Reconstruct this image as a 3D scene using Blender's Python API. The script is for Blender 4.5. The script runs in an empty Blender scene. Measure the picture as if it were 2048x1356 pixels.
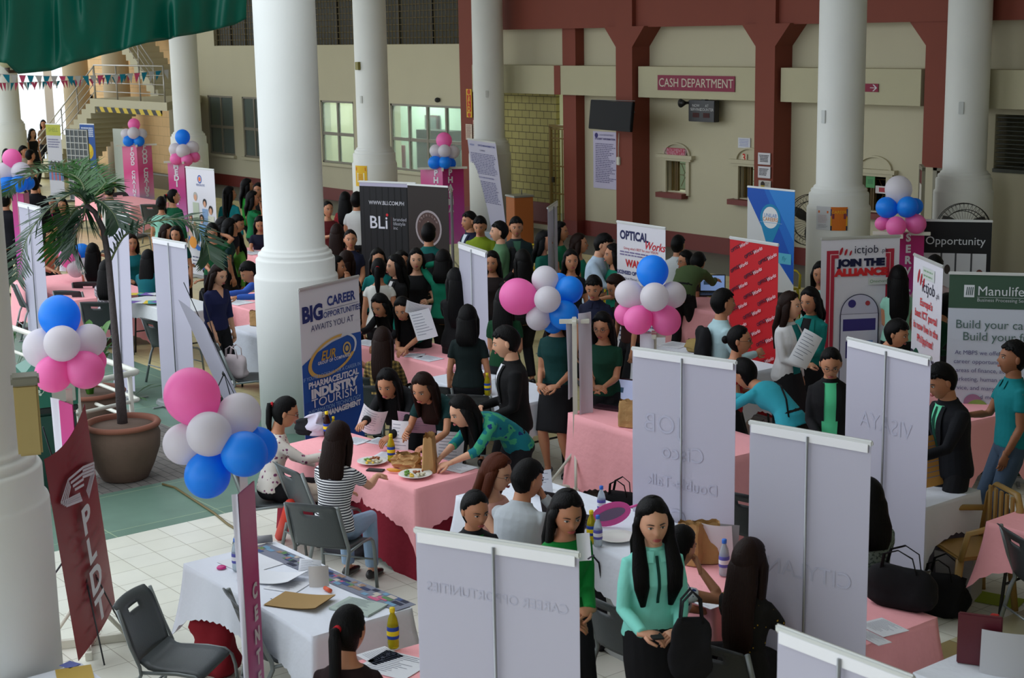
import bpy, bmesh, math, random
import numpy as np
from mathutils import Vector, Matrix, noise
random.seed(7)
C = bpy.context
COL = C.scene.collection
# ---------------------------------------------------------------- camera
F_PX, CX, CY, H = 3100., 1024., 678., 4.3
_d = np.array([.018, 1, -(62. - CY) / F_PX]); _d /= np.linalg.norm(_d)
_v = np.array([(-1450. - CX) / F_PX, (62. - .018 * (-1450. - CX) - CY) / F_PX, 1]); _v /= np.linalg.norm(_v)
_X = -_v; _Z = -_d; _Y = np.cross(_Z, _X)
ROT = np.array([_X, _Y, _Z])
cam_d = bpy.data.cameras.new('camera'); cam = bpy.data.objects.new('camera', cam_d); COL.objects.link(cam)
cam_d.sensor_width = 23.5; cam_d.lens = F_PX / 2048 * 23.5; cam_d.clip_end = 300; cam_d.clip_start = .1
cam.matrix_world = Matrix(((ROT[0][0], -ROT[0][1], -ROT[0][2], 0), (ROT[1][0], -ROT[1][1], -ROT[1][2], 0), (ROT[2][0], -ROT[2][1], -ROT[2][2], H), (0, 0, 0, 1)))
cam_d.dof.use_dof = True; cam_d.dof.focus_distance = 15; cam_d.dof.aperture_fstop = 4.0
C.scene.camera = cam
# ---------------------------------------------------------------- world, light, exposure
sc = C.scene
sc.view_settings.view_transform = 'Standard'; sc.view_settings.look = 'None'
sc.view_settings.exposure = EXPO if 'EXPO' in globals() else 0.0
sc.view_settings.gamma = 1; sc.view_settings.use_curve_mapping = False
w = bpy.data.worlds.new('overcast'); sc.world = w; w.use_nodes = True
wn = w.node_tree.nodes; wl = w.node_tree.links
bg = wn['Background']
tc = wn.new('ShaderNodeTexCoord')
dot = wn.new('ShaderNodeVectorMath'); dot.operation = 'DOT_PRODUCT'; dot.inputs[1].default_value = (-.60, -.70, .40)
mr = wn.new('ShaderNodeMapRange'); mr.inputs[1].default_value = -.6; mr.inputs[2].default_value = 1.0
mr.inputs[3].default_value = .36; mr.inputs[4].default_value = 2.5
rgb = wn.new('ShaderNodeMix'); rgb.data_type = 'RGBA'
rgb.inputs[6].default_value = (.80, .86, .74, 1); rgb.inputs[7].default_value = (.86, .93, 1.0, 1)
wl.new(tc.outputs['Generated'], dot.inputs[0]); wl.new(dot.outputs['Value'], mr.inputs[0])
wl.new(mr.outputs[0], rgb.inputs[0]); wl.new(rgb.outputs[2], bg.inputs[0]); wl.new(mr.outputs[0], bg.inputs[1])
# ---------------------------------------------------------------- helpers
def P(px, py, z=0.):
    r = ROT @ np.array([(px - CX) / F_PX, (py - CY) / F_PX, 1.]); t = (z - H) / r[2]
    return Vector((t * r[0], t * r[1], z))
def PY(px, py, Y):
    r = ROT @ np.array([(px - CX) / F_PX, (py - CY) / F_PX, 1.]); t = Y / r[1]
    return Vector((t * r[0], Y, H + t * r[2]))
def PD(px, py, ref, dd=0.):
    """point on the pixel's ray at the camera depth of world point ref (+dd metres further)"""
    q = ROT.T @ (np.array(ref) - [0, 0, H]); k = q[2] + dd
    r = ROT @ np.array([(px - CX) / F_PX, (py - CY) / F_PX, 1.])
    return Vector(r * k + [0, 0, H])
def depth(ref): return float((ROT.T @ (np.array(ref) - [0, 0, H]))[2])
def lin(c):
    return tuple(((x / 255.) / 12.92 if x / 255. <= .04045 else ((x / 255. + .055) / 1.055) ** 2.4) for x in c[:3]) + (1.,)
MC = {}
def mat(name, rgb_, rough=.7, metal=0., bump=0., bscale=60., var=0., vscale=4., trans=0., emit=0., coat=0., spec=.5, sub=0., sheen=0., tlc=0.):
    if name in MC: return MC[name]
    m = bpy.data.materials.new(name); m.use_nodes = True; MC[name] = m
    nt = m.node_tree; b = nt.nodes['Principled BSDF']
    c = lin(rgb_); b.inputs['Base Color'].default_value = c
    b.inputs['Roughness'].default_value = rough; b.inputs['Metallic'].default_value = metal
    b.inputs['Specular IOR Level'].default_value = spec
    if trans: b.inputs['Transmission Weight'].default_value = trans; b.inputs['IOR'].default_value = 1.2
    if coat: b.inputs['Coat Weight'].default_value = coat
    if sub: b.inputs['Subsurface Weight'].default_value = sub; b.inputs['Subsurface Radius'].default_value = (.012, .005, .003)
    if sheen: b.inputs['Sheen Weight'].default_value = sheen
    if emit: b.inputs['Emission Color'].default_value = c; b.inputs['Emission Strength'].default_value = emit
    if var or bump:
        t = nt.nodes.new('ShaderNodeTexCoord'); n = nt.nodes.new('ShaderNodeTexNoise'); n.inputs['Detail'].default_value = 4
        n.inputs['Scale'].default_value = vscale if var else bscale; nt.links.new(t.outputs['Object'], n.inputs['Vector'])
        if var:
            mx = nt.nodes.new('ShaderNodeMix'); mx.data_type = 'RGBA'
            mx.inputs[6].default_value = tuple(x * (1 - var) for x in c[:3]) + (1,); mx.inputs[7].default_value = tuple(min(1, x * (1 + var)) for x in c[:3]) + (1,)
            nt.links.new(n.outputs['Fac'], mx.inputs[0]); nt.links.new(mx.outputs[2], b.inputs['Base Color'])
        if bump:
            n2 = nt.nodes.new('ShaderNodeTexNoise'); n2.inputs['Scale'].default_value = bscale; nt.links.new(t.outputs['Object'], n2.inputs['Vector'])
            bp = nt.nodes.new('ShaderNodeBump'); bp.inputs['Strength'].default_value = bump; bp.inputs['Distance'].default_value = .01
            nt.links.new(n2.outputs['Fac'], bp.inputs['Height']); nt.links.new(bp.outputs[0], b.inputs['Normal'])
    if tlc:
        tr = nt.nodes.new('ShaderNodeBsdfTranslucent'); tr.inputs[0].default_value = c
        ms = nt.nodes.new('ShaderNodeMixShader'); ms.inputs[0].default_value = tlc
        o = nt.nodes['Material Output']; nt.links.new(b.outputs[0], ms.inputs[1]); nt.links.new(tr.outputs[0], ms.inputs[2]); nt.links.new(ms.outputs[0], o.inputs[0])
    return m
def ctag(c): return '%d_%d_%d' % tuple(c[:3])
def cloth(c, **k): return mat('cloth_' + ctag(c), c, .85, bump=.55, bscale=13, spec=.25, **k)
def plast(c, r=.45): return mat('plastic_%d_' % int(r * 100) + ctag(c), c, r)
def metal(c=(150, 152, 155), r=.4): return mat('metal_' + ctag(c), c, r, metal=.7)
def printm(c): return mat('print_' + ctag(c), c, .55, spec=.3)
def paper(c=(225, 226, 230)): return mat('paper_' + ctag(c), c, .8)

class MB:
    def __init__(s): s.v = []; s.f = []; s.m = []; s.sm = []
    def add(s, vs, fs, mi=0, smooth=True):
        o = len(s.v); s.v.extend([tuple(v) for v in vs])
        for f in fs: s.f.append(tuple(i + o for i in f)); s.m.append(mi); s.sm.append(smooth)
        return s
    def mesh(s, name, mats):
        me = bpy.data.meshes.new(name); me.from_pydata(s.v, [], s.f)
        for m in (mats if isinstance(mats, (list, tuple)) else [mats]): me.materials.append(m)
        me.polygons.foreach_set('material_index', s.m); me.polygons.foreach_set('use_smooth', s.sm)
        me.update(); return me
    def build(s, name, mats, parent=None, fixn=True):
        me = s.mesh(name, mats)
        if fixn:
            b = bmesh.new(); b.from_mesh(me); bmesh.ops.recalc_face_normals(b, faces=b.faces); b.to_mesh(me); b.free()
        o = bpy.data.objects.new(name, me); COL.objects.link(o)
        if parent: o.parent = parent
        return o
    def box(s, c, d, mi=0, M=None, bev=0.):
        if bev > 0:
            b = bmesh.new(); bmesh.ops.create_cube(b, size=1)
            for v in b.verts: v.co = Vector((v.co.x * d[0], v.co.y * d[1], v.co.z * d[2]))
            bmesh.ops.bevel(b, geom=b.edges[:], offset=min(bev, min(d) * .45), segments=2, affect='EDGES')
            vs = [v.co + Vector(c) for v in b.verts]; b.verts.index_update(); fs = [[v.index for v in f.verts] for f in b.faces]; b.free()
            if M: vs = [M @ v for v in vs]
            return s.add(vs, fs, mi, False)
        vs = [Vector((c[0] + x * d[0] / 2, c[1] + y * d[1] / 2, c[2] + z * d[2] / 2)) for x in (-1, 1) for y in (-1, 1) for z in (-1, 1)]
        if M: vs = [M @ v for v in vs]
        return s.add(vs, [(0, 1, 3, 2), (4, 6, 7, 5), (0, 4, 5, 1), (2, 3, 7, 6), (0, 2, 6, 4), (1, 5, 7, 3)], mi, False)
    def bx(s, x0, x1, y0, y1, z0, z1, mi=0): return s.box(((x0 + x1) / 2, (y0 + y1) / 2, (z0 + z1) / 2), (abs(x1 - x0), abs(y1 - y0), abs(z1 - z0)), mi)
    def loft(s, rings, mi=0, cap=True, closed=True, smooth=True):
        n = len(rings[0]); vs = [v for r in rings for v in r]; fs = []
        for i in range(len(rings) - 1):
            for j in range(n if closed else n - 1):
                a = i * n + j; b = i * n + (j + 1) % n; fs.append((a, b, b + n, a + n))
        if cap and closed:
            fs.append(tuple(range(n - 1, -1, -1))); fs.append(tuple((len(rings) - 1) * n + i for i in range(n)))
        return s.add(vs, fs, mi, smooth)
    def tube(s, pts, rads, n=10, mi=0, side=None, smooth=True, cap=True):
        """rads: r or (a,b) per point; a is along 'side', b across"""
        pts = [Vector(p) for p in pts]; rings = []; N = len(pts)
        if not isinstance(rads, (list,)): rads = [rads] * N
        sd = None
        for i, p in enumerate(pts):
            t = (pts[min(i + 1, N - 1)] - pts[max(i - 1, 0)])
            t = t.normalized() if t.length > 1e-9 else Vector((0, 0, 1))
            if side is not None: u = Vector(side) - t * t.dot(Vector(side))
            elif sd is None: u = t.orthogonal()
            else: u = sd - t * t.dot(sd)
            if u.length < 1e-5: u = t.orthogonal()
            u.normalize(); sd = u; v = t.cross(u)
            r = rads[i]; a, b = (r, r) if not isinstance(r, tuple) else r
            rings.append([p + u * (a * math.cos(2 * math.pi * k / n)) + v * (b * math.sin(2 * math.pi * k / n)) for k in range(n)])
        return s.loft(rings, mi, cap=cap, smooth=smooth)
    def ell(s, c, r, mi=0, M=None, nu=12, nv=8):
        vs = [Vector((0, 0, -1))]; fs = []
        for i in range(1, nv):
            a = -math.pi / 2 + math.pi * i / nv
            for j in range(nu):
                b = 2 * math.pi * j / nu; vs.append(Vector((math.cos(a) * math.cos(b), math.cos(a) * math.sin(b), math.sin(a))))
        vs.append(Vector((0, 0, 1))); T = len(vs) - 1
        for j in range(nu):
            fs.append((0, 1 + (j + 1) % nu, 1 + j)); q = 1 + (nv - 2) * nu; fs.append((T, q + j, q + (j + 1) % nu))
            for i in range(nv - 2):
                a = 1 + i * nu; fs.append((a + j, a + (j + 1) % nu, a + nu + (j + 1) % nu, a + nu + j))
        vs = [Vector((v.x * r[0], v.y * r[1], v.z * r[2])) for v in vs]
        if M is not None: vs = [M @ v for v in vs]
        return s.add([v + Vector(c) for v in vs], fs, mi)
    def lathe(s, prof, c=(0, 0, 0), n=32, mi=0, cap=True):
        return s.loft([[Vector((c[0] + r * math.cos(2 * math.pi * k / n), c[1] + r * math.sin(2 * math.pi * k / n), c[2] + z)) for k in range(n)] for r, z in prof], mi, cap)
    def poly(s, pts, mi=0): return s.add(pts, [tuple(range(len(pts)))], mi, False)
def tag(o, label=None, cat=None, group=None, kind=None):
    if label: o['label'] = label
    if cat: o['category'] = cat
    if group: o['group'] = group
    if kind: o['kind'] = kind
    return o
def empty(name, loc, rz=0., label=None, cat=None, group=None):
    o = bpy.data.objects.new(name, None); COL.objects.link(o); o.location = loc; o.rotation_euler = (0, 0, rz); o.empty_display_size = .1
    return tag(o, label, cat, group)
def struct(name, mb, m, parent=None):
    o = mb.build(name, m, parent)
    if parent is None: o['kind'] = 'structure'
    return o
def copy_tree(o, parent=None):
    c = o.copy(); COL.objects.link(c); c.parent = parent
    for ch in list(o.children): copy_tree(ch, c)
    return c
_FC = {}
def text_mb(mb, s, x, z, size, mi=0, align='C', bold=0., shear=0., y=0., sx=1., mirror=False, spacing=1., depth_=0.):
    """add lettering to mb, in the x-z plane at y (front face towards -y)"""
    cu = bpy.data.curves.new('t', 'FONT'); cu.body = s; cu.size = size; cu.align_x = {'C': 'CENTER', 'L': 'LEFT', 'R': 'RIGHT'}[align]; cu.align_y = 'CENTER'
    cu.offset = bold; cu.shear = shear; cu.space_character = spacing; cu.resolution_u = 3; cu.space_line = .95
    if depth_: cu.extrude = depth_
    o = bpy.data.objects.new('t', cu); me = o.to_mesh()
    vs = [Vector((x + (-v.co.x if mirror else v.co.x) * sx, y - v.co.z, z + v.co.y)) for v in me.vertices]
    fs = [tuple(p.vertices) for p in me.polygons]
    mb.add(vs, fs, mi, False); o.to_mesh_clear(); bpy.data.objects.remove(o); bpy.data.curves.remove(cu)
    return mb
_rm_o = None
def remesh(mb, voxel, smooth=3):
    """one continuous closed surface from overlapping lofts"""
    me = mb.mesh('tmp', [])
    o = bpy.data.objects.new('tmp', me); COL.objects.link(o)
    m = o.modifiers.new('r', 'REMESH'); m.mode = 'VOXEL'; m.voxel_size = voxel; m.use_smooth_shade = True
    if smooth: m2 = o.modifiers.new('s', 'SMOOTH'); m2.factor = .5; m2.iterations = smooth
    dg = C.evaluated_depsgraph_get(); ev = o.evaluated_get(dg).to_mesh()
    r = MB(); r.v = [tuple(v.co) for v in ev.vertices]; r.f = [tuple(p.vertices) for p in ev.polygons]
    r.m = [0] * len(r.f); r.sm = [True] * len(r.f)
    o.evaluated_get(dg).to_mesh_clear(); bpy.data.objects.remove(o); bpy.data.meshes.remove(me)
    return r
# ---------------------------------------------------------------- setting
YW = 21.49
def nodes_tile(name, c1, c2, mortar, size, rough=.3, squash=1., off=0., mort=.012, bumpy=.15, varn=.06, vert=False):
    m = bpy.data.materials.new(name); m.use_nodes = True; nt = m.node_tree; b = nt.nodes['Principled BSDF']
    t = nt.nodes.new('ShaderNodeTexCoord'); br = nt.nodes.new('ShaderNodeTexBrick'); br.offset = off; br.squash = 1
    br.inputs['Scale'].default_value = 1; br.inputs['Brick Width'].default_value = size * squash; br.inputs['Row Height'].default_value = size
    br.inputs['Mortar Size'].default_value = mort * size; br.inputs['Mortar Smooth'].default_value = .3
    br.inputs['Color1'].default_value = lin(c1); br.inputs['Color2'].default_value = lin(c2); br.inputs['Mortar'].default_value = lin(mortar)
    if vert:
        mp = nt.nodes.new('ShaderNodeMapping'); mp.inputs['Rotation'].default_value = (-math.pi / 2, 0, 0); nt.links.new(t.outputs['Object'], mp.inputs[0]); nt.links.new(mp.outputs[0], br.inputs['Vector'])
    else: nt.links.new(t.outputs['Object'], br.inputs['Vector'])
    n = nt.nodes.new('ShaderNodeTexNoise'); n.inputs['Scale'].default_value = 3; n.inputs['Detail'].default_value = 6; nt.links.new(t.outputs['Object'], n.inputs['Vector'])
    mx = nt.nodes.new('ShaderNodeMix'); mx.data_type = 'RGBA'; mx.blend_type = 'MULTIPLY'; mx.inputs[0].default_value = 1
    mr_ = nt.nodes.new('ShaderNodeMapRange'); mr_.inputs[3].default_value = 1 - varn * 2; mr_.inputs[4].default_value = 1 + varn
    nt.links.new(n.outputs['Fac'], mr_.inputs[0]); nt.links.new(br.outputs['Color'], mx.inputs[6]); nt.links.new(mr_.outputs[0], mx.inputs[7]); nt.links.new(mx.outputs[2], b.inputs['Base Color'])
    b.inputs['Roughness'].default_value = rough
    if bumpy:
        bp = nt.nodes.new('ShaderNodeBump'); bp.inputs['Strength'].default_value = bumpy; bp.inputs['Distance'].default_value = .01; bp.invert = True
        nt.links.new(br.outputs['Fac'], bp.inputs['Height']); nt.links.new(bp.outputs[0], b.inputs['Normal'])
    return m
def nodes_checker(name, c1, c2, size):
    m = nodes_tile(name, c1, c2, (120, 112, 92), size, .3, 1, 0, .012)
    nt = m.node_tree; br = [n for n in nt.nodes if n.type == 'TEX_BRICK'][0]
    ck = nt.nodes.new('ShaderNodeTexChecker'); ck.inputs['Scale'].default_value = 1 / (2 * size) * 1.0; ck.inputs['Color1'].default_value = lin(c1); ck.inputs['Color2'].default_value = lin(c2)
    t = [n for n in nt.nodes if n.type == 'TEX_COORD'][0]; nt.links.new(t.outputs['Object'], ck.inputs['Vector'])
    nt.links.new(ck.outputs['Color'], br.inputs['Color1']); nt.links.new(ck.outputs['Color'], br.inputs['Color2'])
    return m
M_tile = nodes_tile('cream_floor_tiles', (226, 226, 214), (220, 220, 206), (160, 156, 140), .296, .28)
M_check = nodes_checker('two_tone_floor_tiles', (196, 190, 152), (160, 142, 98), .4)
M_beige = nodes_tile('beige_floor_tiles', (214, 202, 152), (206, 194, 144), (160, 150, 116), .4, .35)
M_green = mat('green_painted_floor', (104, 134, 118), .5, var=.14, vscale=2.5, bump=.1, bscale=20)
M_green2 = nodes_tile('green_painted_slab_floor', (108, 138, 122), (100, 130, 114), (150, 172, 140), 1.05, .45, mort=.006, varn=.12)
M_pave = nodes_tile('grey_brick_paving', (128, 122, 116), (112, 108, 104), (78, 76, 72), .1, .8, squash=2, off=.5, mort=.06, bumpy=.5)
M_grey = mat('dark_grey_floor_border', (104, 106, 98), .5, var=.1)
M_wall = mat('cream_painted_wall', (190, 183, 156), .85, var=.05, vscale=1.2, bump=.1, bscale=30)
M_white = mat('white_painted_plaster', (226, 228, 224), .7, var=.05, vscale=1.5, bump=.08, bscale=25)
M_red = mat('terracotta_red_paint', (124, 58, 42), .75, var=.06, vscale=2)
M_maroon = mat('maroon_skirting_paint', (112, 44, 36), .5, var=.06)
M_frame = mat('grey_window_frame', (130, 124, 110), .5)
def floor_piece(x0, x1, y0, y1, m, z=0.):
    mb = MB(); mb.bx(x0, x1, y0, y1, z - .1, z); return struct('floor', mb, m)
XG = -12.42
floor_piece(XG, -6.3, -8, 19.6, M_tile)
floor_piece(-6.3, 6, -8, 19.6, M_check)
floor_piece(-64, XG, 8.6, 19.6, M_beige)
floor_piece(-64, -13.75, -8, 7.35, M_pave)
floor_piece(-13.75, XG, -8, 7.35, M_green2)
floor_piece(-64, XG, 7.35, 8.6, M_green2)
floor_piece(-64, 6, 19.6, 21.6, M_grey)
# the long back wall with its openings
def wall_with_holes(name, x0, x1, z0, z1, y, th, holes, m):
    mb = MB(); xs = sorted({x0, x1} | {h[0] for h in holes} | {h[1] for h in holes})
    for a, b in zip(xs, xs[1:]):
        hs = sorted([h for h in holes if h[0] <= a + 1e-6 and h[1] >= b - 1e-6], key=lambda h: h[2]); z = z0
        for h in hs: mb.bx(a, b, y, y + th, z, h[2]); z = h[3]
        mb.bx(a, b, y, y + th, z, z1)
    return struct(name, mb, m)
WIN = [(-42.0, -40.45, .9, 2.6), (-39.9, -38.6, .9, 2.6), (-35.6, -34.0, .98, 2.6), (-32.3, -29.2, .98, 2.6)]
CW = [(-22.44, -21.88, 1.12, 1.76), (-20.47, -19.92, 1.12, 1.76), (-17.55, -17.0, 1.12, 1.76)]
GR = [(-41.4, -37.2, 4.03, 5.6), (-36.2, -29.15, 4.03, 5.6)]
LV = [(-14.9, -12.6, 2.0, 2.86)]
wall_with_holes('wall_back', -42.9, 6, 0, 9, YW, .3, WIN + CW + GR + LV + [(-28.4, -25.45, .1, 2.95), (-16.0, -15.15, 0, 1.95)], M_wall)
mb = MB()
for a, b in ((-42.9, -28.45), (-25.4, -16.05), (-15.1, 6)): mb.bx(a, b, YW - .025, YW + .0, 0, .32)
struct('baseboard_back', mb, M_maroon)
# rooms behind the openings
mb = MB(); mb.bx(-42.9, 6, 24.5, 24.6, 0, 9); struct('wall_rear_rooms', mb, mat('pale_green_room_wall', (190, 206, 190), .8))
mb = MB(); mb.bx(-64, 6, 21.79, 24.5, -.1, 0); struct('floor', mb, M_grey)
mb = MB(); mb.bx(-42.9, 6, 21.79, 24.5, 3.4, 3.5); struct('ceiling', mb, M_white)
for k, x in enumerate((-42.84, -36.5, -28.45, -25.35, -19.0, -16.3, -11.0)):
    mb = MB(); mb.bx(x - .06, x + .06, 21.79, 24.5, 0, 9); struct('wall_partition', mb, M_wall)
# pillars and beams of the red frame
for k, (a, b, yf) in enumerate([(-29.1, -28.5, 21.30), (-25.37, -24.95, 21.25), (-23.44, -22.96, 21.02), (-19.68, -19.21, 21.03), (-16.04, -15.51, 21.15)]):
    mb = MB(); mb.bx(a, b, yf, YW, .3 if k != 4 else 1.98, 9)
    if k in (2, 3, 4):
        for s_, xx in ((-1, a), (1, b)):
            mb.add([(xx, yf, 3.95), (xx + s_ * .35, yf, 4.35), (xx, yf, 4.35), (xx, YW, 3.95), (xx + s_ * .35, YW, 4.35), (xx, YW, 4.35)],
                   [(0, 1, 2), (3, 5, 4), (0, 3, 4, 1), (1, 4, 5, 2), (2, 5, 3, 0)], 0, False)
    o = struct('trim_%d' % (k + 1), mb, M_red)
    if k != 4:
        mb = MB(); mb.bx(a - .01, b + .01, yf - .01, YW, 0, .32); mb.build('pillar_foot', M_maroon, o)
mb = MB(); mb.bx(-28.45, 0, 21.12, YW, 4.33, 5.2); struct('trim_6', mb, M_red)
mb = MB()
for a, b in ((-28.4, -25.5), (-25.3, -23.5), (-22.9, -19.75), (-19.15, -16.1), (-15.45, 6)): mb.bx(a, b, 21.13, YW, 2.97, 3.57)
struct('trim_7', mb, mat('cream_beam_paint', (182, 176, 146), .8, var=.05, vscale=1.5, bump=.1))
mb = MB(); mb.bx(-25.5, -25.3, 21.12, YW, 2.97, 3.57); struct('trim_8', mb, M_red)
# tall round columns: shaft on a stepped drum
def column(x, y, k, r=.335):
    mb = MB()
    mb.lathe([(r * 1.38, 0), (r * 1.38, 1.68), (r * 1.36, 1.70), (r * 1.30, 1.72), (r * 1.30, 1.88), (r * 1.27, 1.90), (r * 1.20, 1.905), (r * 1.22, 1.935), (r * 1.19, 1.96), (r * 1.10, 1.965), (r * 1.11, 1.985), (r * 1.08, 2.0), (r * 1.0, 2.02), (r, 3.0), (r, 9)], (x, y, 0), 56)
    o = struct('column', mb, M_white)
    return o
COLS = {'A': (-14.85, 8.56), '2': (-26.95, 17.5), '3': (-27.1, 20.6), 'L': (-35.21, 17.44), '5': (-14.92, 17.75), '6': (-14.92, 20.75), 'LL': (-45.0, 16.6), 'N': (-8.74, 2.78)}
for k, (nm, (x, y)) in enumerate(COLS.items()): column(x, y, k, .335 if nm != 'N' else .345)
mb = MB()
mb.bx(-8.2, 6, -16, 24.6, 7.6, 7.8); mb.bx(-50, -8.2, 9.5, 24.6, 7.6, 7.8)
struct('ceiling', mb, M_white)  # unseen roof slabs; edges and height set to darken the right and back
mb = MB(); mb.bx(2.5, 2.8, 1.5, 22, 0, 9); struct('wall_light_block', mb, M_wall)  # unseen wall added to keep light out from the right
# ---------------------------------------------------------------- people
def sstep(x): x = max(0., min(1., x)); return x * x * (3 - 2 * x)
SKIN = {'m': (186, 130, 98), 'l': (212, 160, 130), 'd': (146, 96, 68)}
HAIRC = {'k': (10, 9, 10), 'b': (30, 15, 10), 'r': (74, 32, 14)}
def skin_m(k): return mat('skin_' + k, SKIN[k], .5, sub=.15, var=.05, vscale=14, spec=.35)
def hair_m(k):
    n = 'hair_' + k
    if n in MC: return MC[n]
    m = mat(n, HAIRC[k], .5, spec=.12); nt = m.node_tree; b = nt.nodes['Principled BSDF']
    t = nt.nodes.new('ShaderNodeTexCoord'); mp = nt.nodes.new('ShaderNodeMapping'); mp.inputs['Scale'].default_value = (150, 150, 6)
    nz = nt.nodes.new('ShaderNodeTexNoise'); nz.inputs['Scale'].default_value = 1; nz.inputs['Detail'].default_value = 3
    bp = nt.nodes.new('ShaderNodeBump'); bp.inputs['Strength'].default_value = .5; bp.inputs['Distance'].default_value = .01
    nt.links.new(t.outputs['Object'], mp.inputs[0]); nt.links.new(mp.outputs[0], nz.inputs['Vector']); nt.links.new(nz.outputs['Fac'], bp.inputs['Height']); nt.links.new(bp.outputs[0], b.inputs['Normal'])
    return m
def pattern_cloth(kind):
    n = 'cloth_pattern_' + kind
    if n in MC: return MC[n]
    m = mat(n, (200, 200, 200), .85, spec=.25); nt = m.node_tree; b = nt.nodes['Principled BSDF']
    t = nt.nodes.new('ShaderNodeTexCoord'); L = nt.links.new
    def ramp(stops, src, interp='CONSTANT'):
        r = nt.nodes.new('ShaderNodeValToRGB'); r.color_ramp.interpolation = interp
        e = r.color_ramp.elements
        while len(e) < len(stops): e.new(.5)
        for q, (p, c) in zip(e, stops): q.position = p; q.color = lin(c)
        L(src, r.inputs[0]); return r.outputs[0]
    if kind == 'stripe':
        wv = nt.nodes.new('ShaderNodeTexWave'); wv.wave_type = 'BANDS'; wv.bands_direction = 'Z'; wv.inputs['Scale'].default_value = 16; L(t.outputs['Object'], wv.inputs[0])
        out = ramp([(0, (30, 32, 46)), (.42, (226, 226, 228))], wv.outputs['Fac'])
    elif kind in ('plaid', 'redplaid'):
        c = {'plaid': ((112, 92, 50), (58, 50, 34), (170, 140, 80)), 'redplaid': ((190, 180, 170), (120, 80, 76), (90, 60, 56))}[kind]
        w1 = nt.nodes.new('ShaderNodeTexWave'); w1.inputs['Scale'].default_value = 7; L(t.outputs['Object'], w1.inputs[0])
        w2 = nt.nodes.new('ShaderNodeTexWave'); w2.bands_direction = 'Z'; w2.inputs['Scale'].default_value = 7; L(t.outputs['Object'], w2.inputs[0])
        ad = nt.nodes.new('ShaderNodeMath'); ad.operation = 'ADD'; L(w1.outputs['Fac'], ad.inputs[0]); L(w2.outputs['Fac'], ad.inputs[1])
        dv = nt.nodes.new('ShaderNodeMath'); dv.operation = 'MULTIPLY'; dv.inputs[1].default_value = .5; L(ad.outputs[0], dv.inputs[0])
        out = ramp([(0, c[1]), (.3, c[0]), (.8, c[2])], dv.outputs[0])
    else:
        sc_, stops, base = {'floral': (26, [(0, (112, 58, 92)), (.30, (150, 96, 128)), (.36, (222, 216, 208))], 0), 'bluegreen': (11, [(0, (16, 40, 96)), (.3, (20, 110, 120)), (.52, (60, 150, 110)), (.66, (20, 50, 110)), (.8, (12, 24, 50))], 0),
            'redfloral': (24, [(0, (150, 50, 60)), (.28, (120, 110, 118)), (.5, (190, 184, 190))], 0), 'greyheather': (60, [(0, (70, 84, 80)), (.45, (120, 134, 128)), (.7, (160, 170, 164))], 0),
            'yellowdots': (34, [(0, (190, 150, 30)), (.28, (20, 18, 16))], 0), 'reddress': (18, [(0, (150, 96, 50)), (.3, (128, 26, 34))], 0), 'tealfloral': (22, [(0, (90, 130, 120)), (.34, (200, 196, 186))], 0), 'whiteblue': (30, [(0, (40, 60, 120)), (.4, (214, 218, 224))], 0)}[kind]
        vo = nt.nodes.new('ShaderNodeTexVoronoi'); vo.inputs['Scale'].default_value = sc_; L(t.outputs['Object'], vo.inputs['Vector'])
        nz = nt.nodes.new('ShaderNodeTexNoise'); nz.inputs['Scale'].default_value = sc_ * .8; L(t.outputs['Object'], nz.inputs['Vector'])
        mx = nt.nodes.new('ShaderNodeMix'); mx.inputs[0].default_value = .5 if kind not in ('bluegreen', 'greyheather') else .95
        L(vo.outputs['Distance'], mx.inputs[2]); L(nz.outputs['Fac'], mx.inputs[3]); out = ramp(stops, mx.outputs[0])
    L(out, b.inputs['Base Color']); return m
def garment(c): return pattern_cloth(c) if isinstance(c, str) else cloth(c)
LV_F = [(-.09, .10, .085, 0), (-.04, .160, .108, -.01), (.0, .168, .115, -.012), (.08, .152, .103, -.004), (.17, .120, .085, 0), (.25, .126, .09, .004), (.33, .142, .112, .014), (.40, .152, .100, .008), (.45, .142, .080, 0), (.485, .100, .062, 0), (.51, .062, .056, 0), (.54, .052, .054, .002), (.60, .050, .052, .008)]
LV_M = [(-.09, .10, .09, 0), (-.04, .160, .112, -.005), (.0, .162, .115, -.005), (.08, .155, .108, 0), (.17, .148, .100, .002), (.25, .156, .106, .004), (.33, .172, .115, .006), (.40, .182, .110, .004), (.45, .170, .090, 0), (.485, .115, .068, 0), (.51, .070, .062, 0), (.54, .060, .060, .002), (.60, .058, .058, .008)]
def head_vert(u, v, male=False):
    """unit sphere angles -> head surface; +y is the face, centre at mid head"""
    x = math.cos(v) * math.sin(u); y = math.cos(v) * math.cos(u); z = math.sin(v)
    wx, wy, wz = .076, .095, .117
    X, Y, Z = x * wx, y * wy, z * wz
    if z < 0:
        k = (-z) ** 1.4; X *= 1 - .30 * k; Y = Y * (1 - .10 * k) + .018 * k
        if y < 0: Y *= 1 - .35 * k
    if y < 0: Y *= 1.06
    if y > 0:
        g = lambda cx, cz, sx, sz: math.exp(-((X - cx) / sx) ** 2 - ((Z - cz) / sz) ** 2)
        Y += .020 * g(0, -.022, .011, .015) + .010 * g(0, .0, .009, .02) - .009 * (g(.031, .010, .017, .012) + g(-.031, .010, .017, .012)) + .004 * g(0, .032, .045, .012)
        Y += .007 * g(0, -.058, .020, .010) + .007 * g(0, -.092, .018, .014) + .004 * (g(.04, -.02, .02, .02) + g(-.04, -.02, .02, .02)) - .003 * g(0, -.075, .02, .006)
    return Vector((X, Y, Z))
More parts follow.
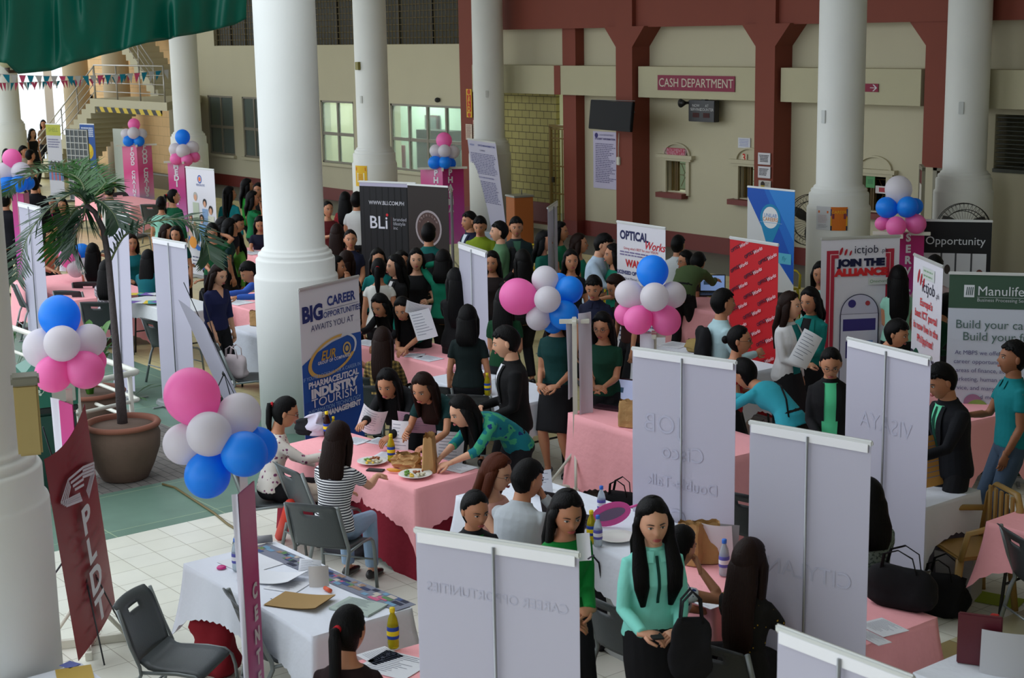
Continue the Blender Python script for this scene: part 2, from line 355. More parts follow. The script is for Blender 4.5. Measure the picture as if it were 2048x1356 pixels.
def add_head(mb, M, nu, nv, male, detail):
    vs = [M @ head_vert(0, -math.pi / 2)]; fs = []
    for i in range(1, nv):
        v = -math.pi / 2 + math.pi * i / nv
        for j in range(nu): vs.append(M @ head_vert(2 * math.pi * j / nu, v))
    vs.append(M @ head_vert(0, math.pi / 2)); T = len(vs) - 1
    for j in range(nu):
        fs.append((0, 1 + (j + 1) % nu, 1 + j)); q = 1 + (nv - 2) * nu; fs.append((T, q + j, q + (j + 1) % nu))
        for i in range(nv - 2):
            a = 1 + i * nu; fs.append((a + j, a + (j + 1) % nu, a + nu + (j + 1) % nu, a + nu + j))
    mb.add(vs, fs, 0)
    for s in (-1, 1):
        mb.ell((0, 0, 0), (.010, .018, .030), 0, M @ Matrix.Translation((s * .077, -.006, -.004)) @ Matrix.Rotation(s * .25, 4, 'Z'), 8, 6)
        if detail:
            mb.ell((0, 0, 0), (.0140, .008, .0052), 3, M @ Matrix.Translation((s * .031, .0835, .008)) @ Matrix.Rotation(-s * .25, 4, 'Z'), 10, 6)
            mb.ell((0, 0, 0), (.0062, .005, .0060), 2, M @ Matrix.Translation((s * .031, .0885, .0085)), 8, 6)
            mb.tube([M @ Vector((s * .045, .079, .0105)), M @ Vector((s * .037, .0895, .0155)), M @ Vector((s * .026, .0925, .0155)), M @ Vector((s * .017, .091, .0095))], [.0010, .0018, .0018, .001], 5, 2)
            mb.tube([M @ Vector((s * .050, .074, .024)), M @ Vector((s * .038, .088, .031)), M @ Vector((s * .015, .096, .027))], [(.0015, .001), (.004, .0025), (.0038, .0022)], 6, 2)
    if detail:
        for dz, r in ((.0045, .0042), (-.005, .0055)):
            mb.tube([M @ Vector((-.024, .091, -.0585)), M @ Vector((-.010, .1005, -.0565 + dz * .8)), M @ Vector((0, .1015, -.0575 + dz)), M @ Vector((.010, .1005, -.0565 + dz * .8)), M @ Vector((.024, .091, -.0585))], [.001, r * .9, r, r * .9, .001], 6, 1)
def hair_cap(mb, M, nu, nv, style, infl=.014, male=False):
    """hair shell: outside the skull where hair grows, sunk inside the head over the face"""
    vs = []; fs = []
    for i in range(nv + 1):
        v = -math.pi / 2 + math.pi * i / nv
        for j in range(nu):
            u = 2 * math.pi * j / nu; uu = abs((u + math.pi) % (2 * math.pi) - math.pi)
            p = head_vert(u, v)
            fl = .46 if not male else .50                                  # hairline height at the forehead
            if uu < 1.15: lim = fl + .25 * (1 - uu / 1.15)
            elif uu < 1.75: lim = fl - (uu - 1.15) / .6 * (.50 if male else .75)
            else: lim = (-.55 if male else -.9) - (uu - 1.75) * .3
            k = sstep((math.sin(v) - lim) / .16)
            inf = infl * (1 + .35 * max(0, math.sin(v)) + (.3 if uu > 2 else 0))
            nrm = Vector((p.x / .076 ** 2, p.y / .095 ** 2, p.z / .117 ** 2)).normalized()
            vs.append(M @ (p * (1 - .12 * (1 - k)) + nrm * inf * k))
    for i in range(nv):
        for j in range(nu):
            a = i * nu + j; b = i * nu + (j + 1) % nu; fs.append((a, b, b + nu, a + nu))
    return mb.add(vs, fs, 0)
def ik(S, T, L1, L2, pole):
    d = T - S; D = min(d.length, (L1 + L2) * .995); dn = d.normalized()
    a = (L1 * L1 - L2 * L2 + D * D) / (2 * D); h = math.sqrt(max(0, L1 * L1 - a * a))
    p = Vector(pole) - dn * dn.dot(Vector(pole)); p = p.normalized() if p.length > 1e-5 else dn.orthogonal()
    return S + dn * a + p * h, S + dn * D
def add_hand(mb, W, D, U, s, k, curl=.6, fine=True):
    """hand at wrist W pointing along D, back of hand towards U; s side; k scale"""
    D = D.normalized(); U = (U - D * U.dot(D)).normalized(); X = D.cross(U) * s
    mb.tube([W - D * .03 * k, W + D * .01 * k, W + D * .045 * k, W + D * .085 * k], [(.024 * k, .019 * k), (.026 * k, .017 * k), (.038 * k, .015 * k), (.037 * k, .012 * k)], 10, 0, side=X)
    for i, (o, L) in enumerate(((.028, .070), (.0095, .079), (-.0095, .073), (-.027, .056))):
        p = W + D * .078 * k + X * o * k; pts = [p]; d = D.copy(); c = curl * (1 + .12 * i)
        for seg, fr in enumerate((.45, .32, .23)):
            d = (d * math.cos(c * (.5 if seg == 0 else .8)) - U * math.sin(c * (.5 if seg == 0 else .8))).normalized()
            u2 = (U - d * U.dot(d)); U2 = u2.normalized() if u2.length > .01 else U
            p = p + d * L * fr * k; pts.append(p)
        mb.tube(pts, [.0092 * k, .0088 * k, .008 * k, .006 * k], 7 if fine else 5, 0)
    p = W + D * .02 * k + X * .026 * k; d1 = (D * .72 + X * .65 - U * .25).normalized(); d2 = (D * .95 + X * .15 - U * .3).normalized()
    mb.tube([p, p + d1 * .035 * k, p + d1 * .035 * k + d2 * .03 * k, p + d1 * .035 * k + d2 * .052 * k], [.013 * k, .0115 * k, .0095 * k, .007 * k], 7 if fine else 5, 0)
ARM = {  # wrist target (out, fwd, up) relative to the shoulder, elbow pole, hand direction, back-of-hand direction, curl   (metres for a 1.6 m person)
    'down': ((.06, .03, -.485), (.35, -1, 0), (0, .12, -1), (1, 0, 0), .5),
    'front': ((-.10, .26, -.30), (.35, -.9, -.5), (-1, .35, .0), (0, .5, .9), .7),
    'belly': ((-.06, .22, -.36), (.4, -.9, -.3), (-.8, .6, -.2), (.1, .6, .8), .8),
    'table': ((-.02, .36, -.28), (.6, -.3, -.8), (-.35, 1, -.1), (0, .1, 1), .5),
    'write': ((-.06, .38, -.27), (.8, -.2, -.6), (-.5, .8, -.3), (.3, .2, .9), .9),
    'face': ((-.08, .17, .10), (.7, .2, -.9), (-.5, -.1, .9), (.6, .9, .2), .6),
    'hair': ((-.05, .05, .22), (.9, .3, -.5), (-.8, -.35, .5), (.3, .1, 1), .4),
    'phone': ((-.06, .30, -.12), (.5, -.2, -1), (-.3, .5, .8), (.2, 1, -.3), .9),
    'hold': ((-.03, .30, -.22), (.5, -.3, -.9), (-.3, 1, .2), (.8, 0, .3), 1.0),
    'hang': ((-.02, .10, -.47), (.5, -1, 0), (0, .2, -1), (1, 0, 0), .5),
    'reach': ((-.02, .44, -.14), (.5, -.2, -1), (0, 1, -.1), (.2, 0, 1), .4),
    'hip': ((.03, .05, -.34), (1, -.5, 0), (-.8, .5, -.4), (.3, .5, .6), .6)}
def person(loc, yaw, h, label, pose='stand', lean=0., male=False, top=('tee', (30, 60, 50)), bottom=('pants', (24, 24, 28)), hair=('long', 'k', .35),
           arms=('down', 'down'), skin='m', head=(0, 0, 0), lod=1, glasses=False, shoes=(24, 22, 22), extras=(), group=None, side=0., seat=.45, twist=0., bare=True):
    """loc floor point under the hips; yaw 0 faces +Y (world), positive turns left; head=(pitch down, yaw left, roll)"""
    k = h / 1.6
    root = empty('person', loc, yaw, label, 'person', group)
    LVs = LV_M if male else LV_F; wide = 1.0
    hipz = (.855 * k if pose != 'sit' else seat + .095)
    if pose == 'sit': lean0 = lean
    # spine by integration
    hip = Vector((0, 0, hipz)); th = math.radians(lean)
    def spine(s):
        s *= k; n = 12; p = hip.copy(); ds = s / n
        for i in range(n):
            sm = ds * (i + .5); f_ = th * ((.35 + .65 * sstep(sm / (.30 * k))) if s > 0 else .35)
            if sm > .3 * k: f_ = th * (1 + .12 * sstep((sm / k - .3) / .2))
            p = p + Vector((side * .5 * math.sin(math.radians(20)) * 0, math.sin(f_), math.cos(f_))) * ds
        f_ = th * ((.35 + .65 * sstep(s / (.30 * k))) if s > 0 else .35)
        return p, Vector((0, math.sin(f_), math.cos(f_))), Vector((0, math.cos(f_), -math.sin(f_)))
    def xt(s): return Matrix.Rotation(math.radians(twist) * sstep(s / .35), 4, 'Z')
    def torso(mb, s0, s1, inf, n=20):
        rs = []; lv = [l for l in LVs]
        ss = sorted({s0, s1} | {l[0] for l in lv if s0 < l[0] < s1})
        for s in ss:
            for a, b in zip(lv, lv[1:]):
                if a[0] <= s <= b[0] + 1e-9: t = (s - a[0]) / (b[0] - a[0]); A = a[1] + (b[1] - a[1]) * t; B = a[2] + (b[2] - a[2]) * t; O = a[3] + (b[3] - a[3]) * t; break
            p, up, fw = spine(s); A = (A + inf) * k; B = (B + inf) * k; lat = xt(s) @ Vector((1, 0, 0)); fw = xt(s) @ fw
            rs.append([p + fw * O * k + lat * (A * math.cos(2 * math.pi * j / n)) + fw * (B * math.sin(2 * math.pi * j / n)) for j in range(n)])
        mb.loft(rs)
    def on_torso(x, s, inf, back=False):
        lv = LVs
        for a, b in zip(lv, lv[1:]):
            if a[0] <= s <= b[0] + 1e-9: t = (s - a[0]) / (b[0] - a[0]); A = a[1] + (b[1] - a[1]) * t; B = a[2] + (b[2] - a[2]) * t; O = a[3] + (b[3] - a[3]) * t; break
        p, up, fw = spine(s); A = (A + inf) * k; B = (B + inf) * k; x = max(-A * .98, min(A * .98, x * k)); sg = -1 if back else 1
        lat = xt(s) @ Vector((1, 0, 0)); fw = xt(s) @ fw
        return p + fw * O * k + lat * x + fw * (sg * B * math.sqrt(1 - (x / A) ** 2))
    # limbs
    sw = .146 if not male else .170
    ps, us, fs_ = spine(.425); R3 = xt(.45)
    SH = [ps + R3 @ Vector((sg * sw * k, 0, 0)) for sg in (-1, 1)]        # -1 is the person's left as seen in -x ; index 0 -> x<0
    arm = []
    for i, sg in enumerate((-1, 1)):
        a = arms[i]; a = ARM[a] if isinstance(a, str) else a
        t, pole, hd, hu, cu = a
        conv = lambda v: R3 @ Vector((sg * v[0], v[1], v[2]))
        T = SH[i] + conv(t) * k
        if isinstance(a, tuple) and len(a) > 5 and a[5] == 'abs': T = Vector(t)
        E, Wt = ik(SH[i], T, .262 * k, .232 * k, conv(pole))
        arm.append((SH[i], E, Wt, conv(hd), conv(hu), cu))
    HJ = [Vector((sg * .085 * k, 0, hipz - .03 * k)) for sg in (-1, 1)]
    leg = []
    for i, sg in enumerate((-1, 1)):
        if pose == 'sit':
            K = HJ[i] + Vector((sg * .02, .40 * k, -.01)); An = Vector((K.x, K.y + .01, .09))
            K.z = seat + .07
        else:
            st = {'stand': (.0, 0), 'walk': (.22, -.16)}.get(pose, (.0, 0)); fy = st[0] if i == 0 else st[1]
            An = Vector((sg * .10 * k, fy + (.03 if i else -.03) * (pose == 'stand'), .085)); K, An = ik(HJ[i], An, .40 * k, .395 * k, (0, 1, 0))
        leg.append((HJ[i], K, An))
    vox = {0: .009, 1: .013, 2: .018}[lod] * k
    fine = lod == 0
    # body
    mb = MB(); torso(mb, -.09, .60, 0)
    for (S, E, Wt, hd, hu, cu) in arm:
        mb.tube([S + (ps - S) * .35, S, S.lerp(E, .35), E, E.lerp(Wt, .3), Wt], [.034 * k, (.037 if not male else .045) * k, (.038 if not male else .046) * k, .032 * k, .034 * k, .023 * k], 10)
    for (Hj, K, An) in leg:
        mb.tube([Hj + Vector((0, 0, .04)), Hj.lerp(K, .2), Hj.lerp(K, .6), K, K.lerp(An, .3), K.lerp(An, .75), An], [.075 * k, .082 * k, .066 * k, .052 * k, .054 * k, .034 * k, .032 * k], 12)
        mb.tube([An + Vector((0, -.04, -.02)), An + Vector((0, .05, -.045)), An + Vector((0, .13, -.06))], [.03, .034, .022], 8)
    body = remesh(mb, vox)
    pn, un, fn = spine(.60); hp, hy, hr = head
    conv_head = xt(.6) @ Matrix.Rotation(math.radians(hy), 4, 'Z') @ Matrix.Rotation(-math.radians(hp + lean * .55), 4, 'X') @ Matrix.Rotation(math.radians(hr), 4, 'Y')
    hk = (1.0 + (k - 1) * .6) * 1.09
    HM = Matrix.Translation(pn - un * .02) @ conv_head @ Matrix.Translation((0, .022, .088 * hk)) @ Matrix.Scale(hk, 4)
    add_head(body, HM, 40 if fine else 28, 30 if fine else 20, male, True)
    for i, (S, E, Wt, hd, hu, cu) in enumerate(arm): add_hand(body, Wt, hd, hu, -1 if i == 0 else 1, k, cu, fine)
    body.build('body', [skin_m(skin), mat('lips_' + skin, (160, 74, 72) if not male else (138, 84, 74), .4), mat('eye_dark', (18, 12, 10), .3), mat('eye_white', (214, 208, 200), .3)], root, fixn=False)
    # clothes
    tk, tcl = top[0], top[1]; slv = {'tee': .55, 'long': 2.0, 'sleeveless': 0, 'jacket': 2.0, 'cap': .28, 'shirt': 2.0, 'polo': .5, 'half': 1.25}[tk]
    mb = MB(); inf = .016 if tk in ('jacket',) else .010
    hem = top[3] if len(top) > 3 else (-.06 if tk in ('jacket',) else -.01)
    torso(mb, hem, .492 if tk != 'sleeveless' else .47, inf)
    if tk in ('shirt', 'polo', 'jacket'): torso(mb, .47, .528, .012)
    if slv > 0:
        for (S, E, Wt, hd, hu, cu) in arm:
            pts = [S + (ps - S) * .6 + us * .012 * k, S + (ps - S) * .06, S.lerp(E, .45), E, E.lerp(Wt, .5), Wt]; r0 = .048 if not male else .057
            rr = [.046 + inf * .3, r0 + inf * .2, r0 - .001, .043, .041, .035]
            T_ = min(slv, 1.0) if slv <= 1 else 1
            if slv <= 1: pts = pts[:2] + [S.lerp(E, slv * .5), S.lerp(E, slv)]; rr = [rr[0], rr[1], r0, r0 - .001]
            elif slv < 2: pts = pts[:4] + [E.lerp(Wt, slv - 1)]; rr = rr[:4] + [.044]
            mb.tube(pts, [r * k for r in rr], 12)
    r = remesh(mb, vox * .9, 2)
    gm = garment(tcl); ms = [gm]
    nm = {'jacket': 'jacket', 'tee': 'shirt', 'long': 'blouse', 'sleeveless': 'blouse', 'cap': 'blouse', 'shirt': 'shirt', 'polo': 'polo_shirt', 'half': 'blouse'}[tk]
    tp = r.build(nm, ms, root, fixn=False)
    def patch(name, s0, s1, wf, m, e=.008, back=False, n=6, ns=8, x0=0.):
        b = MB(); vs = []; fs = []
        for i in range(ns + 1):
            s = s0 + (s1 - s0) * i / ns; w_ = wf(i / ns)
            c_ = x0(i / ns) if callable(x0) else x0
            for j in range(n + 1): vs.append(on_torso(c_ + w_ * (2 * j / n - 1), s, inf + e, back))
        for i in range(ns):
            for j in range(n): a = i * (n + 1) + j; fs.append((a, a + 1, a + n + 2, a + n + 1))
        b.add(vs, fs); return b.build(name, m, root)
    if tk == 'jacket' and len(top) > 2 and top[2]:
        patch('blouse', .17 if male else .02, .50, (lambda t: .004 + .058 * t) if male else (lambda t: .058 + .010 * math.sin(t * 3)), garment(top[2]), .006)
        for sg in (-1, 1): patch('lapel', .18, .50, lambda t: .014 + .012 * math.sin(math.pi * t), gm, .013, x0=lambda t, sg=sg: sg * ((.02 + .045 * t if male else .062) + .014 * math.sin(math.pi * t)))
    if tk in ('shirt', 'polo') and lod < 2:
        for sg in (-1, 1): patch('collar', .455, .515, lambda t: .020, gm, .012, ns=3, x0=lambda t, sg=sg: sg * (.042 - .01 * t))
    for ex in extras:
        if ex[0] == 'tie': patch('tie', .12 if male else .22, .49, lambda t: (.024 - .014 * t) if male else .009, cloth(ex[1]), .014)
        if ex[0] == 'vneck': patch('neckline', .40, .50, lambda t: .004 + .05 * t, skin_m(skin), .003)
        if ex[0] == 'necklace':
            b = MB(); pts = [on_torso(.075 * math.sin(a), .46 - .09 * math.cos(a) * .9, .016) for a in [(-1.35 + 2.7 * i / 12) for i in range(13)]]
            for q in pts: b.ell(q, (.009 * k, .009 * k, .009 * k), 0, None, 6, 5)
            b.build('necklace', mat('necklace_' + ctag(ex[1]), ex[1], .35, metal=.5), root)
        if ex[0] == 'lanyard': patch('lanyard', .20, .49, lambda t: .008, cloth(ex[1]), .018, x0=lambda t: .03 * t)
        if ex[0] == 'shoulder_bag':
            b = MB(); 
            pts = [on_torso(.13, .46, .02), on_torso(.06, .34, .022), on_torso(-.04, .20, .024), on_torso(-.13, .08, .03)]
            b.tube(pts, [(.011, .003)] * 4, 8, 0, side=(1, 0, 0)); pts = [on_torso(.13, .46, .02, True), on_torso(.06, .34, .022, True), on_torso(-.04, .20, .024, True), on_torso(-.13, .08, .03, True)]
            b.tube(pts, [(.011, .003)] * 4, 8, 0, side=(1, 0, 0)); b.build('bag_strap', cloth(ex[1]), root)
    # bottoms
    bk, bc = bottom[0], bottom[1]
    mb = MB(); torso(mb, -.085, .13, .008)
    if bk != 'skirt':
        for (Hj, K, An) in leg: mb.tube([Hj + Vector((0, 0, .05)), Hj.lerp(K, .2), Hj.lerp(K, .6), K, K.lerp(An, .4), An + Vector((0, 0, .02))], [.085 * k, .092 * k, .078 * k, .066 * k, .062 * k, .052 * k], 12)
    else:
        L_ = bottom[2] if len(bottom) > 2 else .95
        m0 = (HJ[0] + HJ[1]) / 2; mk = (leg[0][1] + leg[1][1]) / 2; q = m0.lerp(mk, L_)
        mb.tube([m0 + Vector((0, 0, .05)), m0.lerp(q, .3), m0.lerp(q, .7), q], [(.172 * k, .118 * k), (.180 * k, .125 * k), (.172 * k, .112 * k), (.168 * k, .100 * k)], 18, 0, side=(1, 0, 0))
    remesh(mb, vox, 2).build({'pants': 'trousers', 'jeans': 'jeans', 'skirt': 'skirt'}[bk], garment(bc), root, fixn=False)
    # shoes
    if lod < 2 or pose != 'sit':
        for (Hj, K, An) in leg:
            b = MB(); hz = An.z - .085
            b.tube([An + Vector((0, -.065, -.045)), An + Vector((0, -.03, -.04)), An + Vector((0, .05, -.05)), An + Vector((0, .12, -.062)), An + Vector((0, .175, -.07))], [(.026, .030), (.034, .042), (.040, .034), (.042, .022), (.018, .012)], 12, 0, side=(1, 0, 0))
            b.build('shoe', plast(shoes, .4), root)
    # hair
    hs, hc, hl = (tuple(hair) + (.35,))[:3]
    mb = MB(); hair_cap(mb, HM, 36 if fine else 24, 26 if fine else 18, hs, .016 if hs in ('long', 'longfront', 'bob') else .010 if hs in ('bun', 'pony') else .015, male)
    g = lambda x, y, z: HM @ Vector((x, y, z))
    dn = Vector((0, 0, -1)); bk_ = -(HM.to_3x3() @ Vector((0, 1, 0))); bkh = Vector((bk_.x, bk_.y, 0)); latv = (HM.to_3x3() @ Vector((1, 0, 0)))
    if hs in ('long', 'longfront', 'bob'):
        Lh = hl if hs != 'bob' else .16
        bw = .5 if lean > 35 else 1.
        p0 = g(0, -.03, .06); p1 = g(0, -.072, -.02); p2 = g(0, -.078, -.085)
        tb = spine(.38)[0] - spine(.38)[2] * (.125 * k)
        q = p2 + dn * (Lh * .35); qq = p2 + dn * Lh
        if lean <= 35:
            for v_ in (q, qq):
                yl = tb.y + (.0 if v_ is q else -.01); 
                if v_.y > yl + .02: v_.y = max(yl + .02, p2.y - (.045 if v_ is q else .07))
        mb.tube([p0, p1, p2, q, p2 + (qq - p2) * .75, qq], [(.078, .056), (.098, .062), (.104, .056), (.110, .044), (.104, .034), (.070, .014)], 16, 0, side=latv)
        for sg in (-1, 1):
            a0 = g(sg * .060, .015, .055); a1 = g(sg * .088, .0, -.01); a2 = g(sg * .086, -.005, -.08)
            if hs == 'longfront':
                c1 = on_torso(sg * .10, .42, .035); c2 = on_torso(sg * .095, .44 - hl * .55, .03); c3 = on_torso(sg * .08, max(.02, .44 - hl * 1.1), .028)
                mb.tube([a0, a1, g(sg * .082, .012, -.09), c1, c2, c3], [(.024, .02), (.026, .020), (.036, .022), (.050, .020), (.046, .018), (.016, .008)], 10, 0, side=(1, 0, 0))
            else:
                mb.tube([a0, a1, a2, a2 + dn * Lh * .35 + bkh * .03, a2 + dn * Lh * .7 + bkh * .05], [(.022, .03), (.022, .042), (.024, .042), (.026, .034), (.010, .012)], 10, 0, side=latv)
    elif hs == 'pony':
        p0 = g(0, -.105, .035); q = p0 + bkh * .035 + dn * .05
        mb.tube([p0, p0 + bkh * .03, q, q + dn * hl * .5 + bkh * .01, q + dn * hl], [(.018, .018), (.028, .026), (.036, .03), (.034, .026), (.010, .008)], 10, 0, side=latv)
        tie_ = MB(); tie_.tube([p0, p0 + bkh * .02], [.022, .022], 10); tie_.build('hair_tie', cloth((180, 30, 40)), root)
    elif hs == 'bun':
        mb.ell(g(0, -.118, -.005), (.038, .036, .038), 0, None, 12, 8)
    elif hs == 'short':
        for a in range(11):
            an = -1.25 + a * .25; jj = .006 * math.sin(a * 2.3 + h * 40)
            mb.ell((0, 0, 0), (.020, .040, .014), 0, HM @ Matrix.Translation((.052 * math.sin(an), .060 * math.cos(an) - .003, .094 - abs(an) * .010 + jj)) @ Matrix.Rotation(-an + jj * 30, 4, 'Z') @ Matrix.Rotation(-.55, 4, 'X'), 8, 5)
    mb.build('hair', hair_m(hc), root, fixn=False)
    if glasses:
        b = MB()
        for sg in (-1, 1):
            b.tube([HM @ Vector((sg * .031 + .020 * math.cos(a), .102 - .004 * abs(math.cos(a)), .006 + .016 * math.sin(a))) for a in [i * math.pi / 7 for i in range(15)]], [.0015] * 15, 5, 0)
            b.tube([g(sg * .051, .098, .010), g(sg * .078, .06, .010), g(sg * .080, -.005, .006)], [.0014] * 3, 5)
        b.tube([g(-.011, .103, .009), g(.011, .103, .009)], [.0014] * 2, 5); b.build('glasses', mat('glasses_frame', (30, 24, 24), .3), root)
    root['_k'] = k; del root['_k']
    # return handy world points
    Mw = Matrix.Translation(Vector(loc)) @ Matrix.Rotation(yaw, 4, 'Z')
    return root, [Mw @ a[2] + (Mw.to_3x3() @ a[3]).normalized() * .07 * k for a in arm], Mw, spine, on_torso, k
# camera forward direction on the floor, used to turn "as seen in the photo" into a world yaw
def face_yaw(loc, ang):
    """ang: 0 looks at the camera, 90 looks to picture right, -90 to picture left, 180 away"""
    to_cam = math.atan2(-loc[1], -loc[0]); return to_cam + math.radians(ang) - math.pi / 2
def put(px, py, htop, ang, h, label, **k):
    """person whose head top is at the photo pixel, head top standing htop metres above the floor; hips placed allowing for the lean"""
    q = P(px, py, htop); yaw = face_yaw(q, ang); ln = math.radians(k.get('lean', 0)); kk = h / 1.6
    off = kk * (.56 * math.sin(ln) + .13 * math.sin(ln * .75)) if ln else .02
    loc = Vector((q.x, q.y, 0)) - Vector((-math.sin(yaw), math.cos(yaw), 0)) * off
    D = depth(q)
    if 'lod' not in k: k['lod'] = 0 if D < 12.5 else 1 if D < 19 else 2
    return person((loc.x, loc.y, 0), yaw, h, label, **k)
def head_top(h, lean, sit=False, seat=.45):
    k = h / 1.6; z = (seat + .095) if sit else .855 * k; th = math.radians(lean)
    s = 0
    for i in range(24):
        sm = (i + .5) * .6 * k / 24; f_ = th * (.35 + .65 * sstep(sm / (.30 * k)));
        if sm > .3 * k: f_ = th * (1 + .12 * sstep((sm / k - .3) / .2))
        z += math.cos(f_) * .6 * k / 24
    return z + .215 * math.cos(th * .7)
# ---------------------------------------------------------------- prints and roll-up banners
class Print:
    """flat print on a sheet in its own x-z plane; u from 0..1 left to right, v 0..1 bottom to top"""
    def __init__(s, w, h, y=-.003, flip=False): s.w, s.h, s.y, s.n = w, h, y, 0; s.g = MB(); s.t = MB(); s.gm = []; s.tm = []; s.flip = flip
    def _mi(s, L, c):
        m = printm(c)
        if m not in L: L.append(m)
        return L.index(m)
    vm = None
    def xy(s, u, v): v = s.vm(v) if s.vm else v; return ((u - .5) * s.w, v * s.h)
    def poly(s, pts, c):
        s.n += 1; y = s.y - s.n * .0006; s.g.poly([(*((lambda q: (q[0], y, q[1]))(s.xy(*p))),) for p in pts], s._mi(s.gm, c)); return s
    def rect(s, u0, v0, u1, v1, c): return s.poly([(u0, v0), (u1, v0), (u1, v1), (u0, v1)], c)
    def disc(s, u, v, r, c, sx=1., a0=0, a1=360, ring=0, rot=0.):
        s.n += 1; y = s.y - s.n * .0006; x, z = s.xy(u, v); r *= s.w; N = 28; mi = s._mi(s.gm, c); full = abs(a1 - a0) >= 360
        def pt(rr, a):
            px, pz = rr * math.cos(a) * sx, rr * math.sin(a); return (x + px * math.cos(rot) - pz * math.sin(rot), y, z + px * math.sin(rot) + pz * math.cos(rot))
        A = [math.radians(a0 + (a1 - a0) * i / N) for i in range(N + (0 if full and not ring else 1))]
        if ring:
            vs = [pt(r, a) for a in A] + [pt(r * (1 - ring), a) for a in A]; n = len(A)
            s.g.add(vs, [(i, i + 1, n + i + 1, n + i) for i in range(n - 1)], mi, False)
        else: s.g.poly([pt(r, a) for a in A] + ([] if full else [(x, y, z)]), mi)
        return s
    def text(s, t, u, v, size, c, rot=0., **k):
        s.n += 1; x, z = s.xy(u, v); n0 = len(s.t.v); text_mb(s.t, t, x, z, size, s._mi(s.tm, c), y=s.y - s.n * .0006, **k)
        if rot:
            cr, sr = math.cos(rot), math.sin(rot); s.t.v[n0:] = [(x + (X - x) * cr - (Z - z) * sr, Y, z + (X - x) * sr + (Z - z) * cr) for X, Y, Z in s.t.v[n0:]]
        return s
    def lines(s, u0, u1, v0, v1, n, c, th=.35, jit=.2, cen=False):
        for i in range(n):
            v = v1 - (v1 - v0) * (i + .5) / n; hh = (v1 - v0) / n * th / 2; L = (u1 - u0) * (1 - random.random() * jit)
            a = u0 + ((u1 - u0) - L) / 2 if cen else u0; uu = a
            while uu < a + L:
                wl_ = min(random.uniform(.03, .12), a + L - uu); s.rect(uu, v - hh, uu + wl_, v + hh, c); s.n -= 1; uu += wl_ + .015
        s.n += 1; return s
    def done(s, parent):
        if s.g.v: s.g.build('printed_graphic', s.gm, parent, fixn=False)
        if s.t.v: s.t.build('lettering', s.tm, parent, fixn=False)
def sheet(w, h, th=.002, waves=.004, curl=0., nx=13, nz=20, ztop_curve=0.):
    mb = MB(); ph = random.uniform(0, 6); g = lambda x, z: waves * math.sin(x / w * 5 + ph) * math.sin(z / h * 3 + 1) + curl * (2 * x / w) ** 2
    for sgn in (-1, 1):
        vs = [(-w / 2 + w * i / nx, g(-w / 2 + w * i / nx, h * j / nz) + sgn * th / 2, h * j / nz + ztop_curve * (2 * i / nx - 1) ** 2 * (j / nz) ** 3) for j in range(nz + 1) for i in range(nx + 1)]
        mb.add(vs, [(j * (nx + 1) + i, j * (nx + 1) + i + 1, (j + 1) * (nx + 1) + i + 1, (j + 1) * (nx + 1) + i)[::(-1 if sgn > 0 else 1)] for j in range(nz) for i in range(nx)])
    return mb
def shear_to(ax):
    x = Vector((1, 0, 0)); x = (x - ax * ax.dot(x)).normalized(); y = ax.cross(x); return Matrix(((x.x, y.x, ax.x), (x.y, y.y, ax.y), (x.z, y.z, ax.z))).to_4x4()
BACKM = lambda: mat('banner_back_vinyl', (204, 202, 218), .6, tlc=.25, var=.03, vscale=.8)
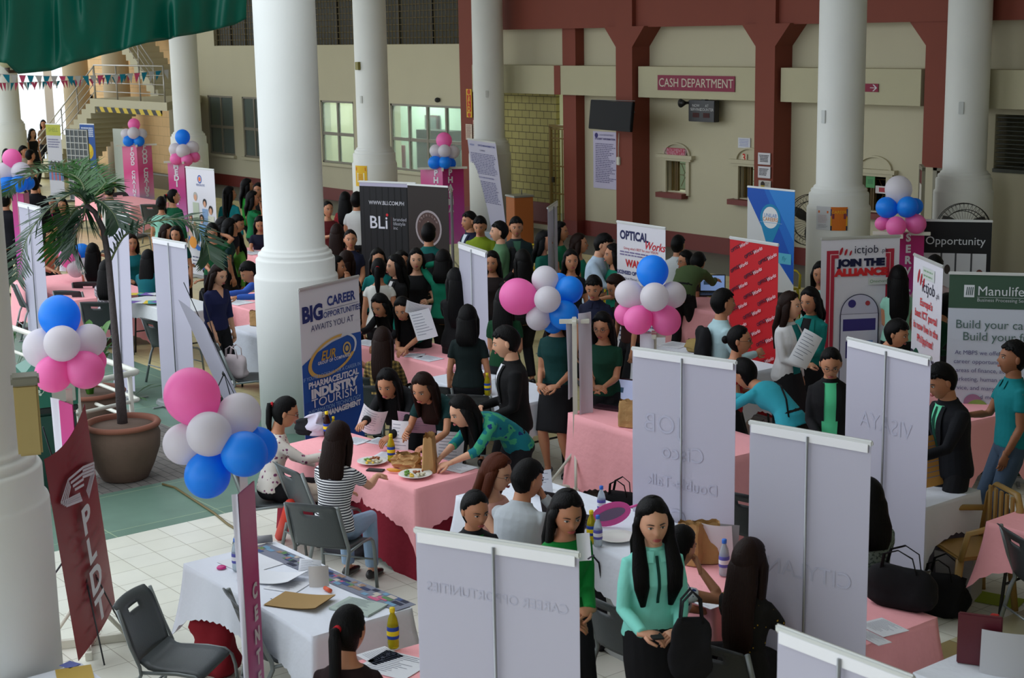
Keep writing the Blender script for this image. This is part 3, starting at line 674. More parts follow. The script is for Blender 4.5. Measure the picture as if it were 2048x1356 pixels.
def banner(pl, pr, label, front=None, back=False, zt=2.0, zb=.07, tilt=0., canvas=(226, 224, 232), hint=None, wl_=None, rail=True, roll=0., stand='roll', pb=None):
    a = P(*pl, zt); b = P(*pr, zt); w = (b - a).length; d = (b - a).normalized(); rz = math.atan2(d.y, d.x)
    if wl_: w = wl_
    c = (a + b) / 2; L = (zt - zb) / math.cos(math.radians(tilt)); nrm = Vector((-d.y, d.x, 0))
    base = c - nrm * (math.tan(math.radians(tilt)) * zt)
    root = empty('rollup_banner' if stand == 'roll' else 'banner_stand', (base.x, base.y, 0), rz, label, 'banner')
    tm = Matrix.Rotation(-math.radians(tilt), 4, 'X') @ Matrix.Rotation(math.radians(roll), 4, 'Y')
    if pb:
        bb = P(*pb, zb); root.location = (bb.x, bb.y, 0); ax = Vector((c.x - bb.x, c.y - bb.y, zt - zb)); L = ax.length; ax = Matrix.Rotation(-rz, 3, 'Z') @ ax.normalized(); ax.x *= .3; ax.normalize()
        root.location = (c.x - (Matrix.Rotation(rz, 3, 'Z') @ ax).x * L, c.y - (Matrix.Rotation(rz, 3, 'Z') @ ax).y * L, 0); tm = shear_to(ax); tilt = 1
    cm = BACKM() if back else mat('banner_vinyl_' + ctag(canvas), canvas, .55, tlc=.12, spec=.3)
    mb = sheet(w, L, waves=.0 if not back else .002)
    cv = mb.build('canvas', cm, root, fixn=False); cv.matrix_local = Matrix.Translation((0, 0, zb)) @ tm
    if front:
        p = Print(w, L); front(p); p.done(cv)
    if hint:                                                            # print showing faintly through the back, mirrored
        p = Print(w, L)
        for (t, u, v, size, sh) in hint: p.text(t, u, v, size, (180, 180, 198), mirror=True, sx=1., shear=0)
        p.done(cv)
    if rail:
        mb = MB(); mb.box((0, 0, 0), (w + .02, .022, .035), bev=.008); o = mb.build('top_rail', metal((206, 208, 206), .45), root); o.matrix_local = Matrix.Translation((0, 0, zb)) @ tm @ Matrix.Translation((0, 0, L))
        if back:
            mb = MB(); mb.box((0, -.012, -.03), (w - .03, .004, .05), bev=.001); mb.build('rail_pocket', mat('white_vinyl_pocket', (236, 236, 240), .6), o)
    ys = -1 if back else 1
    if stand == 'roll':
        mb = MB(); mb.box((0, .03 * ys, .04), (w + .04, .12, .08), bev=.02)
        mb.build('base_cassette', metal((170, 172, 174), .4), root)
        for s_ in (-1, 1):
            mb = MB(); mb.box((s_ * w * .32, 0, .012), (.03, .42, .012), bev=.003); mb.build('foot', metal((170, 172, 174), .4), root)
        mb = MB(); mb.tube([(0, .02 * ys, .06), (0, .02 * ys + (0 if not tilt else 0), zt - .02)], [.0085 if back else .006] * 2, 8)
        o = mb.build('support_pole', metal((150, 152, 156), .35), root)
        if tilt: o.matrix_local = tm
    return root
def xbanner(pl, pr, zt, zb, label, front=None, back=False, canvas=(226, 224, 232), curl=.10, tilt=8., w=None, topcurve=.06, pb=None):
    a = P(*pl, zt); b = P(*pr, zt); d = (b - a).normalized(); rz = math.atan2(d.y, d.x); W = w or (b - a).length; c = (a + b) / 2
    nrm = Vector((-d.y, d.x, 0)); L = (zt - zb) / math.cos(math.radians(tilt)); base = c - nrm * math.tan(math.radians(tilt)) * (zt - zb)
    root = empty('x_frame_banner', (base.x, base.y, 0), rz, label, 'banner')
    mb = sheet(W, L, curl=curl if not back else -curl, waves=.004, ztop_curve=topcurve)
    cv = mb.build('canvas', mat('banner_vinyl_' + ctag(canvas), canvas, .4, tlc=.1, spec=.5) if not back else BACKM(), root, fixn=False)
    sh = Vector((0, 0, 0))
    if pb:
        bb = P(*pb, zb); ax = Vector((c.x - bb.x, c.y - bb.y, zt - zb)); root.location = (bb.x, bb.y, 0); ax = Matrix.Rotation(-rz, 3, 'Z') @ ax.normalized()
        if back: ax.x *= .3; ax.normalize(); L2 = (zt - zb) / ax.z; w3 = Matrix.Rotation(rz, 3, 'Z') @ ax; root.location = (c.x - w3.x * L2, c.y - w3.y * L2, 0)
        cv.matrix_local = Matrix.Translation((0, 0, zb)) @ shear_to(ax); sh = Vector((ax.x, ax.y, 0)) * L; tilt = 0
    else: cv.matrix_local = Matrix.Translation((0, 0, zb)) @ Matrix.Rotation(-math.radians(tilt), 4, 'X')
    if front: p = Print(W, L); p.y = -.006; p.curl = curl; front(p)
    if front:
        for M_, nm, ml in ((p.g, 'printed_graphic', p.gm), (p.t, 'lettering', p.tm)):
            M_.v = [(x, y + curl * (2 * x / W) ** 2 - .002, z) for x, y, z in M_.v]
            if M_.v: M_.build(nm, ml, cv, fixn=False)
    s = 1 if not back else -1; t_ = math.tan(math.radians(tilt)) * (zt - zb)
    hub = Vector((0, s * (.06 + t_ * .45), zb + L * .45)) + sh * .45
    for x in (-1, 1):
        mb = MB(); mb.tube([hub, sh + Vector((x * W * .48, t_ + s * curl, zt + topcurve * .8))], [.005] * 2, 6); mb.build('frame_rod', mat('black_rod', (22, 26, 36), .4), root)
        mb = MB(); mb.tube([hub, (x * W * .48, s * curl, zb + .02)], [.005] * 2, 6); mb.build('frame_rod', mat('black_rod', (22, 26, 36), .4), root)
    mb = MB(); mb.tube([hub, (0, s * .75, .0)], [.007] * 2, 6); mb.build('rear_leg', mat('black_rod', (22, 26, 36), .4), root)
    for x in (-1, 1): mb = MB(); mb.tube([hub, (x * W * .35, s * -.12, .0)], [.006] * 2, 6); mb.build('front_leg', mat('black_rod', (22, 26, 36), .4), root)
    mb = MB(); mb.ell(hub, (.025, .025, .03)); mb.build('hub', plast((20, 20, 24)), root)
    return root
# ---------------------------------------------------------------- balloons and their signposts
BC = {'pink': (255, 138, 206), 'white': (232, 228, 232), 'blue': (34, 158, 255)}
_BM = {}
def balloon(px, py, rpx, col, ref, dd, where, tower, centre):
    if col not in _BM:
        mb = MB(); pr = []
        for i in range(25):
            a = -math.pi / 2 + math.pi * i / 24; z = math.sin(a); r = math.cos(a)
            if z < 0: r *= 1 - .16 * (-z) ** 2; z *= 1.13
            pr.append((max(r, .004), z))
        mb.lathe(pr, n=32); mb.lathe([(.03, -1.12), (.05, -1.17), (.075, -1.20), (.02, -1.19)], n=12)
        m = mat('balloon_' + col, BC[col], .38, spec=.5, tlc=.45)
        o = mb.build('balloon', m); _BM[col] = o.data; bpy.data.objects.remove(o)
    o = bpy.data.objects.new('balloon', _BM[col]); COL.objects.link(o)
    p = PD(px, py, ref, dd); r = rpx * depth(p) / F_PX
    o.location = p; o.scale = (r, r, r * 1.03)
    d = (p - centre); d = d.normalized() if d.length > .01 else Vector((0, 0, 1)); d = (d + Vector((0, 0, .15))).normalized()
    o.rotation_mode = 'QUATERNION'; o.rotation_quaternion = d.to_track_quat('Z', 'Y')
    return tag(o, '%s balloon, %s, in the bunch %s' % (col, where, tower), 'balloon', 'balloons ' + tower)
def bunch(ref, tower, items, cpx):
    c = PD(*cpx, ref, 0)
    for (px, py, r, col, dd, where) in items: balloon(px, py, r, col, ref, dd, where, tower, c)
def gradm(name, stops, h):
    if name in MC: return MC[name]
    m = mat(name, (200, 60, 130), .5); nt = m.node_tree; b = nt.nodes['Principled BSDF']
    t = nt.nodes.new('ShaderNodeTexCoord'); sx = nt.nodes.new('ShaderNodeSeparateXYZ'); mr_ = nt.nodes.new('ShaderNodeMapRange'); mr_.inputs[2].default_value = h
    nz = nt.nodes.new('ShaderNodeTexVoronoi'); nz.inputs['Scale'].default_value = 1.6; ad = nt.nodes.new('ShaderNodeMath'); ad.operation = 'MULTIPLY_ADD'; ad.inputs[1].default_value = .22
    r = nt.nodes.new('ShaderNodeValToRGB'); e = r.color_ramp.elements
    while len(e) < len(stops): e.new(.5)
    for q, (p, c) in zip(e, stops): q.position = p; q.color = lin(c)
    L = nt.links.new; L(t.outputs['Object'], sx.inputs[0]); L(sx.outputs['Z'], mr_.inputs[0]); L(t.outputs['Object'], nz.inputs['Vector']); L(nz.outputs['Distance'], ad.inputs[0]); L(mr_.outputs[0], ad.inputs[2]); L(ad.outputs[0], r.inputs[0]); L(r.outputs[0], b.inputs['Base Color'])
    return m
def signpost(foot, label, panels, h=2.1, arm=0., yaw=0., z0=.0):
    """white T post on a crossed foot carrying printed strips. panels: (x0,y0,x1,y1,ztop,zbot,text,kind) in local metres"""
    root = empty('balloon_signpost', foot, yaw, label, 'signpost')
    mb = MB(); mb.bx(-.022, .022, -.022, .022, .06, h); mb.build('post', mat('white_painted_wood', (206, 204, 190), .6, var=.05), root)
    for s_ in ((1, 0), (0, 1)):
        mb = MB(); mb.box((0, 0, .03), (.62 if s_[0] else .05, .62 if s_[1] else .05, .06), bev=.004); mb.build('foot_bar', mat('white_painted_wood', (206, 204, 190), .6), root)
    for a in range(4):
        mb = MB(); d = Vector((math.cos(a * math.pi / 2), math.sin(a * math.pi / 2), 0)); mb.tube([d * .27 + Vector((0, 0, .05)), d * .02 + Vector((0, 0, .38))], [.018] * 2, 4); mb.build('brace', mat('white_painted_wood', (206, 204, 190), .6), root)
    if arm:
        for s_ in ((1, 0), (0, 1)):
            mb = MB(); mb.box((0, 0, h - .03), (arm if s_[0] else .04, arm if s_[1] else .04, .04), bev=.003); mb.build('cross_arm', mat('white_painted_wood', (206, 204, 190), .6), root)
    for (x0, y0, x1, y1, zt, zb, txt, kind) in panels:
        w = math.hypot(x1 - x0, y1 - y0); a = math.atan2(y1 - y0, x1 - x0); L = zt - zb
        mb = sheet(w, L, th=.006, waves=.003 if kind != 'white' else .012)
        m = mat('white_cloth_strip', (214, 212, 222), .7, tlc=.2) if kind == 'white' else gradm('pink_gradient_print_' + kind, {'pink': [(0, (196, 196, 226)), (.25, (196, 130, 190)), (.5, (178, 50, 130)), (.8, (196, 50, 126)), (1, (206, 120, 160))], 'food': [(0, (150, 176, 214)), (.3, (216, 140, 176)), (.6, (206, 60, 128)), (1, (214, 110, 150))], 'magenta': [(0, (206, 120, 196)), (.4, (190, 70, 170)), (1, (176, 30, 110))]}[kind], L)
        o = mb.build('sign_strip', m, root, fixn=False); o.matrix_local = Matrix.Translation(((x0 + x1) / 2, (y0 + y1) / 2, zb)) @ Matrix.Rotation(a, 4, 'Z')
        if txt:
            p = Print(w, L, y=-.008); st, v0, dv, size, rotc, off = txt
            for i, ch in enumerate(st):
                if ch != ' ': p.text(ch, off, v0 - dv * i, size, (216, 214, 222), bold=.006)
            p.done(o)
    return root
# ---------------------------------------------------------------- chairs
def make_chair(col=(58, 64, 66), fr=(128, 134, 134)):
    t = empty('folding_chair', (0, 0, 0), 0, 'x', 'chair'); pm = mat('chair_plastic_' + ctag(col), col, .45, bump=.15, bscale=120); fm = metal(fr, .45)
    # faces +y: seat
    mb = MB(); nx, ny = 8, 8; vs = []
    for s_, dz in ((1, 0), (-1, -.022)):
        for j in range(ny + 1):
            for i in range(nx + 1):
                u = -1 + 2 * i / nx; v = -1 + 2 * j / ny; x = .215 * u * (1 - .05 * (v < 0)); y = .205 * v
                z = .455 + dz - .018 * (1 - u * u) * (1 - v * v) - .03 * max(0, v) ** 4 + .05 * max(0, -v) ** 5; vs.append((x, y, z))
    n = (nx + 1) * (ny + 1); fs = []
    for j in range(ny):
        for i in range(nx): a = j * (nx + 1) + i; fs.append((a, a + 1, a + nx + 2, a + nx + 1)); fs.append((n + a, n + a + nx + 1, n + a + nx + 2, n + a + 1))
    ed = [i for i in range(nx + 1)] + [j * (nx + 1) + nx for j in range(1, ny + 1)] + [ny * (nx + 1) + i for i in range(nx - 1, -1, -1)] + [j * (nx + 1) for j in range(ny - 1, 0, -1)]
    for q in range(len(ed)): a, b = ed[q], ed[(q + 1) % len(ed)]; fs.append((a, n + a, n + b, b))
    mb.add(vs, fs); mb.build('seat', pm, t)
    # backrest: curved shell with a hand slot
    mb = MB(); nx, nz = 12, 12; vs = []
    P_ = lambda u, v, off: (.215 * u * (1 - .03 * v), -.205 - .10 * v - .02 * v * v - .035 * (1 - u * u) * (1 if v < .9 else .6) + off + (-.03 * max(0, v - .88) / .12), .475 + .37 * v + .012 * (1 - u * u) * (v > .99))
    for off in (0, -.012):
        for j in range(nz + 1):
            for i in range(nx + 1): vs.append(P_(-1 + 2 * i / nx, j / nz, off))
    n = (nx + 1) * (nz + 1); fs = []
    hole = lambda i, j: j == 9 and 4 <= i <= 7
    for j in range(nz):
        for i in range(nx):
            a = j * (nx + 1) + i; q = (a, a + 1, a + nx + 2, a + nx + 1)
            if hole(i, j): continue
            fs.append(q); fs.append(tuple(n + x for x in q[::-1]))
            for (di, dj, e) in ((0, -1, (q[0], q[1])), (1, 0, (q[1], q[2])), (0, 1, (q[2], q[3])), (-1, 0, (q[3], q[0]))):
                ii, jj = i + di, j + dj
                if ii < 0 or jj < 0 or ii >= nx or jj >= nz or hole(ii, jj): fs.append((e[0], n + e[0], n + e[1], e[1]))
    mb.add(vs, fs); mb.build('backrest', pm, t)
    for s_ in (-1, 1):
        x = s_ * .232
        mb = MB(); mb.tube([(x * .95, -.325, .83), (x, -.25, .60), (x, -.195, .47), (x, -.19, .42), (x, -.22, .36), (x, -.32, .0)], [(.016, .011)] * 6, 10); mb.build('rear_leg', fm, t)
        mb = MB(); mb.tube([(x, -.19, .435), (x, .05, .445), (x, .17, .435), (x, .215, .40), (x, .235, .33), (x, .26, .0)], [(.014, .011)] * 6, 10); mb.build('front_leg', fm, t)
    for y, z in ((.24, .24), (-.27, .22)):
        mb = MB(); mb.tube([(-.232, y, z), (.232, y, z)], [.008] * 2, 8); mb.build('stretcher', fm, t)
    return t
_CH = {}
def chair(px, py, z, ang, label, group='folding chairs around the booths', col=(58, 64, 66), loc=None, yaw=None):
    """placed by the photo pixel of its seat centre (z .45); ang as for people"""
    if col not in _CH: _CH[col] = make_chair(col); c = _CH[col]
    else: c = copy_tree(_CH[col])
    q = P(px, py, z) if loc is None else Vector(loc); c.location = (q.x, q.y, 0); c.rotation_euler = (0, 0, face_yaw(q, ang) if yaw is None else yaw)
    c['label'] = label; c['category'] = 'chair'; c['group'] = group; return c
def plastic_chair(loc, yaw, label, col):
    t = empty('plastic_armchair', loc, yaw, label, 'chair'); m = plast(col, .4)
    mb = MB(); mb.box((0, 0, .43), (.44, .42, .03), bev=.012); mb.build('seat', m, t)
    mb = MB()
    for i in range(5): mb.box((-.16 + .08 * i, -.235, .65), (.045, .018, .42), bev=.006)
    mb.tube([(-.23, -.21, .43), (-.225, -.26, .78), (-.15, -.275, .87), (.15, -.275, .87), (.225, -.26, .78), (.23, -.21, .43)], [(.028, .014)] * 6, 8); mb.build('backrest', m, t)
    for sx in (-1, 1):
        for sy in (-1, 1): mb = MB(); mb.tube([(sx * .21, sy * .2, .43), (sx * .24, sy * .25, 0)], [(.032, .02), (.024, .016)], 8); mb.build('leg', m, t)
        mb = MB(); mb.tube([(sx * .235, -.24, .66), (sx * .27, 0, .67), (sx * .26, .17, .64), (sx * .235, .21, .43)], [(.026, .012)] * 4, 8); mb.build('armrest', m, t)
    return t
# ---------------------------------------------------------------- tables and cloths
def table(corner, dirx, L, W, clothc, tlabel, clabel, drop=.27, zt=.75, under=None, scal=True, z_extra=.30):
    """corner: world point of one top corner; dirx: world angle of the long side; L along it, W to its left"""
    cx = corner[0] + math.cos(dirx) * L / 2 - math.sin(dirx) * W / 2; cy = corner[1] + math.sin(dirx) * L / 2 + math.cos(dirx) * W / 2
    t = empty('folding_table', (cx, cy, 0), dirx, tlabel, 'table', 'folding tables under cloths')
    mb = MB(); mb.box((0, 0, zt - .03), (L - .02, W - .02, .04), bev=.01); mb.build('tabletop', plast((200, 200, 196), .5), t)
    for sx in (-1, 1):
        for sy in (-1, 1): mb = MB(); mb.tube([(sx * (L / 2 - .16), sy * (W / 2 - .08), zt - .05), (sx * (L / 2 - .10), sy * (W / 2 - .06), 0)], [.013] * 2, 8); mb.build('leg', mat('black_steel', (28, 28, 30), .4), t)
        mb = MB(); mb.tube([(sx * (L / 2 - .14), -W / 2 + .07, .3), (sx * (L / 2 - .14), W / 2 - .07, .3)], [.01] * 2, 6); mb.build('crossbar', mat('black_steel', (28, 28, 30), .4), t)
    per = []; st = .035
    nL, nW = max(4, int(L / st)), max(4, int(W / st)); r = .02
    for i in range(nL): per.append((-L / 2 + L * i / nL, -W / 2, 0, -1))
    for i in range(nW): per.append((L / 2, -W / 2 + W * i / nW, 1, 0))
    for i in range(nL): per.append((L / 2 - L * i / nL, W / 2, 0, 1))
    for i in range(nW): per.append((-L / 2, W / 2 - W * i / nW, -1, 0))
    def cn(x, y): return math.exp(-(min(abs(abs(x) - L / 2) + abs(abs(y) - W / 2), 1)) / .14)
    def mk(drop_, amp, mname, color, ph):
        mb = MB(); rings = []; nr = 9
        for j in range(nr + 1):
            f = j / nr; ring = []
            for i, (x, y, nx, ny) in enumerate(per):
                c = cn(x, y); ll = i * st; fold = amp * f * (math.sin(ll * 9 + ph) + .6 * math.sin(ll * 21 + 2 * ph)) + .008 * f
                ox = nx; oy = ny
                if c > .25: ox, oy = (1 if x > 0 else -1) * .75, (1 if y > 0 else -1) * .75
                fl = fold + c * (.05 + .06 * f) * f
                dz = drop_ * f * (1 + z_extra * 3 * c)
                if scal and j == nr: dz += .014 * (i % 2)
                ring.append((x + ox * fl, y + oy * fl, zt + .004 - (dz if j else 0) - (.0 if j else 0)))
            rings.append(ring)
        mb.loft(rings, cap=False)
        nn = len(per); mb.f.append(tuple(range(nn))); mb.m.append(0); mb.sm.append(False)
        o = mb.build(mname, cloth(color), None); o.location = (cx, cy, 0); o.rotation_euler = (0, 0, dirx)
        return o
    if under: o2 = mk(under[1], .006, 'tablecloth', under[0], 1.); o2.location.z = -.002; o2.scale = (.992, .985, 1); tag(o2, under[2], 'tablecloth', 'under cloths')
    o = mk(drop, .010, 'tablecloth', clothc, 0.); tag(o, clabel, 'tablecloth', 'tablecloths')
    return Vector((cx, cy, zt + .006))
# ---------------------------------------------------------------- small things
def bottle(loc, label, kind='water', sc_=1.):
    cap, lab, liq = {'water': ((40, 110, 210), (90, 90, 170), (200, 214, 222)), 'tea': ((236, 208, 20), (40, 70, 160), (206, 190, 40)), 'teadark': ((236, 208, 20), (40, 70, 160), (70, 34, 26))}[kind]
    t = empty('drink_bottle', loc, random.uniform(0, 6), label, 'bottle', 'drink bottles on the tables')
    s = sc_; pr = [(.026, 0), (.030, .006), (.031, .03), (.029, .06), (.031, .09), (.031, .13), (.024, .165), (.013, .19), (.012, .205)]
    mb = MB(); mb.lathe([(r * s, z * s) for r, z in pr], n=18); mb.build('bottle_body', mat('bottle_clear_' + kind, liq, .12, trans=.55, spec=.6), t)
    mb = MB(); mb.lathe([(.0315 * s, .055 * s), (.0325 * s, .06 * s), (.0325 * s, .118 * s), (.0315 * s, .122 * s)], n=18); lb = mb.build('label', printm(lab), t)
    mb = MB(); mb.lathe([(.033 * s, .074 * s), (.0333 * s, .078 * s), (.0333 * s, .096 * s), (.033 * s, .10 * s)], n=18, cap=False); mb.build('label_band', printm((226, 226, 230) if kind == 'water' else (236, 208, 30)), lb)
    mb = MB(); mb.lathe([(.0145 * s, .2 * s), (.015 * s, .203 * s), (.015 * s, .222 * s), (.013 * s, .225 * s)], n=14); mb.build('cap', plast(cap), t)
    return t
def flat_sheet(loc, w, d, yaw, label, name='paper_sheet', col=(226, 228, 234), cat='paper', group=None, lines=12, th=.003, txtc=(90, 96, 120), curl=0.):
    mb = MB(); n = 8
    for z in (th, 0):
        mb.add([(-w / 2 + w * i / n, -d / 2 + d * j / n, z + curl * (i / n) ** 3) for j in range(n + 1) for i in range(n + 1)], [(j * (n + 1) + i, j * (n + 1) + i + 1, (j + 1) * (n + 1) + i + 1, (j + 1) * (n + 1) + i)[::(1 if z else -1)] for j in range(n) for i in range(n)], 0)
    e = MB(); e.box((0, 0, th / 2), (w, d, th * .98)); mb.add(e.v, e.f, 0, False) if curl == 0 else None
    m = [paper(col), printm(txtc)]
    if lines:
        for i in range(lines):
            y = d * (.42 - .84 * i / lines); L = w * random.uniform(.4, .8); mb.add([(-w * .4, y, th + .0012), (-w * .4 + L, y, th + .0012), (-w * .4 + L, y + d * .012, th + .0012), (-w * .4, y + d * .012, th + .0012)], [(0, 1, 2, 3)], 1, False)
    o = mb.build(name, m, None, fixn=False); o.location = loc; o.rotation_euler = (0, 0, yaw)
    return tag(o, label, cat, group)
def plate(loc, label, food=True, r=.12):
    t = empty('dinner_plate', loc, 0, label, 'plate', 'plates on the tables')
    mb = MB(); mb.lathe([(r * .55, 0), (r * .6, .004), (r * .95, .018), (r, .022), (r * .98, .025), (r * .62, .010), (.001, .008)], n=36, cap=False); mb.build('dish', mat('white_china', (228, 228, 222), .2), t)
    if food:
        for c, n, nm in (((196, 186, 160), 10, 'rice'), ((150, 84, 44), 8, 'stew'), ((96, 140, 50), 6, 'vegetables'), ((214, 176, 60), 4, 'fruit_slice')):
            mb = MB(); a0 = {'rice': .3, 'stew': 2.2, 'vegetables': 3.8, 'fruit_slice': 5.3}[nm]
            for i in range(n): a = a0 + random.uniform(-.6, .6); q = random.uniform(.2, .62) * r; mb.ell((q * math.cos(a), q * math.sin(a), .018 + random.uniform(0, .012)), (random.uniform(.012, .022), random.uniform(.008, .016), random.uniform(.007, .014)), 0, None, 7, 5)
            mb.build(nm, mat('food_' + nm, c, .6, var=.2, vscale=50), t)
    return t
def paper_bag(loc, yaw, w, d, h, label, col=(178, 138, 88), crumple=.01, open_=True):
    t = MB(); rings = []; N = 28
    for j in range(9):
        f = j / 8; ring = []
        for i in range(N):
            a = 2 * math.pi * i / N; ca, sa = math.cos(a), math.sin(a); q = 1 / max(abs(ca), abs(sa))
            x = w / 2 * ca * q; y = d / 2 * sa * q * (1 - .35 * f); jx = noise.noise(Vector((x * 20, y * 20, f * 4 + w * 50))) * crumple
            ring.append((x + jx, y + jx, h * f + (.008 * math.sin(i * 1.7) if j == 8 else 0)))
        rings.append(ring)
    t.loft(rings, cap=False, smooth=False); t.f.append(tuple(range(N))); t.m.append(0); t.sm.append(False)
    t.loft([[(x * .985, y * .97, z) for x, y, z in r] for r in rings[2:]][::-1], cap=False, smooth=False)
    o = t.build('paper_bag', mat('brown_kraft_paper', col, .85, var=.08, vscale=12, bump=.4, bscale=25), None, fixn=False); o.location = loc; o.rotation_euler = (0, 0, yaw)
    return tag(o, label, 'bag', 'brown paper bags')
def blob_bag(loc, yaw, dims, label, col, cat='bag', handles=True, name='shoulder_bag', pat=None, lumps=.02):
    t = empty(name, loc, yaw, label, cat)
    mb = MB(); rings = []; N = 24; w, d, h = dims
    for j in range(11):
        f = j / 10; ring = []; s = (1 - (2 * f - 1) ** 6 * .35)
        for i in range(N):
            a = 2 * math.pi * i / N; ca, sa = math.cos(a), math.sin(a); q = (abs(ca) ** 4 + abs(sa) ** 4) ** -.25
            x = w / 2 * ca * q * s * (1.0 - .12 * f); y = d / 2 * sa * q * s * (1 - .5 * f); jx = noise.noise(Vector((x * 9, y * 9 + w * 7, f * 3))) * lumps
            ring.append((x + jx, y + jx, h * f + jx * (j > 1)))
        rings.append(ring)
    mb.loft(rings); mb.build('bag_body', pat or cloth(col), t)
    if handles:
        for s_ in (-1, 1):
            mb = MB(); mb.tube([(-w * .25, s_ * d * .18, h * .9), (-w * .2, s_ * d * .25, h * 1.3), (0, s_ * d * .28, h * 1.45), (w * .2, s_ * d * .25, h * 1.3), (w * .25, s_ * d * .18, h * .9)], [(.012, .004)] * 5, 8); mb.build('handle', cloth(col), t)
    return t
def laptop(loc, yaw, label, lid=(30, 26, 34), screen=(170, 180, 214), open_=105, on=True):
    t = empty('laptop', loc, yaw, label, 'laptop')
    mb = MB(); mb.box((0, 0, .01), (.35, .24, .02), bev=.005); b = mb.build('base', plast(lid, .35), t)
    mb = MB()
    for i in range(12):
        for j in range(4): mb.box((-.145 + i * .0264, -.0 + j * .025 - .0, .0212), (.021, .019, .003))
    mb.build('keyboard', plast((18, 18, 20)), b)
    M = Matrix.Translation((0, .12, .02)) @ Matrix.Rotation(math.radians(open_ - 90) * -1, 4, 'X')
    mb = MB(); mb.box((0, .004, .12), (.35, .010, .24), M=M, bev=.004); l = mb.build('lid', plast(lid, .35), t)
    mb = MB(); mb.add([M @ Vector(v) for v in ((-.16, -.0022, .02), (.16, -.0022, .02), (.16, -.0022, .225), (-.16, -.0022, .225))], [(0, 1, 2, 3)], 0, False)
    mb.add([M @ Vector(v) for v in ((-.12, -.0028, .10), (.02, -.0028, .10), (.02, -.0028, .15), (-.12, -.0028, .15))], [(0, 1, 2, 3)], 1, False)
    mb.build('screen', [mat('lit_screen_' + ctag(screen), screen, .3, emit=.35), mat('lit_screen_bar', (60, 90, 120), .3, emit=.2)], l)
    return t
def box_thing(loc, yaw, dims, label, name, cat, col, bev=.006, M_=None, group=None, m=None):
    mb = MB(); mb.box((0, 0, dims[2] / 2), dims, bev=bev); o = mb.build(name, m or plast(col, .6), None); o.location = loc; o.rotation_euler = (0, 0, yaw)
    return tag(o, label, cat, group)
def held_sheet(c, w, h, yaw, pitch, label, col=(224, 226, 232), name='paper_sheet', cat='paper', group='papers held in hands', roll=0., lines=8, th=.002, bend=.02):
    mb = MB(); n = 6
    for s_ in (0, 1):
        mb.add([(-w / 2 + w * i / n, s_ * th + bend * ((i / n - .5) * 2) ** 2, -h / 2 + h * j / n) for j in range(n + 1) for i in range(n + 1)], [(j * (n + 1) + i, j * (n + 1) + i + 1, (j + 1) * (n + 1) + i + 1, (j + 1) * (n + 1) + i) for j in range(n) for i in range(n)], 0)
    for i in range(lines):
        z = h * (.38 - .8 * i / lines); L = w * random.uniform(.4, .8)
        mb.add([(-w * .4 + L * q / 3, -.0015 + bend * (2 * (-.4 + L / w * q / 3)) ** 2, z + dz) for dz in (0, h * .015) for q in range(4)], [(0, 1, 5, 4), (1, 2, 6, 5), (2, 3, 7, 6)], 1, False)
    o = mb.build(name, [paper(col), printm((110, 116, 136))], None, fixn=False); o.location = c
    o.rotation_euler = (Matrix.Rotation(yaw, 4, 'Z') @ Matrix.Rotation(pitch, 4, 'X') @ Matrix.Rotation(roll, 4, 'Y')).to_euler()
    return tag(o, label, cat, group)
# ---------------------------------------------------------------- details of the back wall
M_glass = mat('window_glass', (200, 214, 210), .05, trans=.85, spec=.5)
M_lamp = mat('lit_lamp_diffuser', (226, 240, 230), .5, emit=5.)
for x, y, c in ((-34.8, 23.2, 1), (-30.8, 23.0, 1), (-22.1, 23.2, 1), (-41.0, 23.2, 0), (-26.9, 22.6, 2)):
    if c == 0: continue
    t = empty('ceiling_light', (x, y, 3.36), 0, 'long white ceiling light in the room behind the %s' % {-34.8: 'two-pane window left of the plain column', -30.8: 'wide four-pane window', -22.1: 'left cashier window', -26.9: 'yellow grille gate'}[x], 'lamp', 'ceiling lights in the rooms')
    mb = MB(); mb.box((0, 0, .02), (1.2, .2, .05), bev=.01); mb.build('housing', plast((220, 220, 216)), t)
    mb = MB(); mb.box((0, 0, -.015), (1.1, .16, .02), bev=.005); mb.build('diffuser', M_lamp, t)
    ld = bpy.data.lights.new('tube_light', 'AREA'); ld.shape = 'RECTANGLE'; ld.size = 1.1; ld.size_y = .16; ld.energy = (190 if c == 1 else 40) if x < -23 else 60; ld.color = (.88, 1, .93)
    lo = bpy.data.objects.new('tube_light', ld); COL.objects.link(lo); lo.parent = t; lo.location = (0, 0, -.04)
for i, (x0, x1, z0, z1) in enumerate(WIN):
    nm = 'window_%d' % (i + 1); nv = {0: 2, 1: 2, 2: 2, 3: 4}[i]
    mb = MB(); y0, y1 = YW + .01, YW + .09; t_ = .05
    mb.bx(x0, x1, y0, y1, z1 - t_, z1); mb.bx(x0, x1, y0, y1, z0, z0 + t_); mb.bx(x0, x0 + t_, y0, y1, z0, z1); mb.bx(x1 - t_, x1, y0, y1, z0, z1)
    zm = z0 + (z1 - z0) * .47; mb.bx(x0, x1, y0 + .01, y1 - .01, zm - .04, zm + .04)
    for k in range(1, nv): xx = x0 + (x1 - x0) * k / nv; mb.bx(xx - .035, xx + .035, y0 + .005, y1 - .005, z0, z1)
    o = struct(nm, mb, M_frame)
    mb = MB(); mb.bx(x0 + .03, x1 - .03, YW + .04, YW + .046, z0 + .03, z1 - .03); mb.build('glass', M_glass, o)
    mb = MB(); mb.bx(x0 - .08, x1 + .08, YW - .10, YW + .02, z0 - .07, z0); mb.build('sill', M_wall, o)
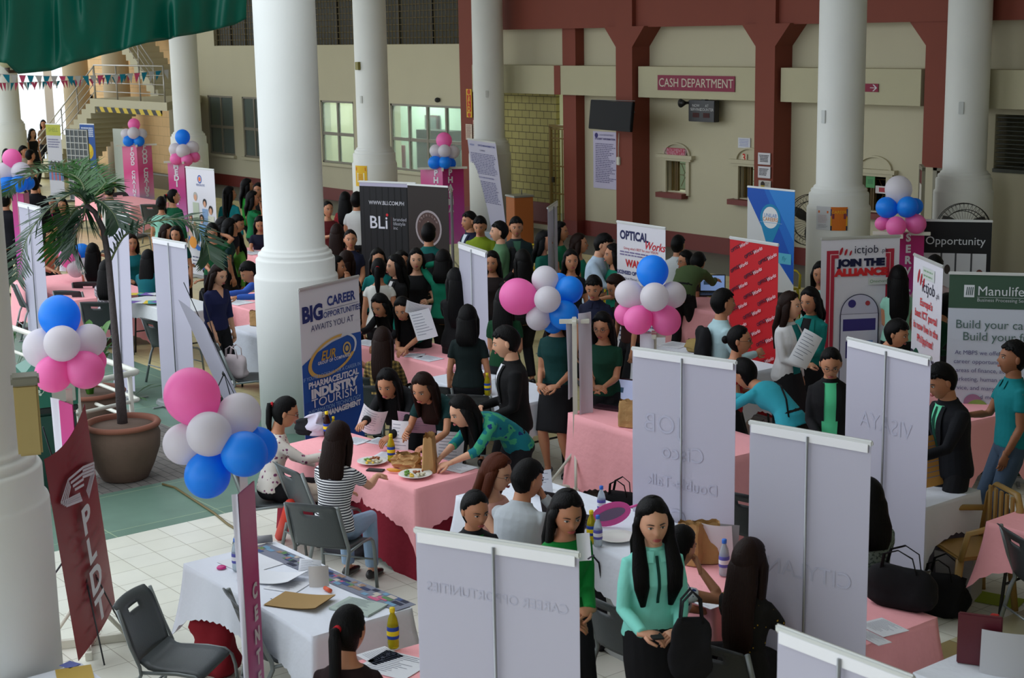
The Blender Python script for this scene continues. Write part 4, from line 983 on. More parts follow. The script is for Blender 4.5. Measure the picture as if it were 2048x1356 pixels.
for i, (x0, x1, z0, z1) in enumerate(GR):
    mb = MB(); n = int((x1 - x0) / .15)
    for k in range(n + 1): x = x0 + (x1 - x0) * k / n; mb.tube([(x, YW + .03, z0), (x, YW + .03, z1)], [.009] * 2, 5)
    for k in range(11): z = z0 + (z1 - z0) * k / 10; mb.tube([(x0, YW + .045, z), (x1, YW + .045, z)], [.009] * 2, 5)
    o = struct('window_%d' % (5 + i), mb, mat('bronze_grille', (116, 100, 62), .5))
    mb = MB(); mb.bx(x0, x1, YW + .12, YW + .13, z0, z1); mb.build('glass', mat('dark_window_glass', (52, 50, 38), .5, spec=.2), o)
    mb = MB()
    for k in range(6): x = x0 + (x1 - x0) * k / 5; mb.bx(x - .04, x + .04, YW + .08, YW + .12, z0, z1)
    mb.build('mullions', mat('dark_mullion', (56, 52, 44), .6), o)
# tiled cream wall and gate behind the red frame
mb = MB(); mb.bx(-28.4, -26.2, 21.75, 21.85, .1, 2.95); struct('wall_stair_lobby', mb, nodes_tile('cream_block_wall', (176, 166, 104), (168, 158, 98), (70, 62, 40), .16, .8, squash=1.6, off=.5, mort=.05, vert=True))
mb = MB(); mb.bx(-28.4, -25.4, 21.52, 21.74, 0, .12); mb.bx(-28.4, -26.2, 21.72, 21.75, 0, .55); struct('baseboard_lobby', mb, M_maroon)
g = empty('door_1', (-25.85, 21.62, 0), 0); g['kind'] = 'structure'
mb = MB(); gm = mat('bronze_gate_bar', (120, 96, 40), .5)
for k in range(7): mb.box((-.36 + .12 * k, 0, 1.15), (.02, .02, 2.1))
for z in (.15, .8, 1.4, 2.0, 2.2): mb.box((0, 0, z), (.78, .03, .03))
mb.build('gate_bars', gm, g)
mb = MB(); mb.box((-.39, 0, 1.15), (.06, .06, 2.2)); mb.box((.39, 0, 1.15), (.06, .06, 2.2)); mb.box((0, 0, 2.26), (.84, .06, .06)); mb.build('gate_frame', gm, g)
mb = MB(); mb.box((-.28, -.03, 1.1), (.06, .05, .12)); mb.build('gate_lock', plast((40, 30, 20)), g)
# cashier windows
for i, (x0, x1, z0, z1) in enumerate(CW):
    nm = 'window_%d' % (7 + i); cxw = (x0 + x1) / 2
    mb = MB()
    for x in (x0 - .045, x1 + .045): mb.bx(x - .045, x + .045, YW - .05, YW + .02, z0 - .06, z1)
    mb.bx(x0 - .22, x1 + .22, YW - .11, YW + .01, z1 + .02, z1 + .09); mb.bx(x0 - .16, x1 + .16, YW - .08, YW + .01, z1 - .03, z1 + .03)
    R_ = (x1 - x0) / 2 + .10; N = 20
    vs = []; 
    for y in (YW - .045, YW + .01):
        for rr in (R_, R_ - .05): vs += [(cxw + rr * math.cos(math.pi * k / N), y, z1 + .09 + .62 * rr * math.sin(math.pi * k / N)) for k in range(N + 1)]
    n = N + 1; fs = []
    for k in range(N): fs += [(k, k + 1, n + k + 1, n + k), (k, 2 * n + k, 2 * n + k + 1, k + 1), (n + k, n + k + 1, 3 * n + k + 1, 3 * n + k)]
    mb.add(vs, fs, 0, False)
    o = struct(nm, mb, M_wall)
    mb = MB(); b_ = mat('bronze_window_frame', (96, 74, 30), .5)
    for x in (x0 + .03, x0 + .12, x0 + .17): mb.bx(x - .018, x + .018, YW + .10, YW + .16, z0, z1)
    for k in range(6):
        a = k * math.pi / 3; c_ = Vector((x0 + .38, YW + .14, (z0 + z1) / 2)); mb.tube([c_ + Vector((.05 * math.cos(a), 0, .05 * math.sin(a))), c_ + Vector((.26 * math.cos(a), 0, .26 * math.sin(a)))], [.007] * 2, 5)
    mb.tube([c_ + Vector((.055 * math.cos(k * .524), 0, .055 * math.sin(k * .524))) for k in range(13)], [.006] * 13, 5)
    for z in (z0 + .04, z1 - .10, z1 - .04): mb.tube([(x0 + .18, YW + .14, z), (x1, YW + .14, z)], [.007] * 2, 5)
    for x in (x0 + .2, x1 - .02): mb.tube([(x, YW + .14, z0), (x, YW + .14, z1)], [.007] * 2, 5)
    mb.build('grille', b_, o)
    mb = MB(); mb.bx(x0 - .16, x1 + .02, YW - .18, YW + .02, z0 - .12, z0 - .02); mb.build('sill', M_maroon, o)
def wall_print(name, px0, py0, px1, py1, label, cat, fn, Y=YW - .012, col=(210, 208, 214), th=.012, tiltx=0., group=None):
    a = PY(px0, py0, Y); b = PY(px1, py1, Y); x0, x1 = a.x, b.x; z1, z0 = a.z, b.z
    if z1 < z0: z0, z1 = z1, z0
    t = MB(); w, h = abs(x1 - x0), z1 - z0
    t.box((0, 0, h / 2), (w, th, h)); o = t.build(name, printm(col) if col else M_wall, None); o.location = ((x0 + x1) / 2, Y - th / 2, z0); o.rotation_euler = (-tiltx, 0, 0)
    p = Print(w, h, y=-th / 2 - .001); fn(p) if fn else None; p.done(o)
    return tag(o, label, cat, group), w, h
WHT = (206, 202, 206)
wall_print('department_sign', 1316, 150, 1470, 184, 'maroon board reading CASH DEPARTMENT on the cream beam', 'sign', lambda p: p.text('CASH DEPARTMENT', .5, .48, .235, (196, 190, 170), sx=.93), Y=21.12, col=(132, 40, 66))
wall_print('arrow_sign', 1725, 167, 1757, 184, 'small maroon sign with a white arrow on the beam beside the notice column', 'sign', lambda p: (p.text('L', .12, .78, .09, WHT), p.text('S', .10, .2, .09, WHT), p.rect(.5, .46, .85, .54, WHT), p.poly([(.66, .9), (.74, .9), (.94, .5), (.74, .1), (.66, .1), (.84, .5)], WHT)), Y=21.12, col=(132, 24, 56))
# television
a = PY(1170, 200, 20.5); b = PY(1277, 264, 20.5)
tv = empty('television', ((a.x + b.x) / 2, 20.5, (a.z + b.z) / 2), math.radians(-8), 'black flat television on an arm in front of the second red pillar', 'television')
W_, H_ = abs(b.x - a.x) * .95, a.z - b.z
mb = MB(); mb.box((0, 0, 0), (W_, .06, H_), M=Matrix.Rotation(math.radians(-6), 4, 'X'), bev=.01); mb.build('housing', mat('television_black', (12, 12, 14), .5, spec=.15), tv)
mb = MB(); mb.box((0, -.033, .01), (W_ - .05, .004, H_ - .07), M=Matrix.Rotation(math.radians(-6), 4, 'X')); mb.build('screen', mat('dark_screen', (8, 9, 12), .45, spec=.12), tv)
mb = MB(); mb.tube([(0, .03, 0), (.0, .55, .05)], [.02] * 2, 6); mb.tube([(-W_ / 2, .02, H_ / 2), (W_ / 2, .05, H_ / 2 + .02)], [.008] * 2, 5); mb.build('wall_arm', metal((120, 120, 120)), tv)
def poster_small(p):
    p.disc(.14, .93, .07, (60, 50, 110)); p.text('CASH DEPARTMENT', .55, .94, .05, (70, 64, 120)); p.text('STUDENT INFORMATION', .5, .87, .055, (60, 50, 110), bold=.002)
    p.lines(.1, .95, .1, .8, 22, (110, 104, 140), th=.5, jit=.4)
wall_print('procedure_poster', 1187, 262, 1236, 380, 'tall lavender poster of printed steps on the wall under the television', 'poster', poster_small, col=(196, 190, 214))
mb = MB(); mb.box((0, 0, 0), (.09, .05, .16), bev=.01); o = mb.build('power_socket', plast((206, 204, 190)), None); q = PY(1237, 322, 21.0); o.location = q; tag(o, 'white socket box on the second red pillar below the television', 'socket')
mb = MB(); q2 = PY(1238, 266, 21.0); mb.tube([q, q.lerp(q2, .5) + Vector((.01, -.02, 0)), q2], [.008] * 3, 6); tag(mb.build('television_cable', plast((206, 204, 190)), None), 'white cable running down the second red pillar to its socket', 'cable')
# counter display and loudspeaker
a = PY(1378, 200, 21.2); b = PY(1430, 245, 21.2); cd = empty('counter_display', ((a.x + b.x) / 2, 21.25, (a.z + b.z) / 2), 0, 'black electronic display reading NOW SERVING AT COUNTER under the beam', 'display')
w_, h_ = abs(b.x - a.x), a.z - b.z
mb = MB(); mb.box((0, 0, 0), (w_, .14, h_), bev=.01); c_ = mb.build('housing', plast((18, 17, 18), .35), cd)
p = Print(w_, h_, y=-.072); p.text('NOW\nSERVING', .3, .66, .075, (190, 190, 190)); p.text('AT\nCOUNTER', .72, .66, .075, (190, 190, 190)); p.rect(.18, .2, .42, .42, (60, 16, 14)); p.rect(.58, .2, .82, .42, (60, 16, 14))
p.g.v = [(x, y, z - h_ / 2) for x, y, z in p.g.v]; p.t.v = [(x, y, z - h_ / 2) for x, y, z in p.t.v]; p.done(c_)
mb = MB(); mb.box((0, .03, h_ / 2 + .06), (.1, .1, .14)); mb.build('bracket', plast((30, 30, 30)), cd)
q = PY(1369, 206, 21.2); sp = empty('horn_speaker', q, 0, 'small black horn loudspeaker left of the counter display', 'speaker')
mb = MB(); mb.tube([(0, .1, 0), (0, .02, 0), (0, -.1, 0)], [.02, .035, .085], 16); mb.build('horn', plast((16, 16, 17)), sp)
mb = MB(); mb.box((0, .14, 0), (.05, .1, .05)); mb.build('mount', plast((30, 30, 30)), sp)
wall_print('counter_sign', 1334, 295, 1370, 314, 'pink sign board in the arch over the left cashier window', 'sign', lambda p: (p.text('ENROLLMENT PRE', .5, .70, .085, (210, 170, 180)), p.text('PAYMENT LANE', .5, .3, .085, (210, 170, 180))), Y=21.42, col=(176, 60, 84))
wall_print('counter_number', 1484, 308, 1494, 322, 'red numeral 3 in the arch over the middle cashier window', 'sign', lambda p: p.text('3', .5, .45, .19, (190, 34, 24), bold=.006), Y=21.47, col=(206, 202, 176))
wall_print('wall_notice', 1477, 275, 1501, 297, 'white notice sheet above the middle cashier window', 'notice', lambda p: p.lines(.1, .9, .15, .9, 5, (120, 130, 190), cen=True), col=(206, 208, 214))
wall_print('pillar_notice', 1517, 305, 1541, 330, 'upper white notice taped to the third red pillar', 'notice', lambda p: p.lines(.1, .9, .2, .85, 5, (40, 40, 44), th=.6, cen=True), Y=21.01, group='notices on the pillar')
wall_print('pillar_notice', 1517, 332, 1541, 357, 'lower white notice taped to the third red pillar', 'notice', lambda p: p.lines(.1, .9, .2, .85, 5, (40, 40, 44), th=.6, jit=.3), Y=21.01, group='notices on the pillar')
wall_print('pillar_photo_notice', 1518, 360, 1542, 376, 'photo notice with a dark portrait at the foot of the pillar notices', 'notice', lambda p: (p.disc(.35, .45, .18, (50, 36, 30)), p.rect(.2, 0, .5, .3, (170, 150, 60)), p.lines(.55, .9, .2, .8, 3, (60, 60, 60))), Y=21.01, col=(190, 186, 180))
wall_print('narrow_notice', 932, 248, 945, 280, 'tall cream notice with small print on the left red pillar, below the banner sign', 'notice', lambda p: p.lines(.1, .9, .05, .95, 12, (150, 110, 100), th=.6), Y=21.27, col=(216, 200, 180))
wall_print('vertical_sign', 933, 178, 945, 235, 'narrow red and yellow vertical sign on the left red pillar', 'sign', lambda p: (p.rect(.12, .2, .88, .8, (190, 40, 24)), p.disc(.5, .1, .3, (190, 60, 24)), p.disc(.5, .9, .3, (190, 60, 24)), [p.text(c, .5, .74 - i * .11, .14, (226, 190, 60)) for i, c in enumerate('SALIDA')]), Y=21.27, col=(214, 170, 40))
wall_print('narrow_notice', 947, 240, 957, 285, 'small pasted note column right of the red and yellow sign', 'notice', lambda p: p.lines(.1, .9, .05, .95, 9, (150, 110, 100), th=.5), Y=21.27, col=(214, 204, 190))
# pictures and furniture glimpsed through the lit windows
for (x0, x1, z0, z1, c, lb, nm, ct) in ((-30.0, -28.9, 1.55, 2.15, (120, 160, 190), 'blue group photograph on the wall behind the wide window', 'framed_picture', 'picture'), (-35.0, -34.4, 1.5, 2.1, (96, 104, 100), 'grey notice frame in the office behind the two-pane window', 'framed_picture', 'picture')):
    mb = MB(); mb.bx(x0, x1, 24.40, 24.48, z0, z1); o = mb.build(nm, printm((90, 60, 60)), None)
    mb = MB(); mb.bx(x0 + .05, x1 - .05, 24.385, 24.4, z0 + .05, z1 - .05); mb.build('picture_print', printm(c), o); tag(o, lb, ct)
for (x, z, w, d, h, c, lb, nm) in ((-31.2, 0, 1.5, .5, 1.35, (150, 156, 150), 'grey filing cabinets behind the wide window', 'filing_cabinet'), (-33.2, 0, 1.5, .45, 1.8, (64, 56, 54), 'dark bookcase behind the wide window, left of the cabinets', 'bookcase'), (-35.6, 0, .9, .5, 1.3, (120, 36, 44), 'maroon cabinet in the office behind the two-pane window', 'office_cabinet')):
    t = empty(nm, (x, 23.6, 0), 0, lb, 'cabinet'); mb = MB(); mb.box((0, 0, h / 2), (w, d, h), bev=.01); mb.build('body', plast(c, .5), t)
    for k in range(3):
        mb = MB(); mb.box((0, -d / 2 - .01, h * (.18 + .3 * k)), (w * .92, .02, h * .27), bev=.005); dr = mb.build('drawer', plast(tuple(int(v * .9) for v in c), .5), t)
        mb = MB(); mb.box((0, -d / 2 - .03, h * (.18 + .3 * k)), (.14, .02, .02)); mb.build('handle', metal(), dr)
# louvred opening, brown door on the right
mb = MB()
for k in range(12): mb.box((-13.75, YW + .08, 2.04 + k * .07), (2.3, .10, .012), M=None)
mb.bx(-14.9, -12.6, YW - .03, YW + .1, 1.94, 2.0); struct('window_10', mb, mat('dark_louvre_slat', (74, 76, 68), .5))
mb = MB(); mb.bx(-16.0, -15.15, YW + .02, YW + .07, 0, 1.92); d_ = struct('door_2', mb, mat('brown_wood_door', (72, 40, 18), .45, var=.12, vscale=3))
mb = MB(); mb.bx(-16.04, -15.96, YW - .04, YW + .1, 0, 1.98); mb.bx(-15.19, -15.11, YW - .04, YW + .1, 0, 1.98); mb.bx(-16.04, -15.11, YW - .04, YW + .1, 1.9, 1.98); mb.build('door_frame', mat('grey_door_frame', (140, 136, 118), .6), d_)
mb = MB(); mb.ell((-15.26, YW - .02, .95), (.03, .03, .03)); mb.build('door_knob', metal(), d_)
t = empty('display_board', PD(1836, 590, (-15.6, 19.6, 1.0)), 0, 'maroon framed notice board standing beside the brown door', 'board'); t.location.z = 0; yw_ = math.radians(-48); t.rotation_euler = (0, 0, yw_)
q = t.location
mb = MB()
for (c, d) in (((-.27, 0, 1.15), (.06, .05, 1.95)), ((.27, 0, 1.15), (.06, .05, 1.95)), ((0, 0, 2.1), (.6, .05, .06)), ((0, 0, .2), (.6, .05, .06))): mb.box(c, d)
for x_ in (-.27, .27): mb.box((x_, 0, .09), (.06, .3, .18))
mb.build('board_frame', mat('grey_door_frame', (140, 136, 118), .6), t)
mb = MB(); mb.box((0, 0, 1.15), (.48, .02, 1.85)); o = mb.build('panel', printm((110, 42, 46)), t)
mb = MB(); mb.box((0, -.016, 1.2), (.34, .006, 1.3)); o2 = mb.build('notice_sheet', printm((204, 200, 190)), o)
# small fittings on the columns
def col_box(px, py, nm, xy, dims, label, cat, col):
    q = PD(px, py, (xy[0], xy[1], 3)); d = Vector((q.x - xy[0], q.y - xy[1], 0)); cdir = Vector((-xy[0], -xy[1], 0)).normalized()
    lat = Vector((-cdir.y, cdir.x, 0)); s = max(-.95, min(.95, d.dot(lat) / .335)); dr = (cdir * math.sqrt(1 - s * s) + lat * s)
    mb = MB(); mb.box((0, 0, 0), dims, bev=.006); o = mb.build(nm, plast(col), None); o.location = Vector((xy[0], xy[1], q.z)) + dr * (.335 + dims[1] / 2 - .003); o.rotation_euler = (0, 0, math.atan2(dr.y, dr.x) + math.pi / 2)
    return tag(o, label, cat)
col_box(718, 131, 'junction_box', COLS['2'], (.10, .07, .16), 'small olive box on the column left of the wide window', 'box', (130, 122, 50))
col_box(723, 198, 'light_switch', COLS['2'], (.06, .02, .15), 'white switch plate on the column left of the wide window', 'switch', (200, 202, 196))
col_box(974, 187, 'light_switch', COLS['3'], (.06, .02, .15), 'white switch plate on the column beside the red and yellow sign', 'switch', (200, 202, 196))
col_box(1648, 232, 'light_switch', COLS['5'], (.08, .02, .19), 'white switch plate on the column with the posted flyers', 'switch', (196, 200, 198))
col_box(1923, 214, 'light_switch', COLS['6'], (.08, .02, .19), 'white switch plate on the rightmost column', 'switch', (196, 200, 198))
def drum_poster(px, py, xy, w, h, label, fn, col, r=.465):
    q = PD(px, py, (xy[0], xy[1], 1.2)); cdir = Vector((-xy[0], -xy[1], 0)).normalized(); lat = Vector((-cdir.y, cdir.x, 0)); d = Vector((q.x - xy[0], q.y - xy[1], 0))
    a0 = math.asin(max(-.95, min(.95, d.dot(lat) / r))) + math.atan2(cdir.y, cdir.x); z = PD(px, py, Vector(xy + (1,)) + cdir * r).z
    mb = MB(); N = 8; vs = [(r_ * math.cos(a0 + w / r * (i / N - .5)), r_ * math.sin(a0 + w / r * (i / N - .5)), zz) for r_ in (r + .004, r + .001) for zz in (-h / 2, h / 2) for i in range(N + 1)]
    n = N + 1; fs = []
    for i in range(N): fs += [(i, i + 1, n + i + 1, n + i), (2 * n + i, 3 * n + i, 3 * n + i + 1, 2 * n + i + 1)]
    mb.add(vs, fs); o = mb.build('flyer', printm(col), None); o.location = (xy[0], xy[1], z)
    p = Print(w, h, y=-.001); fn(p)
    for M_, nm, ml in ((p.g, 'printed_graphic', p.gm), (p.t, 'lettering', p.tm)):
        M_.v = [((r + .006 - y) * math.cos(a0 + x / r), (r + .006 - y) * math.sin(a0 + x / r), z_ - h / 2) for x, y, z_ in M_.v]
        if M_.v: M_.build(nm, ml, o, fixn=False)
    return tag(o, label, 'poster')
drum_poster(1647, 436, COLS['5'], .23, .34, 'white flyer with orange heading on the column drum', lambda p: (p.rect(.15, .72, .85, .82, (214, 110, 50)), p.lines(.15, .85, .3, .65, 7, (190, 160, 160)), p.lines(.15, .85, .08, .25, 3, (150, 150, 160))), (206, 208, 212))
drum_poster(1678, 436, COLS['5'], .24, .34, 'orange and blue poster on the column drum, right of the white flyer', lambda p: (p.rect(0, .62, 1, .92, (50, 60, 110)), p.rect(0, .2, 1, .55, (206, 150, 30)), p.rect(0, 0, 1, .2, (40, 44, 60)), p.rect(.1, .5, .9, .72, (120, 50, 60)), p.text('CAREER', .5, .78, .06, (230, 180, 40))), (206, 110, 30))
drum_poster(722, 352, COLS['2'], .30, .42, 'yellow and red poster on the drum of the column behind the black banner', lambda p: (p.rect(.1, .75, .9, .92, (200, 70, 30)), p.rect(.2, .2, .8, .65, (230, 226, 190)), p.lines(.25, .75, .25, .6, 5, (190, 120, 40))), (226, 180, 40))
wall_print('green_notice', 1733, 350, 1750, 376, 'green sheet on the wall right of the flyer column', 'notice', lambda p: p.rect(.2, .3, .8, .7, (70, 130, 84)), col=(84, 150, 96))
wall_print('wall_notice', 1752, 371, 1775, 388, 'small white and red notice behind the white balloon of the services sign', 'notice', lambda p: p.rect(.3, .2, .9, .8, (170, 60, 70)), col=(206, 200, 200))
for k, (px, py) in enumerate(((875, 200),)):
    q = PY(px, py, YW - .06); t = empty('security_camera', q, 0, 'small dark camera on the wall above the wide window', 'camera')
    mb = MB(); mb.ell((0, 0, 0), (.05, .08, .06)); mb.build('camera_body', plast((40, 40, 44)), t); mb = MB(); mb.tube([(0, .06, 0), (0, .02, 0)], [.02] * 2, 8); mb.build('mount', plast((90, 90, 90)), t)
# ---------------------------------------------------------------- left end: stair landing, far columns
def prism(mb, pts, z0, z1): mb.loft([[(x, y, z0) for x, y in pts], [(x, y, z1) for x, y in pts]], smooth=False)
LX0, LX1, LY0, LY1, LZ = -54.2, -37.5, 18.6, 21.45, 2.35
a = PD(275, 203, (-45, 19.2, 2.4)); b = PD(400, 203, (-41.5, 19.2, 2.4))
mb = MB(); prism(mb, [(-43, 18.4), (-38.3, 18.4), (-39.5, 19.2), (-42.2, 21.4), (-43, 21.4)], 2.38, 2.6); struct('trim_9', mb, M_wall)
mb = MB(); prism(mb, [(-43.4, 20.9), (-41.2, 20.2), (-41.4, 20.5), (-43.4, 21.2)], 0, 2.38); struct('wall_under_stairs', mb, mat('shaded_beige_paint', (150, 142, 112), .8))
mb = MB(); mb.bx(-58, -53.3, 21.0, 21.3, 0, 6); struct('bright_doorway_panel', mb, mat('doorway_daylight_white', (244, 246, 250), .8))  # white panel standing in for daylight in the far doorway
hz = mat('hazard_tape_nodes', (200, 170, 20), .6)
nt = hz.node_tree; wv = nt.nodes.new('ShaderNodeTexWave'); wv.inputs['Scale'].default_value = 1.2; wv.bands_direction = 'DIAGONAL'; tcx = nt.nodes.new('ShaderNodeTexCoord'); rp = nt.nodes.new('ShaderNodeValToRGB'); rp.color_ramp.interpolation = 'CONSTANT'
rp.color_ramp.elements[0].color = lin((24, 22, 18)); rp.color_ramp.elements[1].position = .5; rp.color_ramp.elements[1].color = lin((206, 176, 24))
nt.links.new(tcx.outputs['Object'], wv.inputs[0]); nt.links.new(wv.outputs['Fac'], rp.inputs[0]); nt.links.new(rp.outputs[0], nt.nodes['Principled BSDF'].inputs['Base Color'])
mb = MB(); mb.bx(-42.8, -38.6, 18.36, 18.4, 2.24, 2.38); struct('trim_10', mb, hz)
# stairs: a lower flight to the left, an upper flight behind
def flight(x0, z0, x1, z1, y0, y1, n, nm, m):
    mb = MB()
    for i in range(n):
        xa = x0 + (x1 - x0) * i / n; xb = x0 + (x1 - x0) * (i + 1) / n; z = z0 + (z1 - z0) * (i + 1) / n; mb.bx(xa, xb, y0, y1, z - .42, z)
    return struct(nm, mb, m)
flight(-48.2, 0, -43.0, 2.6, 18.4, 19.8, 16, 'trim_11', M_wall)
flight(-43.0, 2.6, -48.2, 6.2, 20.4, 21.4, 20, 'trim_12', M_wall)
mb = MB(); mb.bx(-53.3, -42.9, 22.0, 22.2, 0, 8); struct('wall_stairwell', mb, nodes_tile('sandstone_block_wall', (222, 184, 132), (214, 176, 124), (170, 140, 100), .3, .8, squash=2.2, off=.5, mort=.02, vert=True))
RL = metal((176, 172, 166), .35)
def railing(pts, hgt, label, n=3, posts=True, rad=.022):
    t = empty('stair_railing', pts[0], 0, label, 'railing'); o0 = Vector(pts[0])
    for k in range(n + 1):
        dz = hgt * (1 - k * .26); mb = MB(); mb.tube([Vector(p) - o0 + Vector((0, 0, dz)) for p in pts], [rad if k == 0 else rad * .6] * len(pts), 6); mb.build('handrail' if k == 0 else 'rail', RL, t)
    for a_, b_ in zip(pts, pts[1:]):
        L_ = (Vector(b_) - Vector(a_)).length; m_ = max(1, int(L_ / 1.15))
        for i in range(m_ + 1):
            p = Vector(a_).lerp(Vector(b_), i / m_) - o0; mb = MB(); mb.tube([p, p + Vector((0, 0, hgt))], [rad] * 2, 6); mb.build('post', RL, t)
    return t
railing([(-43.0, 18.45, 2.6), (-38.5, 18.45, 2.6)], .95, 'steel railing along the edge of the stair landing')
railing([(-48.2, 18.45, .1), (-43.05, 18.45, 2.6)], .9, 'steel railing of the lower stair flight')
railing([(-43.1, 20.35, 2.65), (-48.0, 20.35, 6.05)], .9, 'steel railing of the upper stair flight')
for (x, y, lab) in ((-50.0, 20.8, 0), (-47.7, 21.2, 1)):
    mb = MB(); mb.lathe([(.42, 0), (.42, 9)], (x, y, 0), 32); struct('column', mb, mat('beige_column_paint', (196, 178, 150), .8))
mb = MB(); mb.bx(-52.6, -51.6, 21.9, 21.98, 0, 2.3); d_ = struct('door_3', mb, mat('tan_door', (186, 150, 110), .6))
mb = MB(); mb.bx(-52.7, -52.6, 21.85, 21.98, 0, 2.4); mb.bx(-51.6, -51.5, 21.85, 21.98, 0, 2.4); mb.bx(-52.7, -51.5, 21.85, 21.98, 2.3, 2.4); mb.build('door_frame', plast((40, 32, 28)), d_)
# globe lamp on the far left column
q = PD(13, 118, (-44.7, 16.2, 4)); t = empty('globe_lamp', q, 0, 'white globe lamp on the leftmost far column', 'lamp')
mb = MB(); mb.ell((0, 0, 0), (.26, .26, .26), 0, None, 24, 16); mb.build('globe', mat('frosted_globe', (176, 176, 150), .3), t)
mb = MB(); mb.tube([(0, 0, -.24), (0, .05, -.36), (0, .5, -.36)], [.09, .05, .04], 10); mb.build('bracket', plast((70, 50, 44)), t)
# bunting: two cords of small pennants
def bunting(p0, p1, sag, n, label, cols, sz, hang=1.):
    t = empty('bunting_garland', p0, 0, label, 'bunting'); a = Vector(p0); b = Vector(p1)
    f = lambda u: a.lerp(b, u) - Vector((0, 0, sag * 4 * u * (1 - u))) - a
    mb = MB(); mb.tube([f(i / 40) for i in range(41)], [.006] * 41, 4); mb.build('cord', cloth((200, 200, 206)), t)
    for i in range(n):
        u0 = (i + .08) / n; u1 = (i + .92) / n; q0, q1 = f(u0), f(u1); m_ = (q0 + q1) / 2 + Vector((random.uniform(-.03, .03), random.uniform(-.08, .08), -sz)); o_ = Vector((0, .004, 0))
        mb = MB(); mb.add([q0, q1, m_, q0 + o_, q1 + o_, m_ + o_], [(0, 2, 1), (3, 4, 5), (0, 1, 4, 3), (1, 2, 5, 4), (2, 0, 3, 5)], 0, False)
        c = cols[i % len(cols)]; mb.build('pennant', cloth(c), t)
TEAL, PNK, WT = (30, 140, 176), (226, 90, 140), (206, 208, 216)
bunting(PD(-30, 146, (-38, 15, 4)), PD(338, 139, (-40, 18.5, 4)), .12, 24, 'string of blue, white and pink pennants crossing the left columns, upper cord', [TEAL, WT, TEAL, WT, PNK], .26)
bunting(PD(-30, 166, (-36, 14, 4)), PD(260, 150, (-42, 18, 4)), .05, 40, 'string of small mixed pennants behind and just below the upper cord', [PNK, WT, TEAL, PNK], .20)
# green satin drape hanging across the upper left
mb = MB(); nx, nz = 160, 30; ref = Vector((-17, 5.5, 5)); bot = [(-40, 122), (20, 126), (37, 148), (95, 142), (200, 112), (300, 85), (400, 66), (470, 50), (497, 38)]
def bz(x):
    for (a_, b_), (c_, d2) in zip(bot, bot[1:]):
        if a_ <= x <= c_: return b_ + (d2 - b_) * (x - a_) / (c_ - a_)
    return bot[-1][1]
pa = PD(-60, -60, ref, 0); pb = PD(498, -60, ref, 3.5); dirv = (pb - pa); vs = []
for th in (0, .01):
    for j in range(nz + 1):
        for i in range(nx + 1):
            px = -40 + 537 * i / nx; f = i / nx; y1 = bz(px); py = -130 + (y1 + 130) * j / nz
            s = (j / nz); q = PD(px + (6 * math.sin(f * 60)) * 0, py, ref, 3.5 * f)
            fold = (.10 * math.sin(f * 30 + 1.2 * math.sin(f * 9)) + .035 * math.sin(f * 71 + 3 * s) + .07 * math.sin(f * 30 - s * 5 + 2 * math.sin(f * 17))) * (.6 + .4 * s)
            vs.append(q + Vector((.61, -.79, 0)) * 0 + Vector((ROT[0][2], ROT[1][2], 0)) * (fold + th))
n1 = (nx + 1) * (nz + 1); fs = []
for j in range(nz):
    for i in range(nx): a = j * (nx + 1) + i; fs += [(a, a + 1, a + nx + 2, a + nx + 1), (n1 + a, n1 + a + nx + 1, n1 + a + nx + 2, n1 + a + 1)]
for i in range(nx): a = nz * (nx + 1) + i; fs.append((a, n1 + a, n1 + a + 1, a + 1))
mb.add(vs, fs); tag(mb.build('satin_drape', mat('green_satin', (4, 92, 74), .36, spec=.35), None), 'green satin drape gathered in folds along the upper left of the hall', 'drape')
# ---------------------------------------------------------------- white pipe railing, planter, palm pot, bin
def pipe_rail(label):
    t = empty('pipe_railing', (0, 0, 0), 0, label, 'railing'); M_ = mat('white_enamel_pipe', (226, 226, 214), .35)
    c = P(272, 935, 0); hgt = 1.0
    far = P(60, 818, 0) if False else None
    corner = P(258, 893, 0); zt = 0
    A = P(276, 744, .95); rz = A.copy(); rz.z = 0                      # corner post foot
    L = P(20, 742, .25); 
    e1 = Vector((A.x - 8.6, A.y + .0, 0)); e2 = Vector((A.x + .1, A.y - 3.6, 0))
    e2 = P(75, 787, .95); d2 = (Vector((e2.x, e2.y, 0)) - rz); e1 = P(10, 650, .95); d1 = (Vector((e1.x, e1.y, 0)) - rz)
    for k, z in enumerate((.95, .66, .42, .18)):
        mb = MB(); r = .032 if k == 0 else .020
        pts = [rz + d1 * 1.15, rz + d1 * .5, rz + d1 * .035, rz + d1 * .006 + d2 * .006, rz + d2 * .035, rz + d2 * .5, rz + d2 * 1.25]
        mb.tube([p + Vector((0, 0, z)) for p in pts], [r] * 7, 10); mb.build('handrail' if k == 0 else 'rail', M_, t)
    for q in (rz + d2 * .09, rz + d2 * .62, rz + d2 * 1.2, rz + d1 * .45, rz + d1 * .95): mb = MB(); mb.tube([q, q + Vector((0, 0, .95))], [.026] * 2, 10); mb.build('post', M_, t)
    return t, rz, d1, d2
PR, rz0, d1_, d2_ = pipe_rail('white pipe railing with a rounded corner behind the potted palm')
